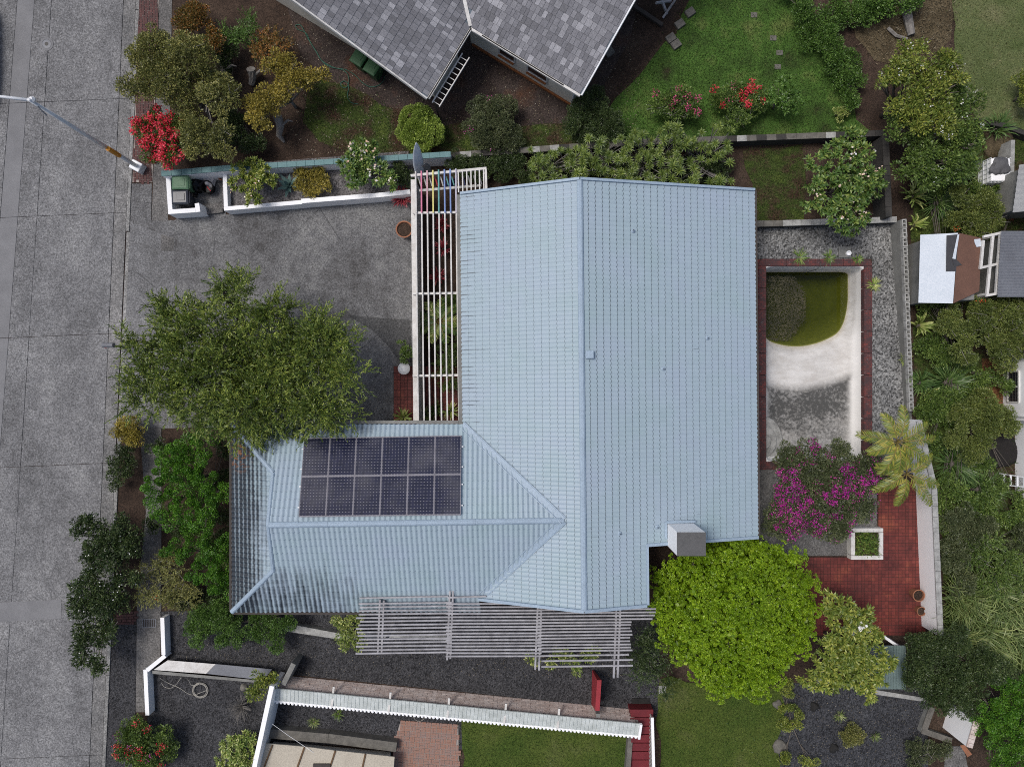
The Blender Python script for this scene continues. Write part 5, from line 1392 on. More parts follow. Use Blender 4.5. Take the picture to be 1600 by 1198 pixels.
# ================================================================== RIGHT-HAND SIDE
sh = thing('shed', 'small shed with patched white and brown roof behind the pierced wall', 'shed', P(1470, 420, 0))
zs = 2.0
SP = lambda x_, y_, dz=0: P(x_, y_, zs + dz)
ridge_dz = .25
MB().hexa([SP(1438, 367, -.05), SP(1497, 364, .2), SP(1489, 474, .2), SP(1435, 473, -.05)], [SP(1438, 367), SP(1497, 364, .25), SP(1489, 474, .25), SP(1435, 473)]).build('roof_sheet', M['whiteroof'], sh)
MB().hexa([SP(1498, 364, .2), SP(1534, 372, -.02), SP(1530, 455, -.02), SP(1489.5, 474, .2)], [SP(1498, 364, .25), SP(1534, 372, .03), SP(1530, 455, .03), SP(1489.5, 474, .25)]).build('roof_felt', M['shedbrown'], sh)
MB().hexa([SP(1479, 368, .20), SP(1497, 366, .26), SP(1490, 424, .26), SP(1478, 424, .20)], [SP(1479, 368, .215), SP(1497, 366, .265), SP(1494, 424, .265), SP(1478, 424, .215)]).build('felt_patch', M['shedgrey'], sh)
MB().hexa([SP(1496, 367, .262), SP(1499, 366, .262), SP(1493, 405, .262), SP(1488, 404, .262)], [SP(1496, 367, .29), SP(1499, 366, .28), SP(1493, 405, .28), SP(1488, 404, .29)]).build('torn_edge', M['whiteroof'], sh)
MB().hexa([SP(1488, 405, .262), SP(1494, 405, .27), SP(1503, 414, .2), SP(1491, 417, .262)], [SP(1488, 405, .275), SP(1494, 405, .29), SP(1503, 414, .25), SP(1491, 417, .275)]).build('torn_flap', M['shedgrey'], sh)
MB().add([SP(1522, 374, .12), SP(1532, 373, .06), SP(1533, 385, .06), SP(1526, 386, .10), SP(1523, 380, .12)], [(4, 3, 2, 1, 0)]).build('torn_corner', M['whiteroof'], sh)
wx = MB(); wx.prism([tuple(SP(x_, y_))[:2] for x_, y_ in ((1453, 371), (1528, 371), (1524, 468), (1451, 470))], 0, zs - .08); wx.build('wall', M['greywall'], sh)
fr2 = thing('open_arbor', 'peeling white timber arbor between the shed and the grey roof', 'arbor', P(1545, 410, 0))
zf_ = 2.1
for a_, b2 in (((1536, 376), (1532, 418)), ((1551, 368), (1542, 460)), ((1563, 364), (1556, 460)), ((1530, 419), (1560, 412)), ((1536, 370), (1564, 364)), ((1540, 462), (1556, 459))):
    MB().beam(P(*a_, zf_), P(*b2, zf_ + .004), .1, .1).build('rail', M['oldwhite'], fr2)
for a_ in ((1537, 377), (1562, 366), (1543, 459), (1556, 459)):
    p = P(*a_, zf_); MB().box((p.x, p.y, zf_ / 2), (.09, .09, zf_ - .1)).build('post', M['oldwhite'], fr2)
def corrugated(name, label, quad, z, mat, n, wallm):
    t = thing(name, label, 'roof', P(*quad[0], 0)); q = [P(x_, y_, z_) for (x_, y_), z_ in zip(quad, z)]
    for k in range(n):
        u0, u1_ = k / n, (k + 1) / n
        a_, b2, c2, d2 = q[0].lerp(q[3], u0), q[1].lerp(q[2], u0), q[1].lerp(q[2], u1_), q[0].lerp(q[3], u1_)
        m1, m2 = a_.lerp(d2, .5) + Vector((0, 0, .03)), b2.lerp(c2, .5) + Vector((0, 0, .03))
        MB().add([a_, b2, m2, m1, c2, d2], [(3, 2, 1, 0), (5, 4, 2, 3)]).build('sheet', mat, t)
    x = MB(); x.prism([(v.x, v.y) for v in (q[0].lerp(q[2], .06), q[1].lerp(q[3], .06), q[2].lerp(q[0], .06), q[3].lerp(q[1], .06))], 0, min(z) - .1); x.build('wall', wallm, t)
    return t
corrugated('metal_roof', 'dark grey corrugated roof at the right edge beside the shed', [(1564, 361), (1720, 361), (1720, 464), (1558, 464)], (2.3, 2.6, 2.6, 2.3), M['greymetal'], 22, M['greywall'])
corrugated('metal_roof', 'pale grey corrugated roof at the right edge above the shed', [(1592, 258), (1720, 235), (1720, 320), (1582, 332)], (2.2, 2.4, 2.4, 2.2), M['palemetal'], 8, M['greywall'])
# caged tank
tk = thing('caged_tank', 'white plastic tank in a metal cage under a grey tarp', 'tank', P(1548, 275, 0))
a_, b2 = P(1549, 247, 1.1), P(1579, 283, 1.1)
MB().prism([(a_.x, a_.y), (b2.x, a_.y), (b2.x, b2.y), (a_.x, b2.y)], .12, 1.1).build('tank', M['white'], tk, bevel=.05)
for k in range(6):
    for s0 in (0, 1):
        x_ = a_.x + (b2.x - a_.x) * k / 5; y_ = (a_.y, b2.y)[s0]
        MB().box((x_, y_ + (.02 if s0 == 0 else -.02), .6), (.025, .025, 1.0)).build('cage_bar', M['galv'], tk)
    y_ = a_.y + (b2.y - a_.y) * k / 5
    for x_ in (a_.x - .02, b2.x + .02): MB().box((x_, y_, .6), (.025, .025, 1.0)).build('cage_bar', M['galv'], tk)
for z_ in (.3, .6, .9):
    for p0, p1 in (((a_.x - .03, a_.y), (a_.x - .03, b2.y)), ((a_.x, b2.y - .03), (b2.x, b2.y - .03))):
        MB().beam((*p0, z_), (*p1, z_), .02, .03).build('cage_bar', M['galv'], tk)
MB().box(((a_.x + b2.x) / 2, (a_.y + b2.y) / 2, .06), (b2.x - a_.x, a_.y - b2.y, .12)).build('pallet', M['greywood'], tk)
lump('tarp', 'crumpled grey tarp lying on the caged tank', 'tarp', P(1563, 259, 1.12), .42, M['tarp'], 4, .22, .3)
lump('debris_pile', 'brown heap of dry rubble behind the caged tank', 'debris', P(1558, 222, 0), .75, M['drygrass'], 5, .35, .3)
wall_run('far_wall', 'dark curved wall at the edge of the far pale lawn', [(1530, 188), (1570, 196), (1640, 222)], .5, .2, M['darkwall'])
wall_run('tank_wall', 'grey block wall to the right of the caged tank', [(1583, 222), (1581, 290)], .9, .18, M['chalk'])
# white house at the right edge
wh = thing('white_house', 'white house wall with barred window at the right edge', 'house', P(1570, 620, 0))
wx = MB(); xw = P(1567, 0).x
wx.prism([(xw, P(0, 545).y), (xw + 6, P(0, 545).y), (xw + 6, P(0, 655).y), (xw, P(0, 655).y)], -.1, 3.2); wx.build('wall', M['white'], wh)
wx = MB(); xv = P(1586, 0).x; wx.prism([(xv, P(0, 655.2).y), (xv + 6, P(0, 655.2).y), (xv + 6, P(0, 775).y), (xv, P(0, 775).y)], -.1, 3.2); wx.build('wall', M['white'], wh)
wy0, wy1 = P(1580, 628, .6).y, P(1580, 580, .6).y
f = MB(); f.add([(xw - .012, wy0, .35), (xw - .012, wy1, .35), (xw - .012, wy1, 1.05), (xw - .012, wy0, 1.05)], [(0, 3, 2, 1)]); wo = f.build('window', M['glass'], wh)
for (ya, za, yb, zb) in ((wy0, .35, wy1, .35), (wy0, 1.05, wy1, 1.05), (wy0, .35, wy0, 1.05), (wy1, .35, wy1, 1.05), ((wy0 + wy1) / 2, .35, (wy0 + wy1) / 2, 1.05)):
    MB().beam((xw - .03, ya, za), (xw - .03, yb, zb), .06, .06).build('frame', M['oldwhite'], wo)
for k in range(1, 10):
    y_ = wy0 + (wy1 - wy0) * k / 10; MB().beam((xw - .05, y_, .35), (xw - .05, y_, 1.05), .015, .015).build('bar', M['darkwall'], wo)
for k in range(1, 4):
    z_ = .35 + .7 * k / 4; MB().beam((xw - .052, wy0, z_), (xw - .052, wy1, z_), .015, .015).build('bar', M['darkwall'], wo)
MB().tube([(xw - .08, P(0, 648).y, 0), (xw - .08, P(0, 648).y, 3.2)], .05, 8).build('downpipe', M['white'], wh)
lump('netting_heap', 'black heap of netting beside the white house wall', 'netting', P(1560, 700, 0), .85, M['rope'], 8, .3, .3)
sl = thing('step_ladder', 'small pale folding step ladder beside the white house', 'ladder', P(1572, 750, 0))
for s0 in (-.25, .25):
    b0 = P(1572, 748, 0)
    MB().beam(b0 + Vector((-.3, s0, 0)), b0 + Vector((.2, s0 * .8, 1.2)), .04, .06).build('rail', M['galv'], sl)
for k in range(4):
    u = (k + .7) / 4.5; c = b0 + Vector((-.3 + .5 * u, 0, 1.2 * u)); MB().box(c, (.08, .48, .03)).build('tread', M['galv'], sl)
# lower right: white wall with brown coping, block edging, tiles
ww = thing('tall_white_wall', 'tall white wall with brown coping beside the lower right juniper', 'wall', P(1478, 1118, 0))
zz = 1.65; a_, b2 = P(1473, 1136, 0), P(1484, 1098, 0); dd = (b2 - a_).normalized(); nn = Vector((dd.y, -dd.x, 0))
MB().prism([(v.x, v.y) for v in (a_, b2, b2 + nn * .2, a_ + nn * .2)], -.1, zz).build('wall_body', M['white'], ww)
n = 6
for k in range(n):
    p0, p1 = a_.lerp(b2, k / n) + dd * .004, a_.lerp(b2, (k + 1) / n) - dd * .004
    MB().prism([(v.x, v.y) for v in (p0 - nn * .02, p1 - nn * .02, p1 + nn * .24, p0 + nn * .24)], zz, zz + .07).build('coping_block', M['brick'], ww, bevel=.008)
wall_run('block_edging', 'low concrete block kerb beside the tall white wall', [(1456, 1108), (1444, 1142), (1484, 1156)], .35, .2, M['greywall'], cap=.42, capmat=M['stone'])
MB().hexa([P(1500, 1164, 1.2), P(1507, 1163, 1.2), P(1519, 1178, 1.2), P(1512, 1182, 1.2)], [P(1500, 1164, 1.3), P(1507, 1163, 1.3), P(1519, 1178, 1.3), P(1512, 1182, 1.3)]).build('roof_tile', M['terracotta'], label='orange terracotta tile piece below the tall white wall', cat='tile')
slab('lower_path', [(1478, 1165), (1505, 1165), (1525, 1260), (1470, 1260)], .02, M['walk'], kind='structure')
# stones
rr = random.Random(3)
for k, (x_, y_, r_, lb_) in enumerate(((1222, 1076, .16, 'upper'), (1215, 1100, .2, 'middle'), (1218, 1165, .3, 'large lower'))):
    lump('boulder', f'{lb_} rounded grey boulder along the gravel court edge', 'boulder', P(x_, y_, 0), r_, M['stone'], 20 + k, .7, .2)
lump('boulder', 'black lava boulder with pale stones in the gravel court', 'boulder', P(1303, 1168, 0), .2, M['lava'], 31, .7, .25)
lump('boulder', 'dark lava boulder near the top left of the gravel court', 'boulder', P(1273, 1103, 0), .2, M['lava'], 32, .7, .25)
lump('boulder', 'grey stone beside the log post of the cinder court', 'boulder', P(381, 1073, 0), .17, M['stone'], 33, .8, .1)
for k, (x_, y_) in enumerate(((1048, 60), (1062, 38), (1078, 20), (1050, 62), (952, 82))):
    lb_ = ['middle', 'upper', 'top', 'lowest', 'separate left'][k]
    p = P(x_ + (6 if k == 3 else 0), y_ + (8 if k == 3 else 0), .06)
    MB().box(p, (.42, .34, .16), R(35)).build('paving_block', M['stone'], bevel=.02, label=f'{lb_} concrete block of the row beside the dark soil', cat='block', group='blocks beside the cream house')
for k, (x_, y_) in enumerate(((1218, 83), (1215, 105), (1208, 60), (1178, 24))):
    slab('stepping_stone', [(x_ - 5, y_ - 4), (x_ + 5, y_ - 4), (x_ + 5, y_ + 4), (x_ - 5, y_ + 4)], .03, M['stone'], -.02, bevel=.01, label=['pale square stepping stone in the lawn beside the vine hedge', 'stepping stone nearest the light green shrub', 'grey stepping stone third up the lawn row', 'stepping stone highest up the lawn'][k], cat='stepping stone', group='stepping stones in the lawn')
# trestle frame at top
tf = thing('timber_trestle', 'grey timber trestle leaning behind the cream house', 'trestle', P(1045, 15, 0))
for p0, p1 in (((1030, -10), (1042, 22)), ((1062, -10), (1036, 28)), ((1025, 5), (1048, 2))):
    MB().beam(P(*p0, .9), P(*p1, .1), .09, .09).build('brace', M['greywood'], tf)
MB().beam(P(990, 10, .1), P(1035, 40, .1), .16, .16).build('timber', M['darkwood'], label='long dark timber lying on the soil behind the cream house', cat='timber')

# ================================================================== PLANTS
def unit(a): return a / np.maximum(np.linalg.norm(a, axis=-1, keepdims=True), 1e-9)
def rdir(n): return unit(RNG.normal(size=(n, 3)))
UPV = np.array([0, 0, 1.0])

def leaf_obj(name, p, ax, nrm, ln, wd, mat, parent, bend=0.0, kind=None, label=None, cat=None):
    """many leaf blades in one mesh; blade = kite of 4 corners, or 2 quads when it bends"""
    n = len(p); ln = np.broadcast_to(np.asarray(ln, float), (n,))[:, None]; wd = np.broadcast_to(np.asarray(wd, float), (n,))[:, None]
    ax = unit(ax); sd_ = unit(np.cross(ax, nrm)); up_ = np.cross(sd_, ax)
    if bend:
        mid = p + ax * ln * .5
        tip = p + ax * ln * (1 - bend * .35) - np.broadcast_to(UPV, (n, 3)) * ln * bend * .6
        V = np.stack([p - sd_ * wd * .25, p + sd_ * wd * .25, mid + sd_ * wd * .5, mid - sd_ * wd * .5, tip + sd_ * wd * .08, tip - sd_ * wd * .08], 1)
        k = 6; fc = np.array([[0, 1, 2, 3], [3, 2, 4, 5]])
    else:
        V = np.stack([p, p + ax * ln * .5 + sd_ * wd * .5 + up_ * ln * .04, p + ax * ln, p + ax * ln * .5 - sd_ * wd * .5 + up_ * ln * .04], 1)
        k = 4; fc = np.array([[0, 1, 2, 3]])
    o0 = np.array(ORG[parent]) if parent is not None else np.zeros(3)
    V = (V.reshape(-1, 3) - o0).astype(np.float32)
    F = (np.arange(n)[:, None, None] * k + fc[None]).reshape(-1).astype(np.int32)
    me = bpy.data.meshes.new(name)
    me.vertices.add(len(V)); me.vertices.foreach_set('co', V.ravel())
    me.loops.add(len(F)); me.loops.foreach_set('vertex_index', F)
    me.polygons.add(len(F) // 4); me.polygons.foreach_set('loop_start', np.arange(0, len(F), 4, dtype=np.int32))
    me.update(calc_edges=True); me.materials.append(mat)
    o = link(name, me, parent)
    return tag(o, label, cat, kind=kind)

def split_lobes(lb_, k=6, f=.5):
    out = []
    for c, rm, rz in lb_:
        d = rdir(k * 4); d = d[d[:, 2] > -.2][:k]
        rr_ = RNG.uniform(.55, .72, len(d))[:, None]; s_ = RNG.uniform(.75, 1.25, len(d)) * f
        for q, a in zip(c + d * rr_ * np.array([rm, rm, rz]), s_): out.append((q, rm * a, max(rz * a * 1.1, .12)))
    return out

def lobes_m(lobes, h, flat=.75):
    out = []
    for lb_ in lobes:
        x, y, r = lb_[:3]; hh = lb_[3] if len(lb_) > 3 else h
        rm = r * (CAM_H - hh * .6) / FPX; rz = min(rm * flat, hh * .48); c = P(x, y, hh - rz)
        out.append((np.array(c), rm, rz))
    return out

def thin(C, D, dmin):
    g_ = {}; keep = []
    for i in np.argsort(-C[:, 2] + RNG.uniform(0, .6, len(C))):
        k = tuple(np.floor(C[i] / dmin).astype(int)); ok = True
        for a in (-1, 0, 1):
            for b_ in (-1, 0, 1):
                for c_ in (-1, 0, 1):
                    for j in g_.get((k[0] + a, k[1] + b_, k[2] + c_), ()):
                        if np.dot(C[i] - C[j], C[i] - C[j]) < dmin * dmin: ok = False; break
                    if not ok: break
                if not ok: break
            if not ok: break
        if ok: g_.setdefault(k, []).append(i); keep.append(i)
    return C[keep], D[keep]

def clumps(lobes, rc, dens=1.0, lo=-.35, spread=(.7, 1.02)):
    C, D = [], []
    for c, rm, rz in lobes:
        n = max(4, int(dens * 2.2 * (rm * rm + rm * rz) / (rc * rc)))
        d = rdir(n * 2); d = d[d[:, 2] > lo][:n]
        ph = RNG.uniform(0, 6, 4)
        lump_ = 1 + .16 * np.sin(d[:, 0] * 3.1 + ph[0]) * np.sin(d[:, 1] * 3.7 + ph[1]) + .10 * np.sin(d[:, 2] * 6 + ph[2])
        rad = RNG.uniform(spread[0], spread[1], len(d)) * lump_
        C.append(c + d * rad[:, None] * np.array([rm, rm, rz])); D.append(d)
    C, D = np.concatenate(C), np.concatenate(D)
    # drop clumps buried deep inside other lobes
    keep = np.ones(len(C), bool)
    for c, rm, rz in lobes:
        q = (C - c) / np.array([rm, rm, rz]); keep &= (np.linalg.norm(q, axis=1) > .58) | (RNG.uniform(size=len(C)) < .12)
    keep &= C[:, 2] > .05
    return C[keep], D[keep]

def trunk(t, base, lobes, h, mat=None, r=None, extra=None, rng=random):
    m_ = MB(); r = r or max(.035, h * .028); base = Vector(base)
    fork = base + Vector((rng.uniform(-.1, .1), rng.uniform(-.1, .1), h * .28))
    m_.tube([base - Vector((0, 0, .1)), base.lerp(fork, .5) + Vector((rng.uniform(-.05, .05), rng.uniform(-.05, .05), 0)), fork], [r * 1.3, r * 1.1, r], 7)
    for c, rm, rz in lobes:
        e_ = Vector(c) + Vector((0, 0, rz * .2)); mid = fork.lerp(e_, .5) + Vector((rng.uniform(-.2, .2) * rm, rng.uniform(-.2, .2) * rm, rng.uniform(-.1, .2) * rm))
        m_.tube([fork, mid, e_], [r * .8, r * .5, r * .25], 5)
        for _ in range(3):
            e3 = e_ + Vector((rng.uniform(-.7, .7) * rm, rng.uniform(-.7, .7) * rm, rng.uniform(0, .5) * rz)); m_.tube([mid, mid.lerp(e3, .5) + Vector((0, 0, .06 * rm)), e3], [r * .4, r * .25, r * .1], 4)
    return m_.build('trunk', mat or M['bark'], t, smooth=True)

STYLE = dict(
    bush=dict(rc=.22, L=.085, W=.045, cover=1.5), fine=dict(rc=.17, L=.055, W=.03, cover=1.6), broad=dict(rc=.26, L=.15, W=.07, cover=1.4),
    tight=dict(rc=.16, L=.06, W=.035, cover=1.9))
def plant(name, label, cat, lobes, h, leaf, style='bush', flowers=None, group=None, dens=1.0, trunkmat=None, flat=.75, spread=(.7, 1.02), scale=1.0, lo=-.35, twigs=0, part='crown', fl_region=None, sub=6, sf=.5, flowers2=None):
    lb0 = lb_ = lobes_m(lobes, h, flat)
    if sub:
        lb_ = split_lobes(lb_, sub, sf); _c = np.array([q[0] for q in lb_]); _r = np.array([q[1] for q in lb_])
        _o = np.arange(len(_c))[:, None]; _c2, _o2 = thin(_c, _o, float(_r.mean()) * 1.02); lb_ = [lb_[int(i)] for i in _o2[:, 0]]
    base = Vector((*np.mean([c[:2] for c, _, _ in lb_], axis=0), 0.0))
    t = thing(name, label, cat, base, group)
    if style == 'spray': leaf_spray(t, lb_, leaf, dens, scale, part)
    elif style == 'juniper': leaf_juniper(t, lb_, leaf, dens, scale, part)
    elif style == 'rosette': leaf_rosette(t, lb_, leaf, dens, scale, part)
    elif style == 'floret': leaf_floret(t, lb_, leaf, dens, scale, part)
    else:
        s = STYLE[style]; rc = s['rc'] * scale
        C, D = clumps(lb_, rc, dens * 1.5, lo, spread)
        if sub: C, D = thin(C, D, rc * .95)
        Ln, Wn = s['L'] * scale, s['W'] * scale
        m = max(6, int(s['cover'] * 2 * math.pi * rc * rc / (Ln * Wn * .5) * .62))
        n = len(C) * m
        u = rdir(n); rad = RNG.uniform(.35, 1.05, n) ** .6 * rc
        Cn, Dn = np.repeat(C, m, 0), np.repeat(D, m, 0)
        p = Cn + u * rad[:, None] * np.array([1, 1, .8])
        ax = u * .8 + Dn * .5 + UPV * .25 + RNG.normal(0, .35, (n, 3))
        nr = Dn * .35 + u * .55 + UPV * .35 + RNG.normal(0, .35, (n, 3))
        k = p[:, 2] > .02
        leaf_obj(part, p[k], ax[k], nr[k], RNG.uniform(.7, 1.25, n)[k] * Ln, RNG.uniform(.75, 1.2, n)[k] * Wn, L[leaf], t, kind=None)
        # sparse inner fill so that the crown is not a shell
        nf = int(n * .18); idx = RNG.integers(0, len(lb_), nf); cc = np.array([lb_[i][0] for i in idx]); rr_ = np.array([(lb_[i][1], lb_[i][1], lb_[i][2]) for i in idx])
        pf = cc + rdir(nf) * (RNG.uniform(0, 1, nf) ** .4)[:, None] * rr_ * .75; pf = pf[pf[:, 2] > .03]
        leaf_obj('inner_leaves', pf, rdir(len(pf)), UPV + RNG.normal(0, .4, (len(pf), 3)), Ln * 1.3, Wn * 1.4, L[leaf], t, kind='stuff')
        t_cl = (C, D, rc)
        if flowers: blossoms(t, C, D, rc, *flowers, region=fl_region)
        if flowers2: blossoms(t, C, D, rc, *flowers2)
    if style in ('spray', 'juniper', 'rosette', 'floret') and flowers:
        C, D = clumps(lb_, .25, .8, .1); blossoms(t, C, D, .2, *flowers, region=fl_region)
    trunk(t, base, lb0 if len(lb0) < 40 else lb0[::16], h if len(lb0) < 40 else h * .6, trunkmat)
    if twigs:
        C, D = clumps(lb_, .35, .8, .1); m_ = MB(); idx = RNG.permutation(len(C))[:twigs]
        for i in idx:
            d_ = D[i] * .7 + UPV * .3 + RNG.normal(0, .3, 3); e_ = C[i] + d_ * .28
            m_.tube([Vector(C[i] - d_ * .35), Vector(C[i]), Vector(e_)], [.014, .01, .006], 4)
        m_.build('twigs', M['palebark'], t, kind='stuff')
    return t

def blossoms(t, C, D, rc, mat, frac, per=14, size=.06, region=None, name='blossoms', tight=.95):
    ok = D[:, 2] > -.05
    if region is not None:
        xs_, ys_ = 800 + C[:, 0] * FPX / (CAM_H - C[:, 2]), 599 - C[:, 1] * FPX / (CAM_H - C[:, 2])
        f = np.zeros(len(C), bool)
        for (x_, y_, r_) in region: f |= np.hypot(xs_ - x_, ys_ - y_) < r_
        ok &= f
    idx = np.where(ok)[0]
    if not len(idx): return
    k = max(1, int(len(idx) * frac)); idx = RNG.permutation(idx)[:k]
    n = k * per
    c = np.repeat(C[idx] + D[idx] * rc * .55 + UPV * rc * .25, per, 0); dn = np.repeat(D[idx], per, 0)
    p = c + rdir(n) * (RNG.uniform(0, 1, n) ** .5)[:, None] * rc * tight
    ax = rdir(n) + UPV * .2; nr = dn * .4 + UPV * .9 + RNG.normal(0, .35, (n, 3))
    leaf_obj(name, p, ax, nr, size, size * .9, L[mat], t, kind='stuff')

def leaf_spray(t, lb_, leaf, dens, sc_, part):
    rc = .42 * sc_; C, D = clumps(lb_, rc, dens * 1.2, -.3, (.62, 1.05))
    tw = 5; per = 20; nC = len(C)
    d = unit(np.repeat(D, tw, 0) * .9 + UPV * .15 + RNG.normal(0, .55, (nC * tw, 3)))
    base = np.repeat(C, tw, 0) + RNG.normal(0, .10 * sc_, (nC * tw, 3))
    ln = RNG.uniform(.35, .7, nC * tw) * sc_
    n = nC * tw * per
    u = np.tile(np.linspace(0.02, 1, per), nC * tw)
    p = np.repeat(base, per, 0) + np.repeat(d * ln[:, None], per, 0) * u[:, None] - UPV * (u ** 2 * .07)[:, None]
    ax = np.repeat(d, per, 0) * .9 + RNG.normal(0, .45, (n, 3)) + UPV * .12
    leaf_obj(part, p, ax, UPV + RNG.normal(0, .45, (n, 3)), RNG.uniform(.09, .17, n) * sc_, .032 * sc_, L[leaf], t)
    nf = n // 8; idx = RNG.integers(0, len(lb_), nf); cc = np.array([lb_[i][0] for i in idx]); rr_ = np.array([(lb_[i][1], lb_[i][1], lb_[i][2]) for i in idx])
    pf = cc + rdir(nf) * (RNG.uniform(0, 1, nf) ** .4)[:, None] * rr_ * .8; pf = pf[pf[:, 2] > .05]
    leaf_obj('inner_leaves', pf, rdir(len(pf)), UPV + RNG.normal(0, .4, (len(pf), 3)), .15, .04, L[leaf], t, kind='stuff')

def leaf_juniper(t, lb_, leaf, dens, sc_, part):
    rc = .24 * sc_; C, D = clumps(lb_, rc, dens * 1.6, -.1, (.6, 1.05)); C, D = thin(C, D, rc * 1.1)
    per = 420; nC = len(C)
    d = unit(D * .9 + np.array([0, 0, .35]) + RNG.normal(0, .28, (nC, 3)))
    n = nC * per
    dn = np.repeat(d, per, 0); u = unit(rdir(n) + dn * .45 + UPV * .2); sz = np.repeat(RNG.uniform(.6, 1.15, nC), per)
    kn = 1 + .16 * np.sin(u[:, 0] * 9 + sz * 40) * np.sin(u[:, 1] * 9 + sz * 17) * np.sin(u[:, 2] * 9)
    p = np.repeat(C, per, 0) + u * (rc * sz * kn * RNG.uniform(.82, 1, n))[:, None] + dn * (np.maximum(0, (u * dn).sum(1)) * rc * .5 * sz)[:, None]
    ax = dn * .6 + u * .3 + RNG.normal(0, .45, (n, 3))
    nr = u + RNG.normal(0, .25, (n, 3))
    k = p[:, 2] > .03
    leaf_obj(part, p[k], ax[k], nr[k], RNG.uniform(.05, .085, n)[k], .035, L[leaf], t)

def leaf_rosette(t, lb_, leaf, dens, sc_, part, m=11):
    rc = .24 * sc_; C, D = clumps(lb_, rc, dens, -.2, (.6, 1.04))
    nC = len(C); d = unit(D * .7 + UPV * .8 + RNG.normal(0, .25, (nC, 3))); n = nC * m
    ref = unit(np.cross(d, rdir(nC))); ref2 = np.cross(d, ref)
    az = np.tile(np.arange(m) * 2.4, nC) + np.repeat(RNG.uniform(0, 6, nC), m); el = np.tile(np.linspace(.25, 1.35, m), nC) + RNG.normal(0, .1, n)
    rad = np.repeat(ref, m, 0) * np.cos(az)[:, None] + np.repeat(ref2, m, 0) * np.sin(az)[:, None]
    ax = np.repeat(d, m, 0) * np.cos(el)[:, None] + rad * np.sin(el)[:, None]
    nr = np.repeat(d, m, 0) * np.sin(el)[:, None] - rad * np.cos(el)[:, None]
    p = np.repeat(C, m, 0) + rad * .01
    leaf_obj(part, p, ax, nr, RNG.uniform(.75, 1.2, n) * .25 * sc_, RNG.uniform(.8, 1.2, n) * .075 * sc_, L[leaf], t, bend=.25)

def leaf_floret(t, lb_, leaf, dens, sc_, part):
    """cauliflower crown: every shoot is a small dome of short leaves"""
    rc = .15 * sc_; C, D = clumps(lb_, rc, 1.6, -.1, (.86, 1.0)); C, D = thin(C, D, .23)
    per = 190; nC = len(C); n = nC * per
    sz = np.repeat(RNG.uniform(.7, 1.35, nC), per)
    u = unit(rdir(n) + np.repeat(D, per, 0) * .55 + UPV * .25)
    # florets within the dome
    fl = RNG.integers(0, 9, n); seeds = rdir(nC * 9).reshape(nC, 9, 3); seeds = unit(seeds + D[:, None, :] * .7 + UPV * .35)
    s_ = seeds[np.repeat(np.arange(nC), per), fl]
    p = np.repeat(C, per, 0) + s_ * (rc * .78 * sz)[:, None] + rdir(n) * (.04 * sc_ * sz)[:, None]
    ax = s_ * .7 + u * .6 + RNG.normal(0, .4, (n, 3)); nr = (p - np.repeat(C, per, 0)) * 6 + RNG.normal(0, .3, (n, 3))
    leaf_obj(part, p, ax, nr, RNG.uniform(.034, .055, n) * sc_, .03 * sc_, L[leaf], t)
    nf = n // 7; idx = RNG.integers(0, len(lb_), nf); cc = np.array([lb_[i][0] for i in idx]); rr_ = np.array([(lb_[i][1], lb_[i][1], lb_[i][2]) for i in idx])
    pf = cc + rdir(nf) * (RNG.uniform(0, 1, nf) ** .4)[:, None] * rr_ * .6; pf = pf[pf[:, 2] > .05]
    leaf_obj('inner_leaves', pf, rdir(len(pf)), rdir(len(pf)), .11, .07, L[leaf], t, kind='stuff')

def tuft(name, label, cat, x, y, r, h, leaf, n=120, w=.035, group=None, segs=4, up=.7, z0=0.0, spread=.25, part='leaves'):
    """arching strap leaves or reed blades from one base"""
    c = P(x, y, h * .4); c = Vector((c.x, c.y, z0)); rm = r * CAM_H / FPX
    t = thing(name, label, cat, c, group)
    az = RNG.uniform(0, 2 * np.pi, n); reach = RNG.uniform(.45, 1.1, n) * rm; hh = RNG.uniform(.55, 1.1, n) * h
    b0 = np.stack([np.cos(az + RNG.normal(0, .6, n)), np.sin(az + RNG.normal(0, .6, n)), np.zeros(n)], 1) * (RNG.uniform(0, 1, n)[:, None] * rm * spread)
    dv = np.stack([np.cos(az), np.sin(az), np.zeros(n)], 1); sv = np.stack([-np.sin(az), np.cos(az), np.zeros(n)], 1)
    u = np.linspace(0, 1, segs + 1)
    pts = b0[:, None, :] + dv[:, None, :] * (reach[:, None] * u[None] ** 1.25)[:, :, None]
    z = hh[:, None] * (2 * up * u[None] * (1.0 - .55 * u[None] ** 1.5) + (1 - up) * u[None])
    pts[:, :, 2] += z * .8
    wv = w * np.array([.7, 1.0, .9, .65, .1][:segs + 1])
    tw = RNG.normal(0, .25, n)
    A = pts - sv[:, None, :] * wv[None, :, None] / 2; B = pts + sv[:, None, :] * wv[None, :, None] / 2 + (UPV * (tw[:, None] * wv[None])[:, :, None])
    V = np.stack([A, B], 2).reshape(-1, 3); k = 2 * (segs + 1)
    fc = np.array([[2 * i, 2 * i + 1, 2 * i + 3, 2 * i + 2] for i in range(segs)])
    F = (np.arange(n)[:, None, None] * k + fc[None]).reshape(-1, 4)
    me = bpy.data.meshes.new(part); me.from_pydata(V.tolist(), [], F.tolist()); me.materials.append(L[leaf]); me.update()
    link(part, me, t)
    m_ = MB(); m_.lathe(c, [(rm * .18 + .03, -.03), (rm * .12 + .02, h * .15), (.01, h * .3)], 8); m_.build('base', M['bark'], t)
    return t

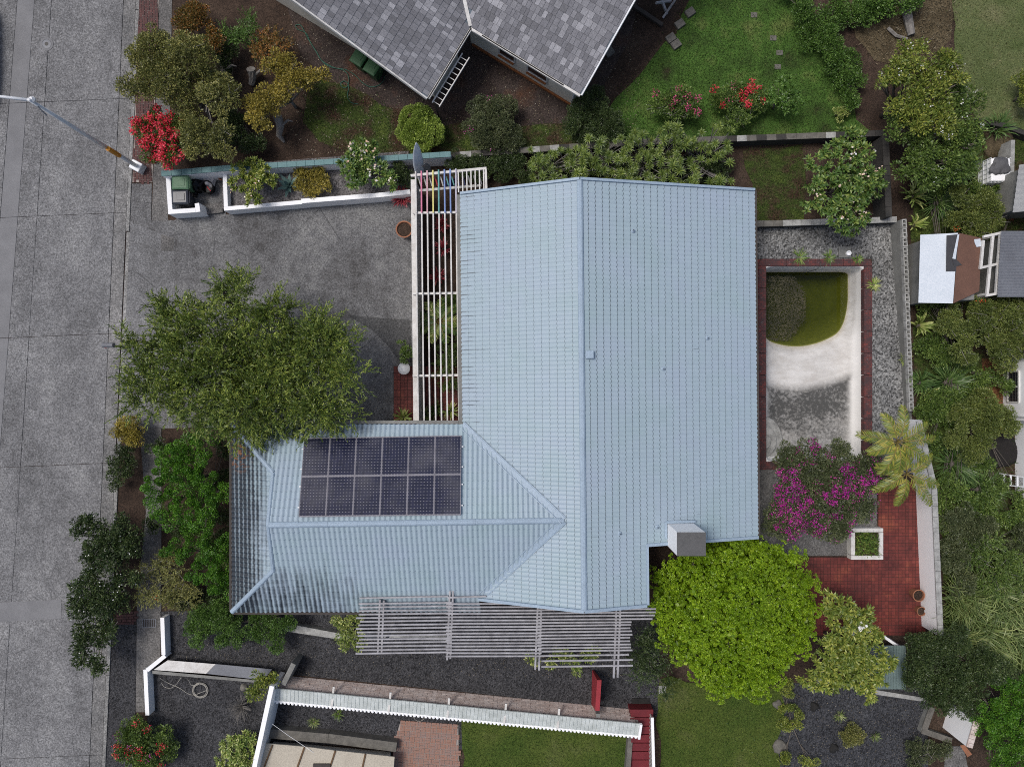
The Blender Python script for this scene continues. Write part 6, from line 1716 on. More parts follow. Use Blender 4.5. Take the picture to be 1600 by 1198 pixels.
# ---- lawns get real blades
for q, bl_, n, z, hg, lab in LAWNS:
    xs_ = [a[0] for a in q]; ys_ = [a[1] for a in q]
    pts = []
    cand = np.stack([RNG.uniform(min(xs_), max(xs_), n * 3), RNG.uniform(max(min(ys_), -40), min(max(ys_), 1230), n * 3)], 1)
    ins = np.array([in_poly(a, b_, q) for a, b_ in cand[: int(n * 1.7)]]); cand = cand[: int(n * 1.7)][ins][:n]; cand = cand + RNG.normal(0, 7, cand.shape)
    p = np.array([tuple(P(a, b_, z)) for a, b_ in cand]); k = len(p)
    ax = RNG.normal(0, .6, (k, 3)); ax[:, 2] = 1
    leaf_obj('grass', p, ax, rdir(k), RNG.uniform(hg[0], hg[1] * 1.4, k), .03, L[bl_], None, kind='stuff', label=lab)
leaf_obj('leaf_litter', LIT, rdir(len(LIT)) * np.array([1, 1, .02]), UPV + RNG.normal(0, .06, (len(LIT), 3)), RNG.uniform(.03, .08, len(LIT)), .035, L['litter'], None, kind='stuff', label='brown leaf litter floating on the green pool water')
# fallen leaves and twigs scattered over the soil
n = 2600; cx_ = RNG.uniform(440, 1000, n); cy_ = RNG.uniform(0, 240, n)
p = np.array([tuple(P(a, b_, .012)) for a, b_ in zip(cx_, cy_)])
leaf_obj('fallen_leaves', p, rdir(n) * np.array([1, 1, .1]), UPV + RNG.normal(0, .25, (n, 3)), RNG.uniform(.03, .09, n), .03, L['straw'], None, kind='stuff', label='fallen dry leaves scattered on the neighbour soil')
n = 900
p = np.concatenate([np.array([tuple(P(a, b_, .012)) for a, b_ in zip(RNG.uniform(250, 1000, n), RNG.uniform(985, 1060, n))]), np.array([tuple(P(a, b_, .012)) for a, b_ in zip(RNG.uniform(1225, 1440, 500), RNG.uniform(1085, 1198, 500))])]); n = len(p)
leaf_obj('fallen_leaves', p, rdir(n) * np.array([1, 1, .1]), UPV + RNG.normal(0, .25, (n, 3)), RNG.uniform(.02, .06, n), .025, L['straw'], None, kind='stuff', label='fallen dry leaves scattered on the dark cinder and gravel')
n = 420
p = np.array([tuple(P(a, b_, .016)) for a, b_ in zip(RNG.normal(420, 150, n), RNG.normal(600, 70, n))])
leaf_obj('fallen_leaves', p, rdir(n) * np.array([1, 1, .1]), UPV + RNG.normal(0, .25, (n, 3)), RNG.uniform(.02, .05, n), .02, L['straw'], None, kind='stuff', label='fallen leaves on the driveway under the feathery tree')

# ---- upper left yard
plant('gnarled_tree', 'gnarled olive-green tree leaning over the brick pavement', 'tree', [(240, 82, 32), (298, 98, 42), (265, 142, 42), (325, 178, 46), (222, 142, 26), (348, 222, 26), (308, 215, 24), (345, 150, 28)], 3.0, 'olive', 'bush', dens=.95, trunkmat=M['palebark'], twigs=45)
plant('rust_shrub', 'rust-tipped shrub at the top of the left yard', 'shrub', [(310, 45, 30), (330, 62, 24)], 1.6, 'rust', 'bush')
plant('heath_shrub', 'bright green feathery shrub with rusty tips near the cream house', 'shrub', [(385, 45, 28), (372, 60, 20)], 1.3, 'vivid', 'spray', scale=.7)
plant('heath_shrub', 'small yellow-green feathery shrub right of the bright one', 'shrub', [(418, 66, 18), (434, 88, 20), (408, 88, 16)], 1.2, 'rust', 'spray', scale=.7)
plant('yellow_tree', 'yellow-leaved gnarled tree in the middle of the left yard', 'tree', [(410, 165, 24), (408, 185, 18), (440, 108, 24), (462, 125, 26), (492, 120, 16), (452, 146, 20)], 2.3, 'yellow', 'bush', dens=.95, trunkmat=M['palebark'], twigs=14)
plant('low_shrub', 'low dark green shrub between the two gnarled trees', 'shrub', [(372, 205, 26), (395, 225, 20), (355, 95, 20)], 1.0, 'dark', 'bush')
plant('bougainvillea', 'vivid red bougainvillea spilling over the brick pavement', 'bougainvillea', [(240, 200, 26), (255, 228, 26), (275, 210, 22), (300, 232, 14), (268, 245, 16)], 2.3, 'mid', 'bush', flowers=('f_red', 1.0, 70, .075), fl_region=[(240, 202, 38), (262, 235, 30), (275, 170, 7)], flowers2=('f_red', .15, 20, .06), trunkmat=M['palebark'])
for k, (pts, lab) in enumerate((([(352, 92, .1), (350, 112, .5), (357, 128, .7), (352, 138, .5)], 'grey dead trunk rising left of the yellow-leaved tree'), ([(434, 182, .9), (438, 198, .6), (436, 212, .3), (444, 222, .05)], 'weathered grey stump leaning below the yellow-leaved tree'), ([(392, 108, .6), (395, 120, .3), (393, 132, .05)], 'short pale forked snag between the gnarled trees'))):
    m_ = MB(); m_.tube([P(*q) for q in pts], [.2, .17, .13, .06][:len(pts)], 9)
    m_.tube([P(*pts[1]), P(pts[1][0] + 12, pts[1][1] - 10, pts[1][2] + .3), P(pts[1][0] + 20, pts[1][1] - 8, pts[1][2] + .35)], [.07, .05, .02], 6)
    m_.build('dead_trunk', M['palebark'], label=lab, cat='trunk')
plant('clipped_bush', 'round clipped lime-green bush above the garden wall', 'bush', [(657, 203, 33)], 1.3, 'clip', 'tight', flat=.85, spread=(.9, .99), dens=.8, sub=0)
plant('flowering_bush', 'dark round bush dotted with purple flowers', 'bush', [(768, 190, 38), (785, 205, 26), (750, 205, 24)], 1.4, 'greyg', 'fine', flowers=('f_purple', .06, 8, .05), spread=(.82, 1.0), sub=9, sf=.55)
plant('mound_bush', 'dark green mounded bush below the cream house corner', 'bush', [(925, 185, 40), (900, 200, 26), (945, 195, 26)], 1.4, 'dark', 'fine', spread=(.82, 1.0))
plant('bougainvillea', 'sparse pink bougainvillea on the lawn by the boundary wall', 'bougainvillea', [(1050, 158, 26), (1068, 172, 24), (1035, 165, 18)], 1.3, 'mid', 'bush', flowers=('f_pink', .42, 34, .06), dens=.6, twigs=30)
plant('bougainvillea', 'red bougainvillea right of the pink one on the lawn', 'bougainvillea', [(1135, 150, 24), (1160, 165, 28), (1180, 160, 22), (1150, 190, 20)], 1.3, 'mid', 'bush', flowers=('f_red', .7, 50, .065), flowers2=('f_pink', .1, 12, .05), dens=.6, twigs=24, fl_region=[(1175, 155, 26), (1128, 172, 10), (1125, 140, 10), (1180, 185, 10)])
plant('sapling', 'light green plumeria sapling at the right of the red bougainvillea', 'shrub', [(1215, 140, 20), (1235, 160, 20), (1208, 158, 14)], 1.5, 'vivid', 'rosette', scale=.8)
plant('vine_hedge', 'bright green rambling vine hedge down the edge of the lawn', 'hedge', [(1235, 0, 26), (1262, 28, 26), (1285, 60, 30), (1305, 92, 28), (1325, 125, 24), (1300, 20, 24), (1340, 20, 22), (1335, 155, 18)], .9, 'vivid', 'bush', scale=.9)
plant('vine_hedge', 'leafy green vine overhanging the dry grass at the top edge', 'hedge', [(1365, 5, 22), (1400, 3, 20), (1425, -5, 18)], 1.0, 'vivid', 'broad', scale=.8)
m_ = MB(); m_.tube([P(1412, -10, .2), P(1418, 25, .18), P(1424, 55, .12)], [.22, .2, .16], 9); m_.tube([P(1387, 44, .08), P(1400, 56, .1), P(1418, 61, .1)], [.08, .08, .05], 6)
m_.build('fallen_log', M['palebark'], label='grey fallen log lying in the dry grass', cat='log')
plant('white_flower_tree', 'yellow-green tree with small white flowers right of the vine hedge', 'tree', [(1430, 95, 32), (1400, 112, 24), (1465, 108, 30), (1410, 150, 30), (1450, 150, 32), (1490, 135, 22), (1380, 130, 14), (1425, 190, 28), (1465, 190, 26)], 3.4, 'plumy', 'broad', scale=.8, dens=.8, flowers=('f_white', .14, 5, .07), twigs=16, sub=7, sf=.42, spread=(.5, 1.12))
plant('white_flower_tree', 'darker green tree with white flowers nearest the caged tank', 'tree', [(1500, 165, 28), (1515, 195, 22), (1485, 215, 32), (1440, 235, 32), (1400, 195, 20), (1455, 265, 32), (1495, 255, 26), (1425, 262, 22), (1520, 225, 16)], 2.8, 'mid', 'broad', scale=.8, dens=.8, flowers=('f_white', .12, 4, .07), twigs=16, sub=7, sf=.42, spread=(.5, 1.12))
plant('plumeria_tree', 'broad plumeria with pink-white flowers above the pool terrace', 'tree', [(1310, 270, 50), (1275, 300, 34), (1340, 300, 40), (1310, 325, 42), (1325, 235, 34), (1285, 255, 34), (1270, 325, 22), (1345, 335, 22)], 2.6, 'plum', 'rosette', dens=1.25, flowers=('f_blush', .10, 5, .10), scale=.95)
def dracaena(label, cx_, cy_, spread_, n, seed):
    rr = random.Random(seed); base = P(cx_, cy_ + 8, 0); t = thing('dracaena', label, 'dracaena', base, 'dracaenas behind the blue roof')
    m_ = MB()
    if not hasattr(dracaena, 'mesh'):
        m = 24; az = np.arange(m) * 2.4; el = np.linspace(.35, 1.6, m)
        ax = np.stack([np.cos(az) * np.sin(el), np.sin(az) * np.sin(el), np.cos(el)], 1); nr = np.stack([-np.cos(az) * np.cos(el), -np.sin(az) * np.cos(el), np.sin(el)], 1)
        tmp = thing('tmp', 'x', 'x'); o = leaf_obj('rosette', np.zeros((m, 3)), ax, nr, RNG.uniform(.26, .34, m), .042, L['drac'], tmp, bend=.25)
        dracaena.mesh = o.data; bpy.data.objects.remove(o); bpy.data.objects.remove(tmp)
    for k in range(n):
        h_ = rr.uniform(1.0, 2.5); p = P(cx_ + rr.uniform(-1, 1) * spread_[0], cy_ + rr.uniform(-1, 1) * spread_[1], h_)
        b0 = base + Vector((rr.uniform(-.8, .8), rr.uniform(-.25, .25), 0))
        m_.tube([b0, b0.lerp(p, .5) + Vector((rr.uniform(-.1, .1), rr.uniform(-.1, .1), -.15)), p], [.03, .025, .018], 5)
        o = link('rosette', dracaena.mesh, t, p); o.rotation_euler = (rr.uniform(-.25, .25), rr.uniform(-.25, .25), rr.uniform(0, 6)); s_ = rr.uniform(.6, 1.1); o.scale = (s_,) * 3
    m_.build('stems', M['palebark'], t)
for k, (cx_, cy_, sp, n) in enumerate(((870, 260, (46, 26), 56), (945, 250, (48, 34), 66), (1020, 246, (48, 42), 76), (1092, 244, (50, 48), 84))):
    dracaena(f'dracaena clump with starry green leaf heads, {ordn[k]} from the left', cx_, cy_, sp, n, k)
plant('jasmine_hedge', 'dark hedge with tiny white flowers behind the white pergola', 'hedge', [(715, 258, 20), (745, 262, 22), (780, 262, 22), (810, 262, 22), (825, 275, 16)], 1.0, 'dark', 'fine', flowers=('f_white', .05, 2, .05))
plant('jasmine_hedge', 'dark low shrub with white flowers left of the surfboard', 'hedge', [(622, 262, 16), (635, 280, 15), (618, 280, 12)], 1.0, 'dark', 'fine', flowers=('f_white', .08, 2, .05))
plant('ground_cover', 'dark undergrowth beneath the dracaenas', 'undergrowth', [(870, 275, 26), (920, 270, 26), (970, 268, 28), (1020, 268, 28), (1070, 268, 28), (1115, 270, 26)], .8, 'dark', 'bush')
# ---- front planter
plant('plumeria_bush', 'plumeria bush with cream flowers beside the bin enclosure', 'shrub', [(395, 283, 30), (378, 275, 20), (415, 280, 20), (400, 300, 20)], 1.7, 'plumy', 'rosette', flowers=('f_blush', .07, 5, .09), dens=1.5, scale=.75)
plant('plumeria_bush', 'plumeria with pink-white flowers rising over the teal coping', 'shrub', [(560, 245, 22), (585, 265, 28), (555, 275, 20), (605, 285, 16), (580, 235, 16)], 1.9, 'plum', 'rosette', flowers=('f_blush', .18, 6, .11), dens=1.4, scale=.85)
plant('croton_shrub', 'thin yellow-tipped shrub around bare gravel in the front planter', 'shrub', [(475, 270, 12), (495, 268, 12), (505, 285, 12), (490, 298, 12), (470, 290, 8)], .95, 'yellow', 'bush', scale=.8)
ag = P(451, 290, .4); t = thing('agave', 'blue-green agave rosette in the front planter', 'agave', ag)
for k in range(17):
    a_ = k * 2.4; el = .3 + 1.1 * k / 17; l_ = .35 + .3 * k / 17
    dv = Vector((math.cos(a_) * math.sin(el), math.sin(a_) * math.sin(el), math.cos(el))); sv = Vector((-math.sin(a_), math.cos(a_), 0)); nv_ = sv.cross(dv)
    q = MB(); secs = []
    for u, w_ in ((0, .05), (.35, .085), (.7, .06), (1, .006)):
        c = ag + dv * l_ * u; secs.append([c - sv * w_, c - nv_ * .02 * (1 - u), c + sv * w_, c + nv_ * .012 * (1 - u)])
    loft(secs).build('leaf', L['agave'], t)
tuft('bromeliad', 'round dark red bromeliad at the driveway wall end', 'bromeliad', 629, 308, 17, .6, 'cordy', 110, .06)
for k, (x_, y_, r_, lab) in enumerate(((691, 352, 12, 'red cordyline under the pergola, nearest the rainbow slats'), (692, 388, 14, 'red cordyline in the middle of the pergola bed'), (684, 432, 14, 'red cordyline lowest in the pergola bed'))):
    tuft('cordyline', lab, 'cordyline', x_, y_, r_, .8, 'cordy', 40, .06, 'red cordylines under the pergola')
slab('pergola_bed', [(660, 330), (722, 330), (722, 570), (662, 570)], .008, M['dirt'], kind='structure')
plant('fern_bush', 'green fern mass under the lower half of the pergola', 'fern', [(700, 545, 18), (690, 575, 14), (702, 600, 12), (705, 560, 14), (705, 470, 10)], .9, 'mid', 'spray', scale=.5)
def frond(parent, base, az, el, ln, leaf, droop=.5, name='frond', lw=.045, ll=.42, nleaf=26):
    base = np.array(base); u = np.linspace(0, 1, 9)
    d0 = np.array([math.cos(az), math.sin(az), 0])
    hor = ln * np.sin(el) * u * 1.0; ver = ln * math.cos(el) * u - droop * ln * u ** 2
    pts = base + d0 * hor[:, None] + UPV * ver[:, None]
    q = MB(); q.tube([Vector(v) for v in pts], list(np.linspace(.025, .006, 9)), 5)
    o = q.build(name, M['straw_stem'], parent, smooth=True)
    uu = np.linspace(.14, 1, nleaf); pc = np.stack([np.interp(uu, u, pts[:, i]) for i in range(3)], 1)
    tg = unit(np.gradient(pc, axis=0)); sd_ = unit(np.cross(tg, UPV))
    pos, ax = [], []
    for s_ in (-1, 1):
        pos.append(pc); ax.append(tg * .75 + sd_ * s_ * .85 - UPV * .25 + RNG.normal(0, .08, pc.shape))
    pos = np.concatenate(pos); ax = np.concatenate(ax)
    lens = np.tile(ll * (np.sin(np.pi * (.12 + .8 * uu)) ** .7), 2)
    leaf_obj('leaflets', pos, ax, UPV + RNG.normal(0, .25, pos.shape), lens, lw, L[leaf], o, bend=.3)
    return o
M['straw_stem'] = mat_plain('frond stem', (.22, .17, .05), None, 3, .6, 20)
b0 = P(690, 505, 0); t = thing('palm', 'small palm fanning out between the pergola slats', 'palm', b0)
MB().tube([b0, b0 + Vector((0, 0, .9))], [.07, .05], 8).build('trunk', M['bark'], t)
for k in range(9): frond(t, b0 + Vector((0, 0, .9)), k * .72, 1.0, 1.15, 'ginger' if k % 3 == 0 else 'plum', .35, nleaf=18, ll=.38)
plant('porch_shrub', 'small round green shrub beside the stone bowl', 'shrub', [(627, 548, 14), (633, 556, 11)], .9, 'mid', 'rosette', scale=.55, dens=1.4)
for k, (x_, y_, lab) in enumerate(((630, 652, 'yellow-green spiky plant at the porch edge, outside the wall'), (663, 648, 'yellow-green spiky plant nearest the wall under the pergola end'), (681, 640, 'dark spiky plant between the two yellow ones'), (704, 642, 'yellow spiky plant beside the blue roof corner'))):
    tuft('spider_plant', lab, 'spiky plant', x_, y_, 15, .75, 'ginger' if k != 2 else 'plum', 46, .055, 'spiky plants by the porch')
# ---- the big feathery tree and the street-side shrubs
plant('feathery_tree', 'big feathery green tree spreading over driveway and pavement', 'tree', [(300, 515, 54), (365, 475, 42), (345, 445, 18), (335, 575, 62), (415, 530, 58), (475, 570, 60), (520, 535, 36), (430, 610, 56), (255, 600, 40), (500, 625, 44), (225, 545, 26), (400, 640, 42), (545, 580, 28), (212, 615, 26), (260, 480, 22), (330, 640, 34)], 4.3, 'cas', 'spray', dens=1.9, scale=1.12, twigs=40, sub=8, sf=.52)
plant('verge_shrub', 'yellow-green shrub on the verge just below the feathery tree', 'shrub', [(198, 662, 18), (205, 680, 16), (192, 675, 12)], 1.0, 'yellow', 'bush')
plant('verge_shrub', 'dark sparse verge shrub with white specks below the yellow-green one', 'shrub', [(195, 715, 20), (185, 745, 20), (208, 735, 18)], 1.1, 'dark', 'bush', flowers=('f_white', .06, 2, .05), dens=.7, twigs=14)
plant('juniper_tree', 'bright green twisted juniper beside the dark end of the roof', 'tree', [(300, 695, 28), (330, 685, 22), (272, 725, 26), (318, 730, 30), (250, 755, 26), (290, 765, 32), (330, 770, 26), (270, 795, 24), (310, 810, 30), (250, 780, 20)], 2.4, 'juniper', 'juniper')
plant('juniper_tree', 'lower bright green juniper touching the roof corner', 'tree', [(320, 850, 28), (345, 870, 28), (280, 855, 18), (350, 905, 22), (320, 890, 22)], 2.2, 'juniper2', 'juniper')
plant('undergrowth', 'dark leafy undergrowth between the junipers and the roof', 'undergrowth', [(350, 700, 14), (348, 750, 16), (345, 800, 18), (348, 840, 16), (300, 935, 18), (335, 930, 18), (250, 700, 12), (285, 825, 14), (240, 820, 10)], .8, 'dark', 'bush')
plant('gardenia_shrub', 'dark shrub with white flowers leaning over the street, upper one', 'shrub', [(135, 818, 18), (168, 845, 32), (195, 825, 22), (180, 880, 28), (142, 882, 18), (205, 850, 20), (128, 832, 12)], 1.9, 'dark', 'broad', flowers=('f_white', .12, 3, .06), scale=.75, dens=.9, twigs=10)
plant('gardenia_shrub', 'dark shrub with many white flowers hanging over the gutter, lower one', 'shrub', [(145, 920, 28), (175, 935, 26), (135, 945, 20), (150, 985, 28), (140, 1015, 20), (150, 1038, 14), (170, 985, 18), (200, 910, 22)], 1.9, 'dark', 'broad', flowers=('f_white', .2, 3, .06), scale=.75, dens=.9, twigs=10)
plant('wiry_bush', 'wiry olive bush with orange specks beside the pavement', 'shrub', [(235, 910, 26), (265, 890, 28), (290, 915, 28), (262, 930, 22)], 1.4, 'olive', 'spray', flowers=('f_orange', .03, 4, .05), scale=.6, twigs=40)
plant('fern_bush', 'soft bright green bush below the dark roof corner', 'shrub', [(315, 968, 24), (345, 960, 24), (310, 990, 18), (365, 985, 22), (410, 975, 24), (440, 970, 20), (425, 995, 20), (345, 1000, 14)], 1.3, 'vivid', 'fine', scale=1.1, dens=.9)
plant('young_shrub', 'yellow-green shrub at the left end of the grey pergola', 'shrub', [(535, 975, 14), (552, 965, 14), (545, 995, 14), (562, 1000, 10), (540, 1010, 8)], 1.6, 'ginger', 'bush')
plant('bougainvillea', 'bougainvillea with scattered red flowers at the lower left corner', 'bougainvillea', [(222, 1145, 26), (250, 1155, 30), (235, 1180, 30), (205, 1165, 20)], 1.2, 'mid', 'bush', flowers=('f_red', .26, 26, .06), flowers2=('f_purple', .05, 20, .05))
plant('croton', 'yellow and green croton at the lower edge beside the court wall', 'croton', [(368, 1170, 22), (385, 1160, 16), (352, 1182, 18), (375, 1192, 22)], 1.2, 'ginger', 'rosette', scale=.7, dens=1.3)
b0 = P(380, 1100, 0); t = thing('dry_bush', 'bare brown dry twig bush in the cinder court', 'shrub', b0); m_ = MB(); rr = random.Random(9)
for k in range(120):
    a_ = rr.uniform(0, 6.28); e_ = b0 + Vector((math.cos(a_) * rr.uniform(.2, .62), math.sin(a_) * rr.uniform(.2, .75), rr.uniform(.15, .7))); mid = b0.lerp(e_, .5) + Vector((rr.uniform(-.06, .06), rr.uniform(-.06, .06), .1)); m_.tube([b0, mid, e_], [.012, .009, .005], 4)
m_.build('twigs', M['palebark'], t, kind='stuff')
plant('wall_vine', 'yellow-green vine on the corner of the court wall', 'vine', [(410, 1062, 14), (400, 1078, 12), (425, 1055, 10)], 1.4, 'plumy', 'broad', scale=.8)
for k, (x_, y_, lab) in enumerate(((528, 1116, 'small dark green weed in the middle of the cinder court'), (490, 1128, 'thin grassy weed left of the dark one in the cinder court'), (1312, 1118, 'straw-green weed in the grey gravel court'), (1368, 1150, 'tiny green weed right of the round gravel bush'))):
    tuft('weed', lab, 'weed', x_, y_, 10, .25, 'mid' if k == 0 else 'reed', 60, .02, 'weeds in the courts')
# ---- right of the house
DOME = []
_r = random.Random(4); _outline = [(1012, 930), (1035, 870), (1090, 840), (1150, 838), (1215, 852), (1262, 890), (1275, 940), (1268, 985), (1235, 1030), (1205, 1075), (1150, 1095), (1105, 1072), (1070, 1030), (1030, 990)]
for _ in range(6000):
    x_, y_ = _r.uniform(1015, 1272), _r.uniform(845, 1090)
    if not in_poly(x_, y_, _outline) or any(math.hypot(x_ - a[0], y_ - a[1]) < 25 for a in DOME): continue
    dd_ = min(1, math.hypot((x_ - 1145) / 130, (y_ - 962) / 125)); DOME.append((x_, y_, _r.uniform(13.5, 17.5), 4.5 - 2.1 * dd_ ** 2 + _r.uniform(-.3, .3)))
plant('domed_tree', 'big domed lime-green tree below the chimney', 'tree', DOME, 4.4, 'lime', 'floret', dens=1.0, flat=.9, sub=0)
_t = bpy.data.objects['domed_tree']; _n = 16000; _q = np.stack([RNG.uniform(1012, 1275, _n), RNG.uniform(838, 1095, _n)], 1)
_dd = np.hypot((_q[:, 0] - 1145) / 130, (_q[:, 1] - 962) / 125); _k = np.array([in_poly(a, b_, _outline) for a, b_ in _q]) & (_dd < .97); _q, _dd = _q[_k], _dd[_k]
_z = 4.5 - 2.1 * _dd ** 2 - RNG.uniform(1.0, 2.2, len(_q)); _p = np.array([tuple(P(a, b_, z_)) for (a, b_), z_ in zip(_q, _z)])
leaf_obj('inner_leaves', _p, rdir(len(_p)), rdir(len(_p)), .22, .16, L['lime'], _t, kind='stuff')
plant('shade_shrub', 'dark feathery shrub at the right end of the grey pergola', 'shrub', [(1005, 990, 22), (1015, 1020, 24), (1000, 1045, 22), (1030, 1050, 20), (1040, 1075, 14)], 1.6, 'dark', 'spray', scale=.7)
plant('magnolia', 'magnolia with glossy leaves and a white bloom beside the domed tree', 'tree', [(1310, 955, 28), (1340, 975, 26), (1300, 990, 24), (1350, 1010, 32), (1310, 1030, 36), (1360, 1045, 26), (1290, 1060, 24), (1340, 1075, 24), (1270, 1050, 24), (1375, 1030, 18)], 2.8, 'plumy', 'rosette', flowers=('f_white', .4, 12, .14), scale=.95, dens=2.0, sub=8, fl_region=[(1342, 985, 9)])
plant('dark_shrub', 'large dark fine-leaved shrub at the end of the patio wall', 'shrub', [(1440, 1010, 30), (1475, 1000, 32), (1430, 1045, 30), (1470, 1045, 40), (1515, 1045, 36), (1545, 1035, 24), (1465, 1085, 28), (1500, 1080, 30)], 2.3, 'dark', 'fine', scale=1.35)
plant('bougainvillea', 'magenta bougainvillea sprawling over the lower end of the pool', 'bougainvillea', [(1225, 725, 26), (1255, 735, 36), (1300, 720, 36), (1340, 740, 30), (1230, 775, 32), (1280, 775, 40), (1330, 780, 30), (1225, 815, 26), (1260, 820, 34), (1300, 815, 26), (1360, 755, 18), (1310, 760, 34), (1275, 755, 34)], 2.3, 'greyg', 'bush', flowers=('f_purple', .85, 42, .058), flowers2=('f_purple', .34, 14, .052), dens=1.1, sub=8, sf=.55, twigs=40, fl_region=[(1203, 735, 22), (1225, 755, 26), (1240, 790, 30), (1213, 770, 20), (1240, 765, 16), (1255, 808, 24), (1232, 822, 20), (1255, 685, 10), (1275, 695, 10), (1325, 745, 20), (1312, 765, 14), (1360, 738, 16), (1345, 755, 12), (1290, 780, 9), (1345, 765, 9), (1332, 815, 8), (1205, 715, 9), (1270, 825, 12), (1300, 805, 7)])
for k, (x_, y_, h_, nf, lab) in enumerate(((1402, 690, 3.0, 9, 'yellow-green palm over the pool terrace, upper of the pair'), (1416, 740, 2.6, 8, 'yellow-green palm over the red patio, lower of the pair'))):
    top_ = P(x_, y_, h_); b0 = Vector((top_.x + .1, top_.y, 0)); t = thing('palm', lab, 'palm', b0)
    MB().tube([b0, b0.lerp(top_, .5) + Vector((-.06, 0, 0)), top_], [.1, .075, .06], 9).build('trunk', M['palebark'], t, smooth=True)
    for f in range(nf): frond(t, top_, f * 2 * math.pi / nf + k * .5 + random.uniform(-.2, .2), random.uniform(.75, 1.15), random.uniform(1.5, 2.1), 'palm', .6, lw=.03, ll=.42, nleaf=44)
t_pl = P(1355, 849, .3)
n = 900; p = np.array([tuple(P(RNG.uniform(1337, 1373), RNG.uniform(832, 867), .42)) for _ in range(n)]); p[:, 2] = .3
o = tag(leaf_obj('planter_grass', p, np.stack([RNG.normal(0, .5, n), RNG.normal(0, .5, n), np.ones(n)], 1), rdir(n), RNG.uniform(.18, .32, n), .03, L['plum'], None, bend=.3), 'clump of dark green grass growing in the square planter', 'grass clump')
# tangle behind the walls, right edge
for k, (x_, y_, r_, h_, lf, n, w_, lab) in enumerate((
    (1468, 315, 34, 1.0, 'strap', 200, .045, 'blue-green strap-leaved lily between the tree and the shed'),
    (1482, 598, 38, 1.0, 'strap', 240, .045, 'large strap-leaved lily below the wiry bottlebrush'),
    (1440, 598, 24, .8, 'strap', 110, .045, 'strap-leaved lily close behind the pierced wall'),
    (1492, 725, 42, 1.0, 'strap', 240, .04, 'strap-leaved lily right of the palms'),
    (1500, 262, 30, 1.0, 'strap', 130, .045, 'strap-leaved lily under the white-flowered tree'),
    (1560, 200, 26, 1.1, 'strap', 80, .06, 'spiky strap plant near the far lawn wall'),
    (1530, 275, 26, .9, 'reed', 100, .04, 'pale strappy grass left of the caged tank'),
    (1532, 765, 38, 1.0, 'strap', 180, .035, 'arching grass left of the step ladder'),
    (1430, 305, 26, 1.1, 'ginger', 36, .10, 'ginger plant with long pale leaves above the shed'),
    (1432, 350, 16, .9, 'ginger', 22, .09, 'ginger plant at the top end of the pierced wall'),
    (1434, 420, 16, .9, 'ginger', 26, .10, 'ginger plant wedged between shed and pierced wall'),
    (1440, 508, 20, 1.0, 'ginger', 30, .12, 'ginger plant with cream leaves below the shed'),
    (1451, 615, 14, .9, 'ginger', 20, .09, 'pale-leaved ginger at the lower end of the pierced wall'))):
    tuft('lily' if lf == 'strap' else 'ginger_plant' if lf == 'ginger' else 'grass_tuft', lab, {'strap': 'lily', 'ginger': 'ginger', 'reed': 'grass'}[lf], x_, y_, r_, h_, lf, n, w_)
plant('bottlebrush', 'olive bottlebrush with red flowers above the shed', 'shrub', [(1500, 330, 30), (1530, 325, 28), (1520, 350, 24), (1545, 345, 18), (1505, 305, 20)], 1.7, 'olivegreen', 'fine', flowers=('f_orange', .015, 12, .06), scale=1.1, twigs=20)
plant('bottlebrush', 'wiry grey-twigged bottlebrush below the shed and metal roof', 'shrub', [(1490, 515, 30), (1530, 500, 36), (1570, 495, 34), (1510, 550, 30), (1555, 540, 34), (1590, 530, 26), (1600, 490, 26)], 2.0, 'olivegreen', 'fine', flowers=('f_orange', .012, 10, .06), dens=.55, twigs=150, scale=1.1)
plant('bottlebrush', 'dense olive bottlebrush beside the black netting heap', 'shrub', [(1505, 655, 30), (1540, 645, 32), (1520, 685, 28), (1565, 655, 22), (1490, 680, 20)], 1.8, 'olivegreen', 'fine', flowers=('f_orange', .012, 8, .06), scale=1.1)
plant('undergrowth', 'dark tangled undergrowth behind the pierced wall', 'undergrowth', [(1450, 260, 22), (1455, 540, 22), (1460, 640, 26), (1490, 640, 22), (1480, 760, 26), (1500, 790, 28), (1540, 800, 26), (1470, 810, 22), (1575, 800, 24), (1450, 470, 20), (1600, 790, 26), (1520, 610, 20), (1445, 440, 16), (1460, 290, 20), (1570, 600, 14), (1480, 460, 16), (1455, 690, 16), (1560, 300, 14), (1445, 235, 16), (1520, 300, 16), (1540, 590, 16), (1500, 570, 16), (1590, 300, 12), (1475, 555, 16), (1530, 720, 18), (1480, 620, 16), (1440, 380, 10), (1550, 760, 18)], .9, 'mid', 'bush')
plant('undergrowth', 'grey-green scrub along the outside of the white patio wall', 'undergrowth', [(1490, 830, 26), (1485, 870, 26), (1520, 830, 30), (1500, 910, 26), (1580, 840, 30), (1490, 800, 20)], 1.2, 'greyg', 'fine', scale=1.2)
plant('broom_bush', 'olive broom bush at the right edge above the reeds', 'shrub', [(1540, 850, 34), (1525, 885, 32), (1570, 880, 36), (1600, 870, 30), (1550, 910, 28)], 1.5, 'mid', 'spray', scale=.65, twigs=24)
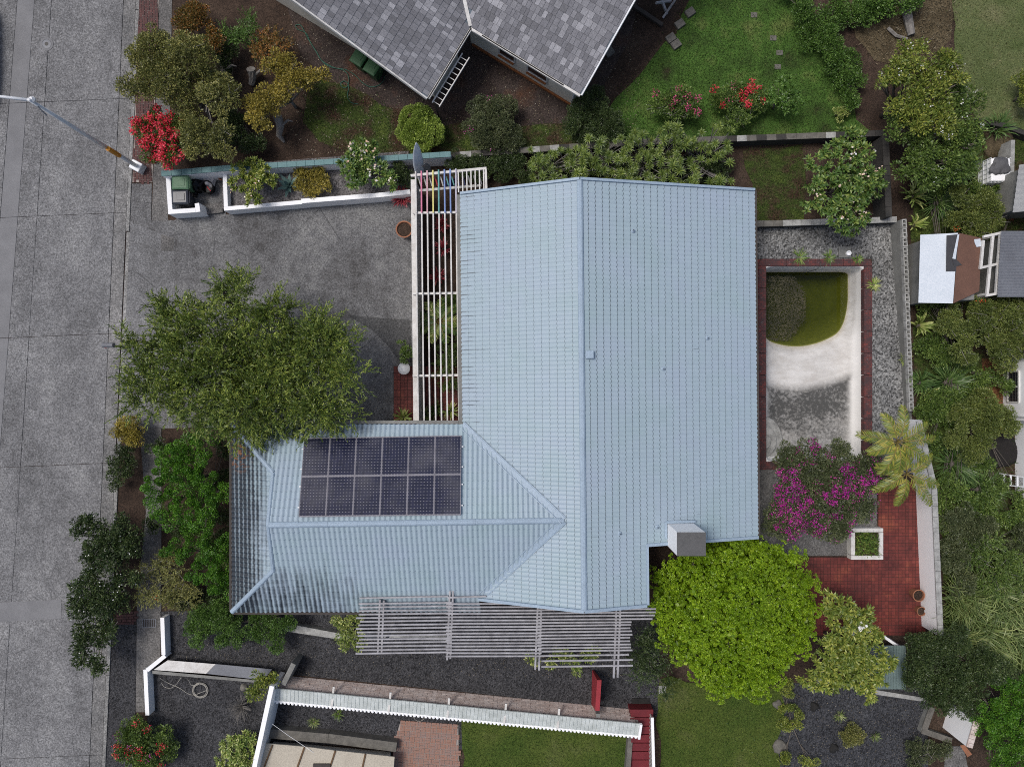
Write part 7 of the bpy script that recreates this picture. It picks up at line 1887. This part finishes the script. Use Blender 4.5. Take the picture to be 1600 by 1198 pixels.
for k, (x_, y_, r_) in enumerate(((1505, 935, 40), (1545, 925, 46), (1585, 935, 46), (1520, 975, 46), (1560, 975, 50), (1600, 985, 46), (1500, 1000, 32), (1545, 1005, 36), (1590, 1025, 36))):
    tuft('reed_clump', f"tall pale reed clump, {['left', 'middle', 'right'][k % 3]} of the {['upper', 'middle', 'lower'][k // 3]} row at the right edge", 'reeds', x_, y_, r_, 1.6, 'reed', 230, .042, 'reeds outside the patio wall', spread=.6)
plant('juniper_tree', 'deep green spreading juniper at the lower right corner', 'tree', [(1560, 1085, 26), (1590, 1075, 28), (1550, 1115, 28), (1585, 1115, 34), (1600, 1150, 34), (1560, 1150, 24), (1575, 1185, 30), (1545, 1185, 20), (1535, 1090, 16)], 2.2, 'juniper2', 'juniper')
plant('round_bush', 'small round olive bush in the grey gravel court', 'bush', [(1331, 1148, 16)], .6, 'olive', 'tight', spread=(.86, 1.0))
plant('gravel_shrub', 'low grey twiggy shrub at the lower right of the gravel court', 'shrub', [(1440, 1180, 26), (1465, 1175, 18), (1420, 1190, 16)], .7, 'greyg', 'fine', dens=.6, twigs=60)
plant('border_weeds', 'weedy green border between lower lawn and gravel court', 'weeds', [(1225, 1075, 14), (1228, 1100, 14), (1240, 1125, 14), (1228, 1130, 10), (1222, 1180, 12), (1262, 1190, 14)], .35, 'plumy', 'fine', dens=.5)
for k, (x_, y_, r_, lab) in enumerate(((1340, 405, 9, 'moss'), (1366, 445, 12, 'weed'), (1250, 402, 14, 'low'), (1296, 402, 12, 'patch'))):
    tuft('weed', ['small weed on the terrace above the pool corner', 'bright weed growing right of the pool coping', 'weed along the upper pool coping, left one', 'weed along the upper pool coping, right one'][k], 'weed', x_, y_, r_, .14, 'ginger' if k == 1 else 'plum', 70, .025, 'weeds around the pool')
tuft('weed', 'bright weed at the foot of the pierced wall', 'weed', 1414, 560, 12, .5, 'ginger', 60, .03, 'weeds around the pool')
plant('lawn_twig', 'single yellow leafy twig standing in the lawn corner', 'sapling', [(1313, 178, 8)], .5, 'ginger', 'bush', scale=.7)
plant('edge_bush', 'yellow-green bush cut off by the right edge beside the pale lawn', 'bush', [(1604, 130, 16), (1608, 160, 14)], 1.2, 'plumy', 'bush')
plant('passage_vine', 'yellow-green vine leaves poking out under the grey pergola', 'vine', [(835, 1030, 10), (858, 1038, 10), (900, 1040, 10), (880, 1020, 12), (925, 1020, 12)], 1.2, 'ginger', 'broad', scale=.8, dens=.8)
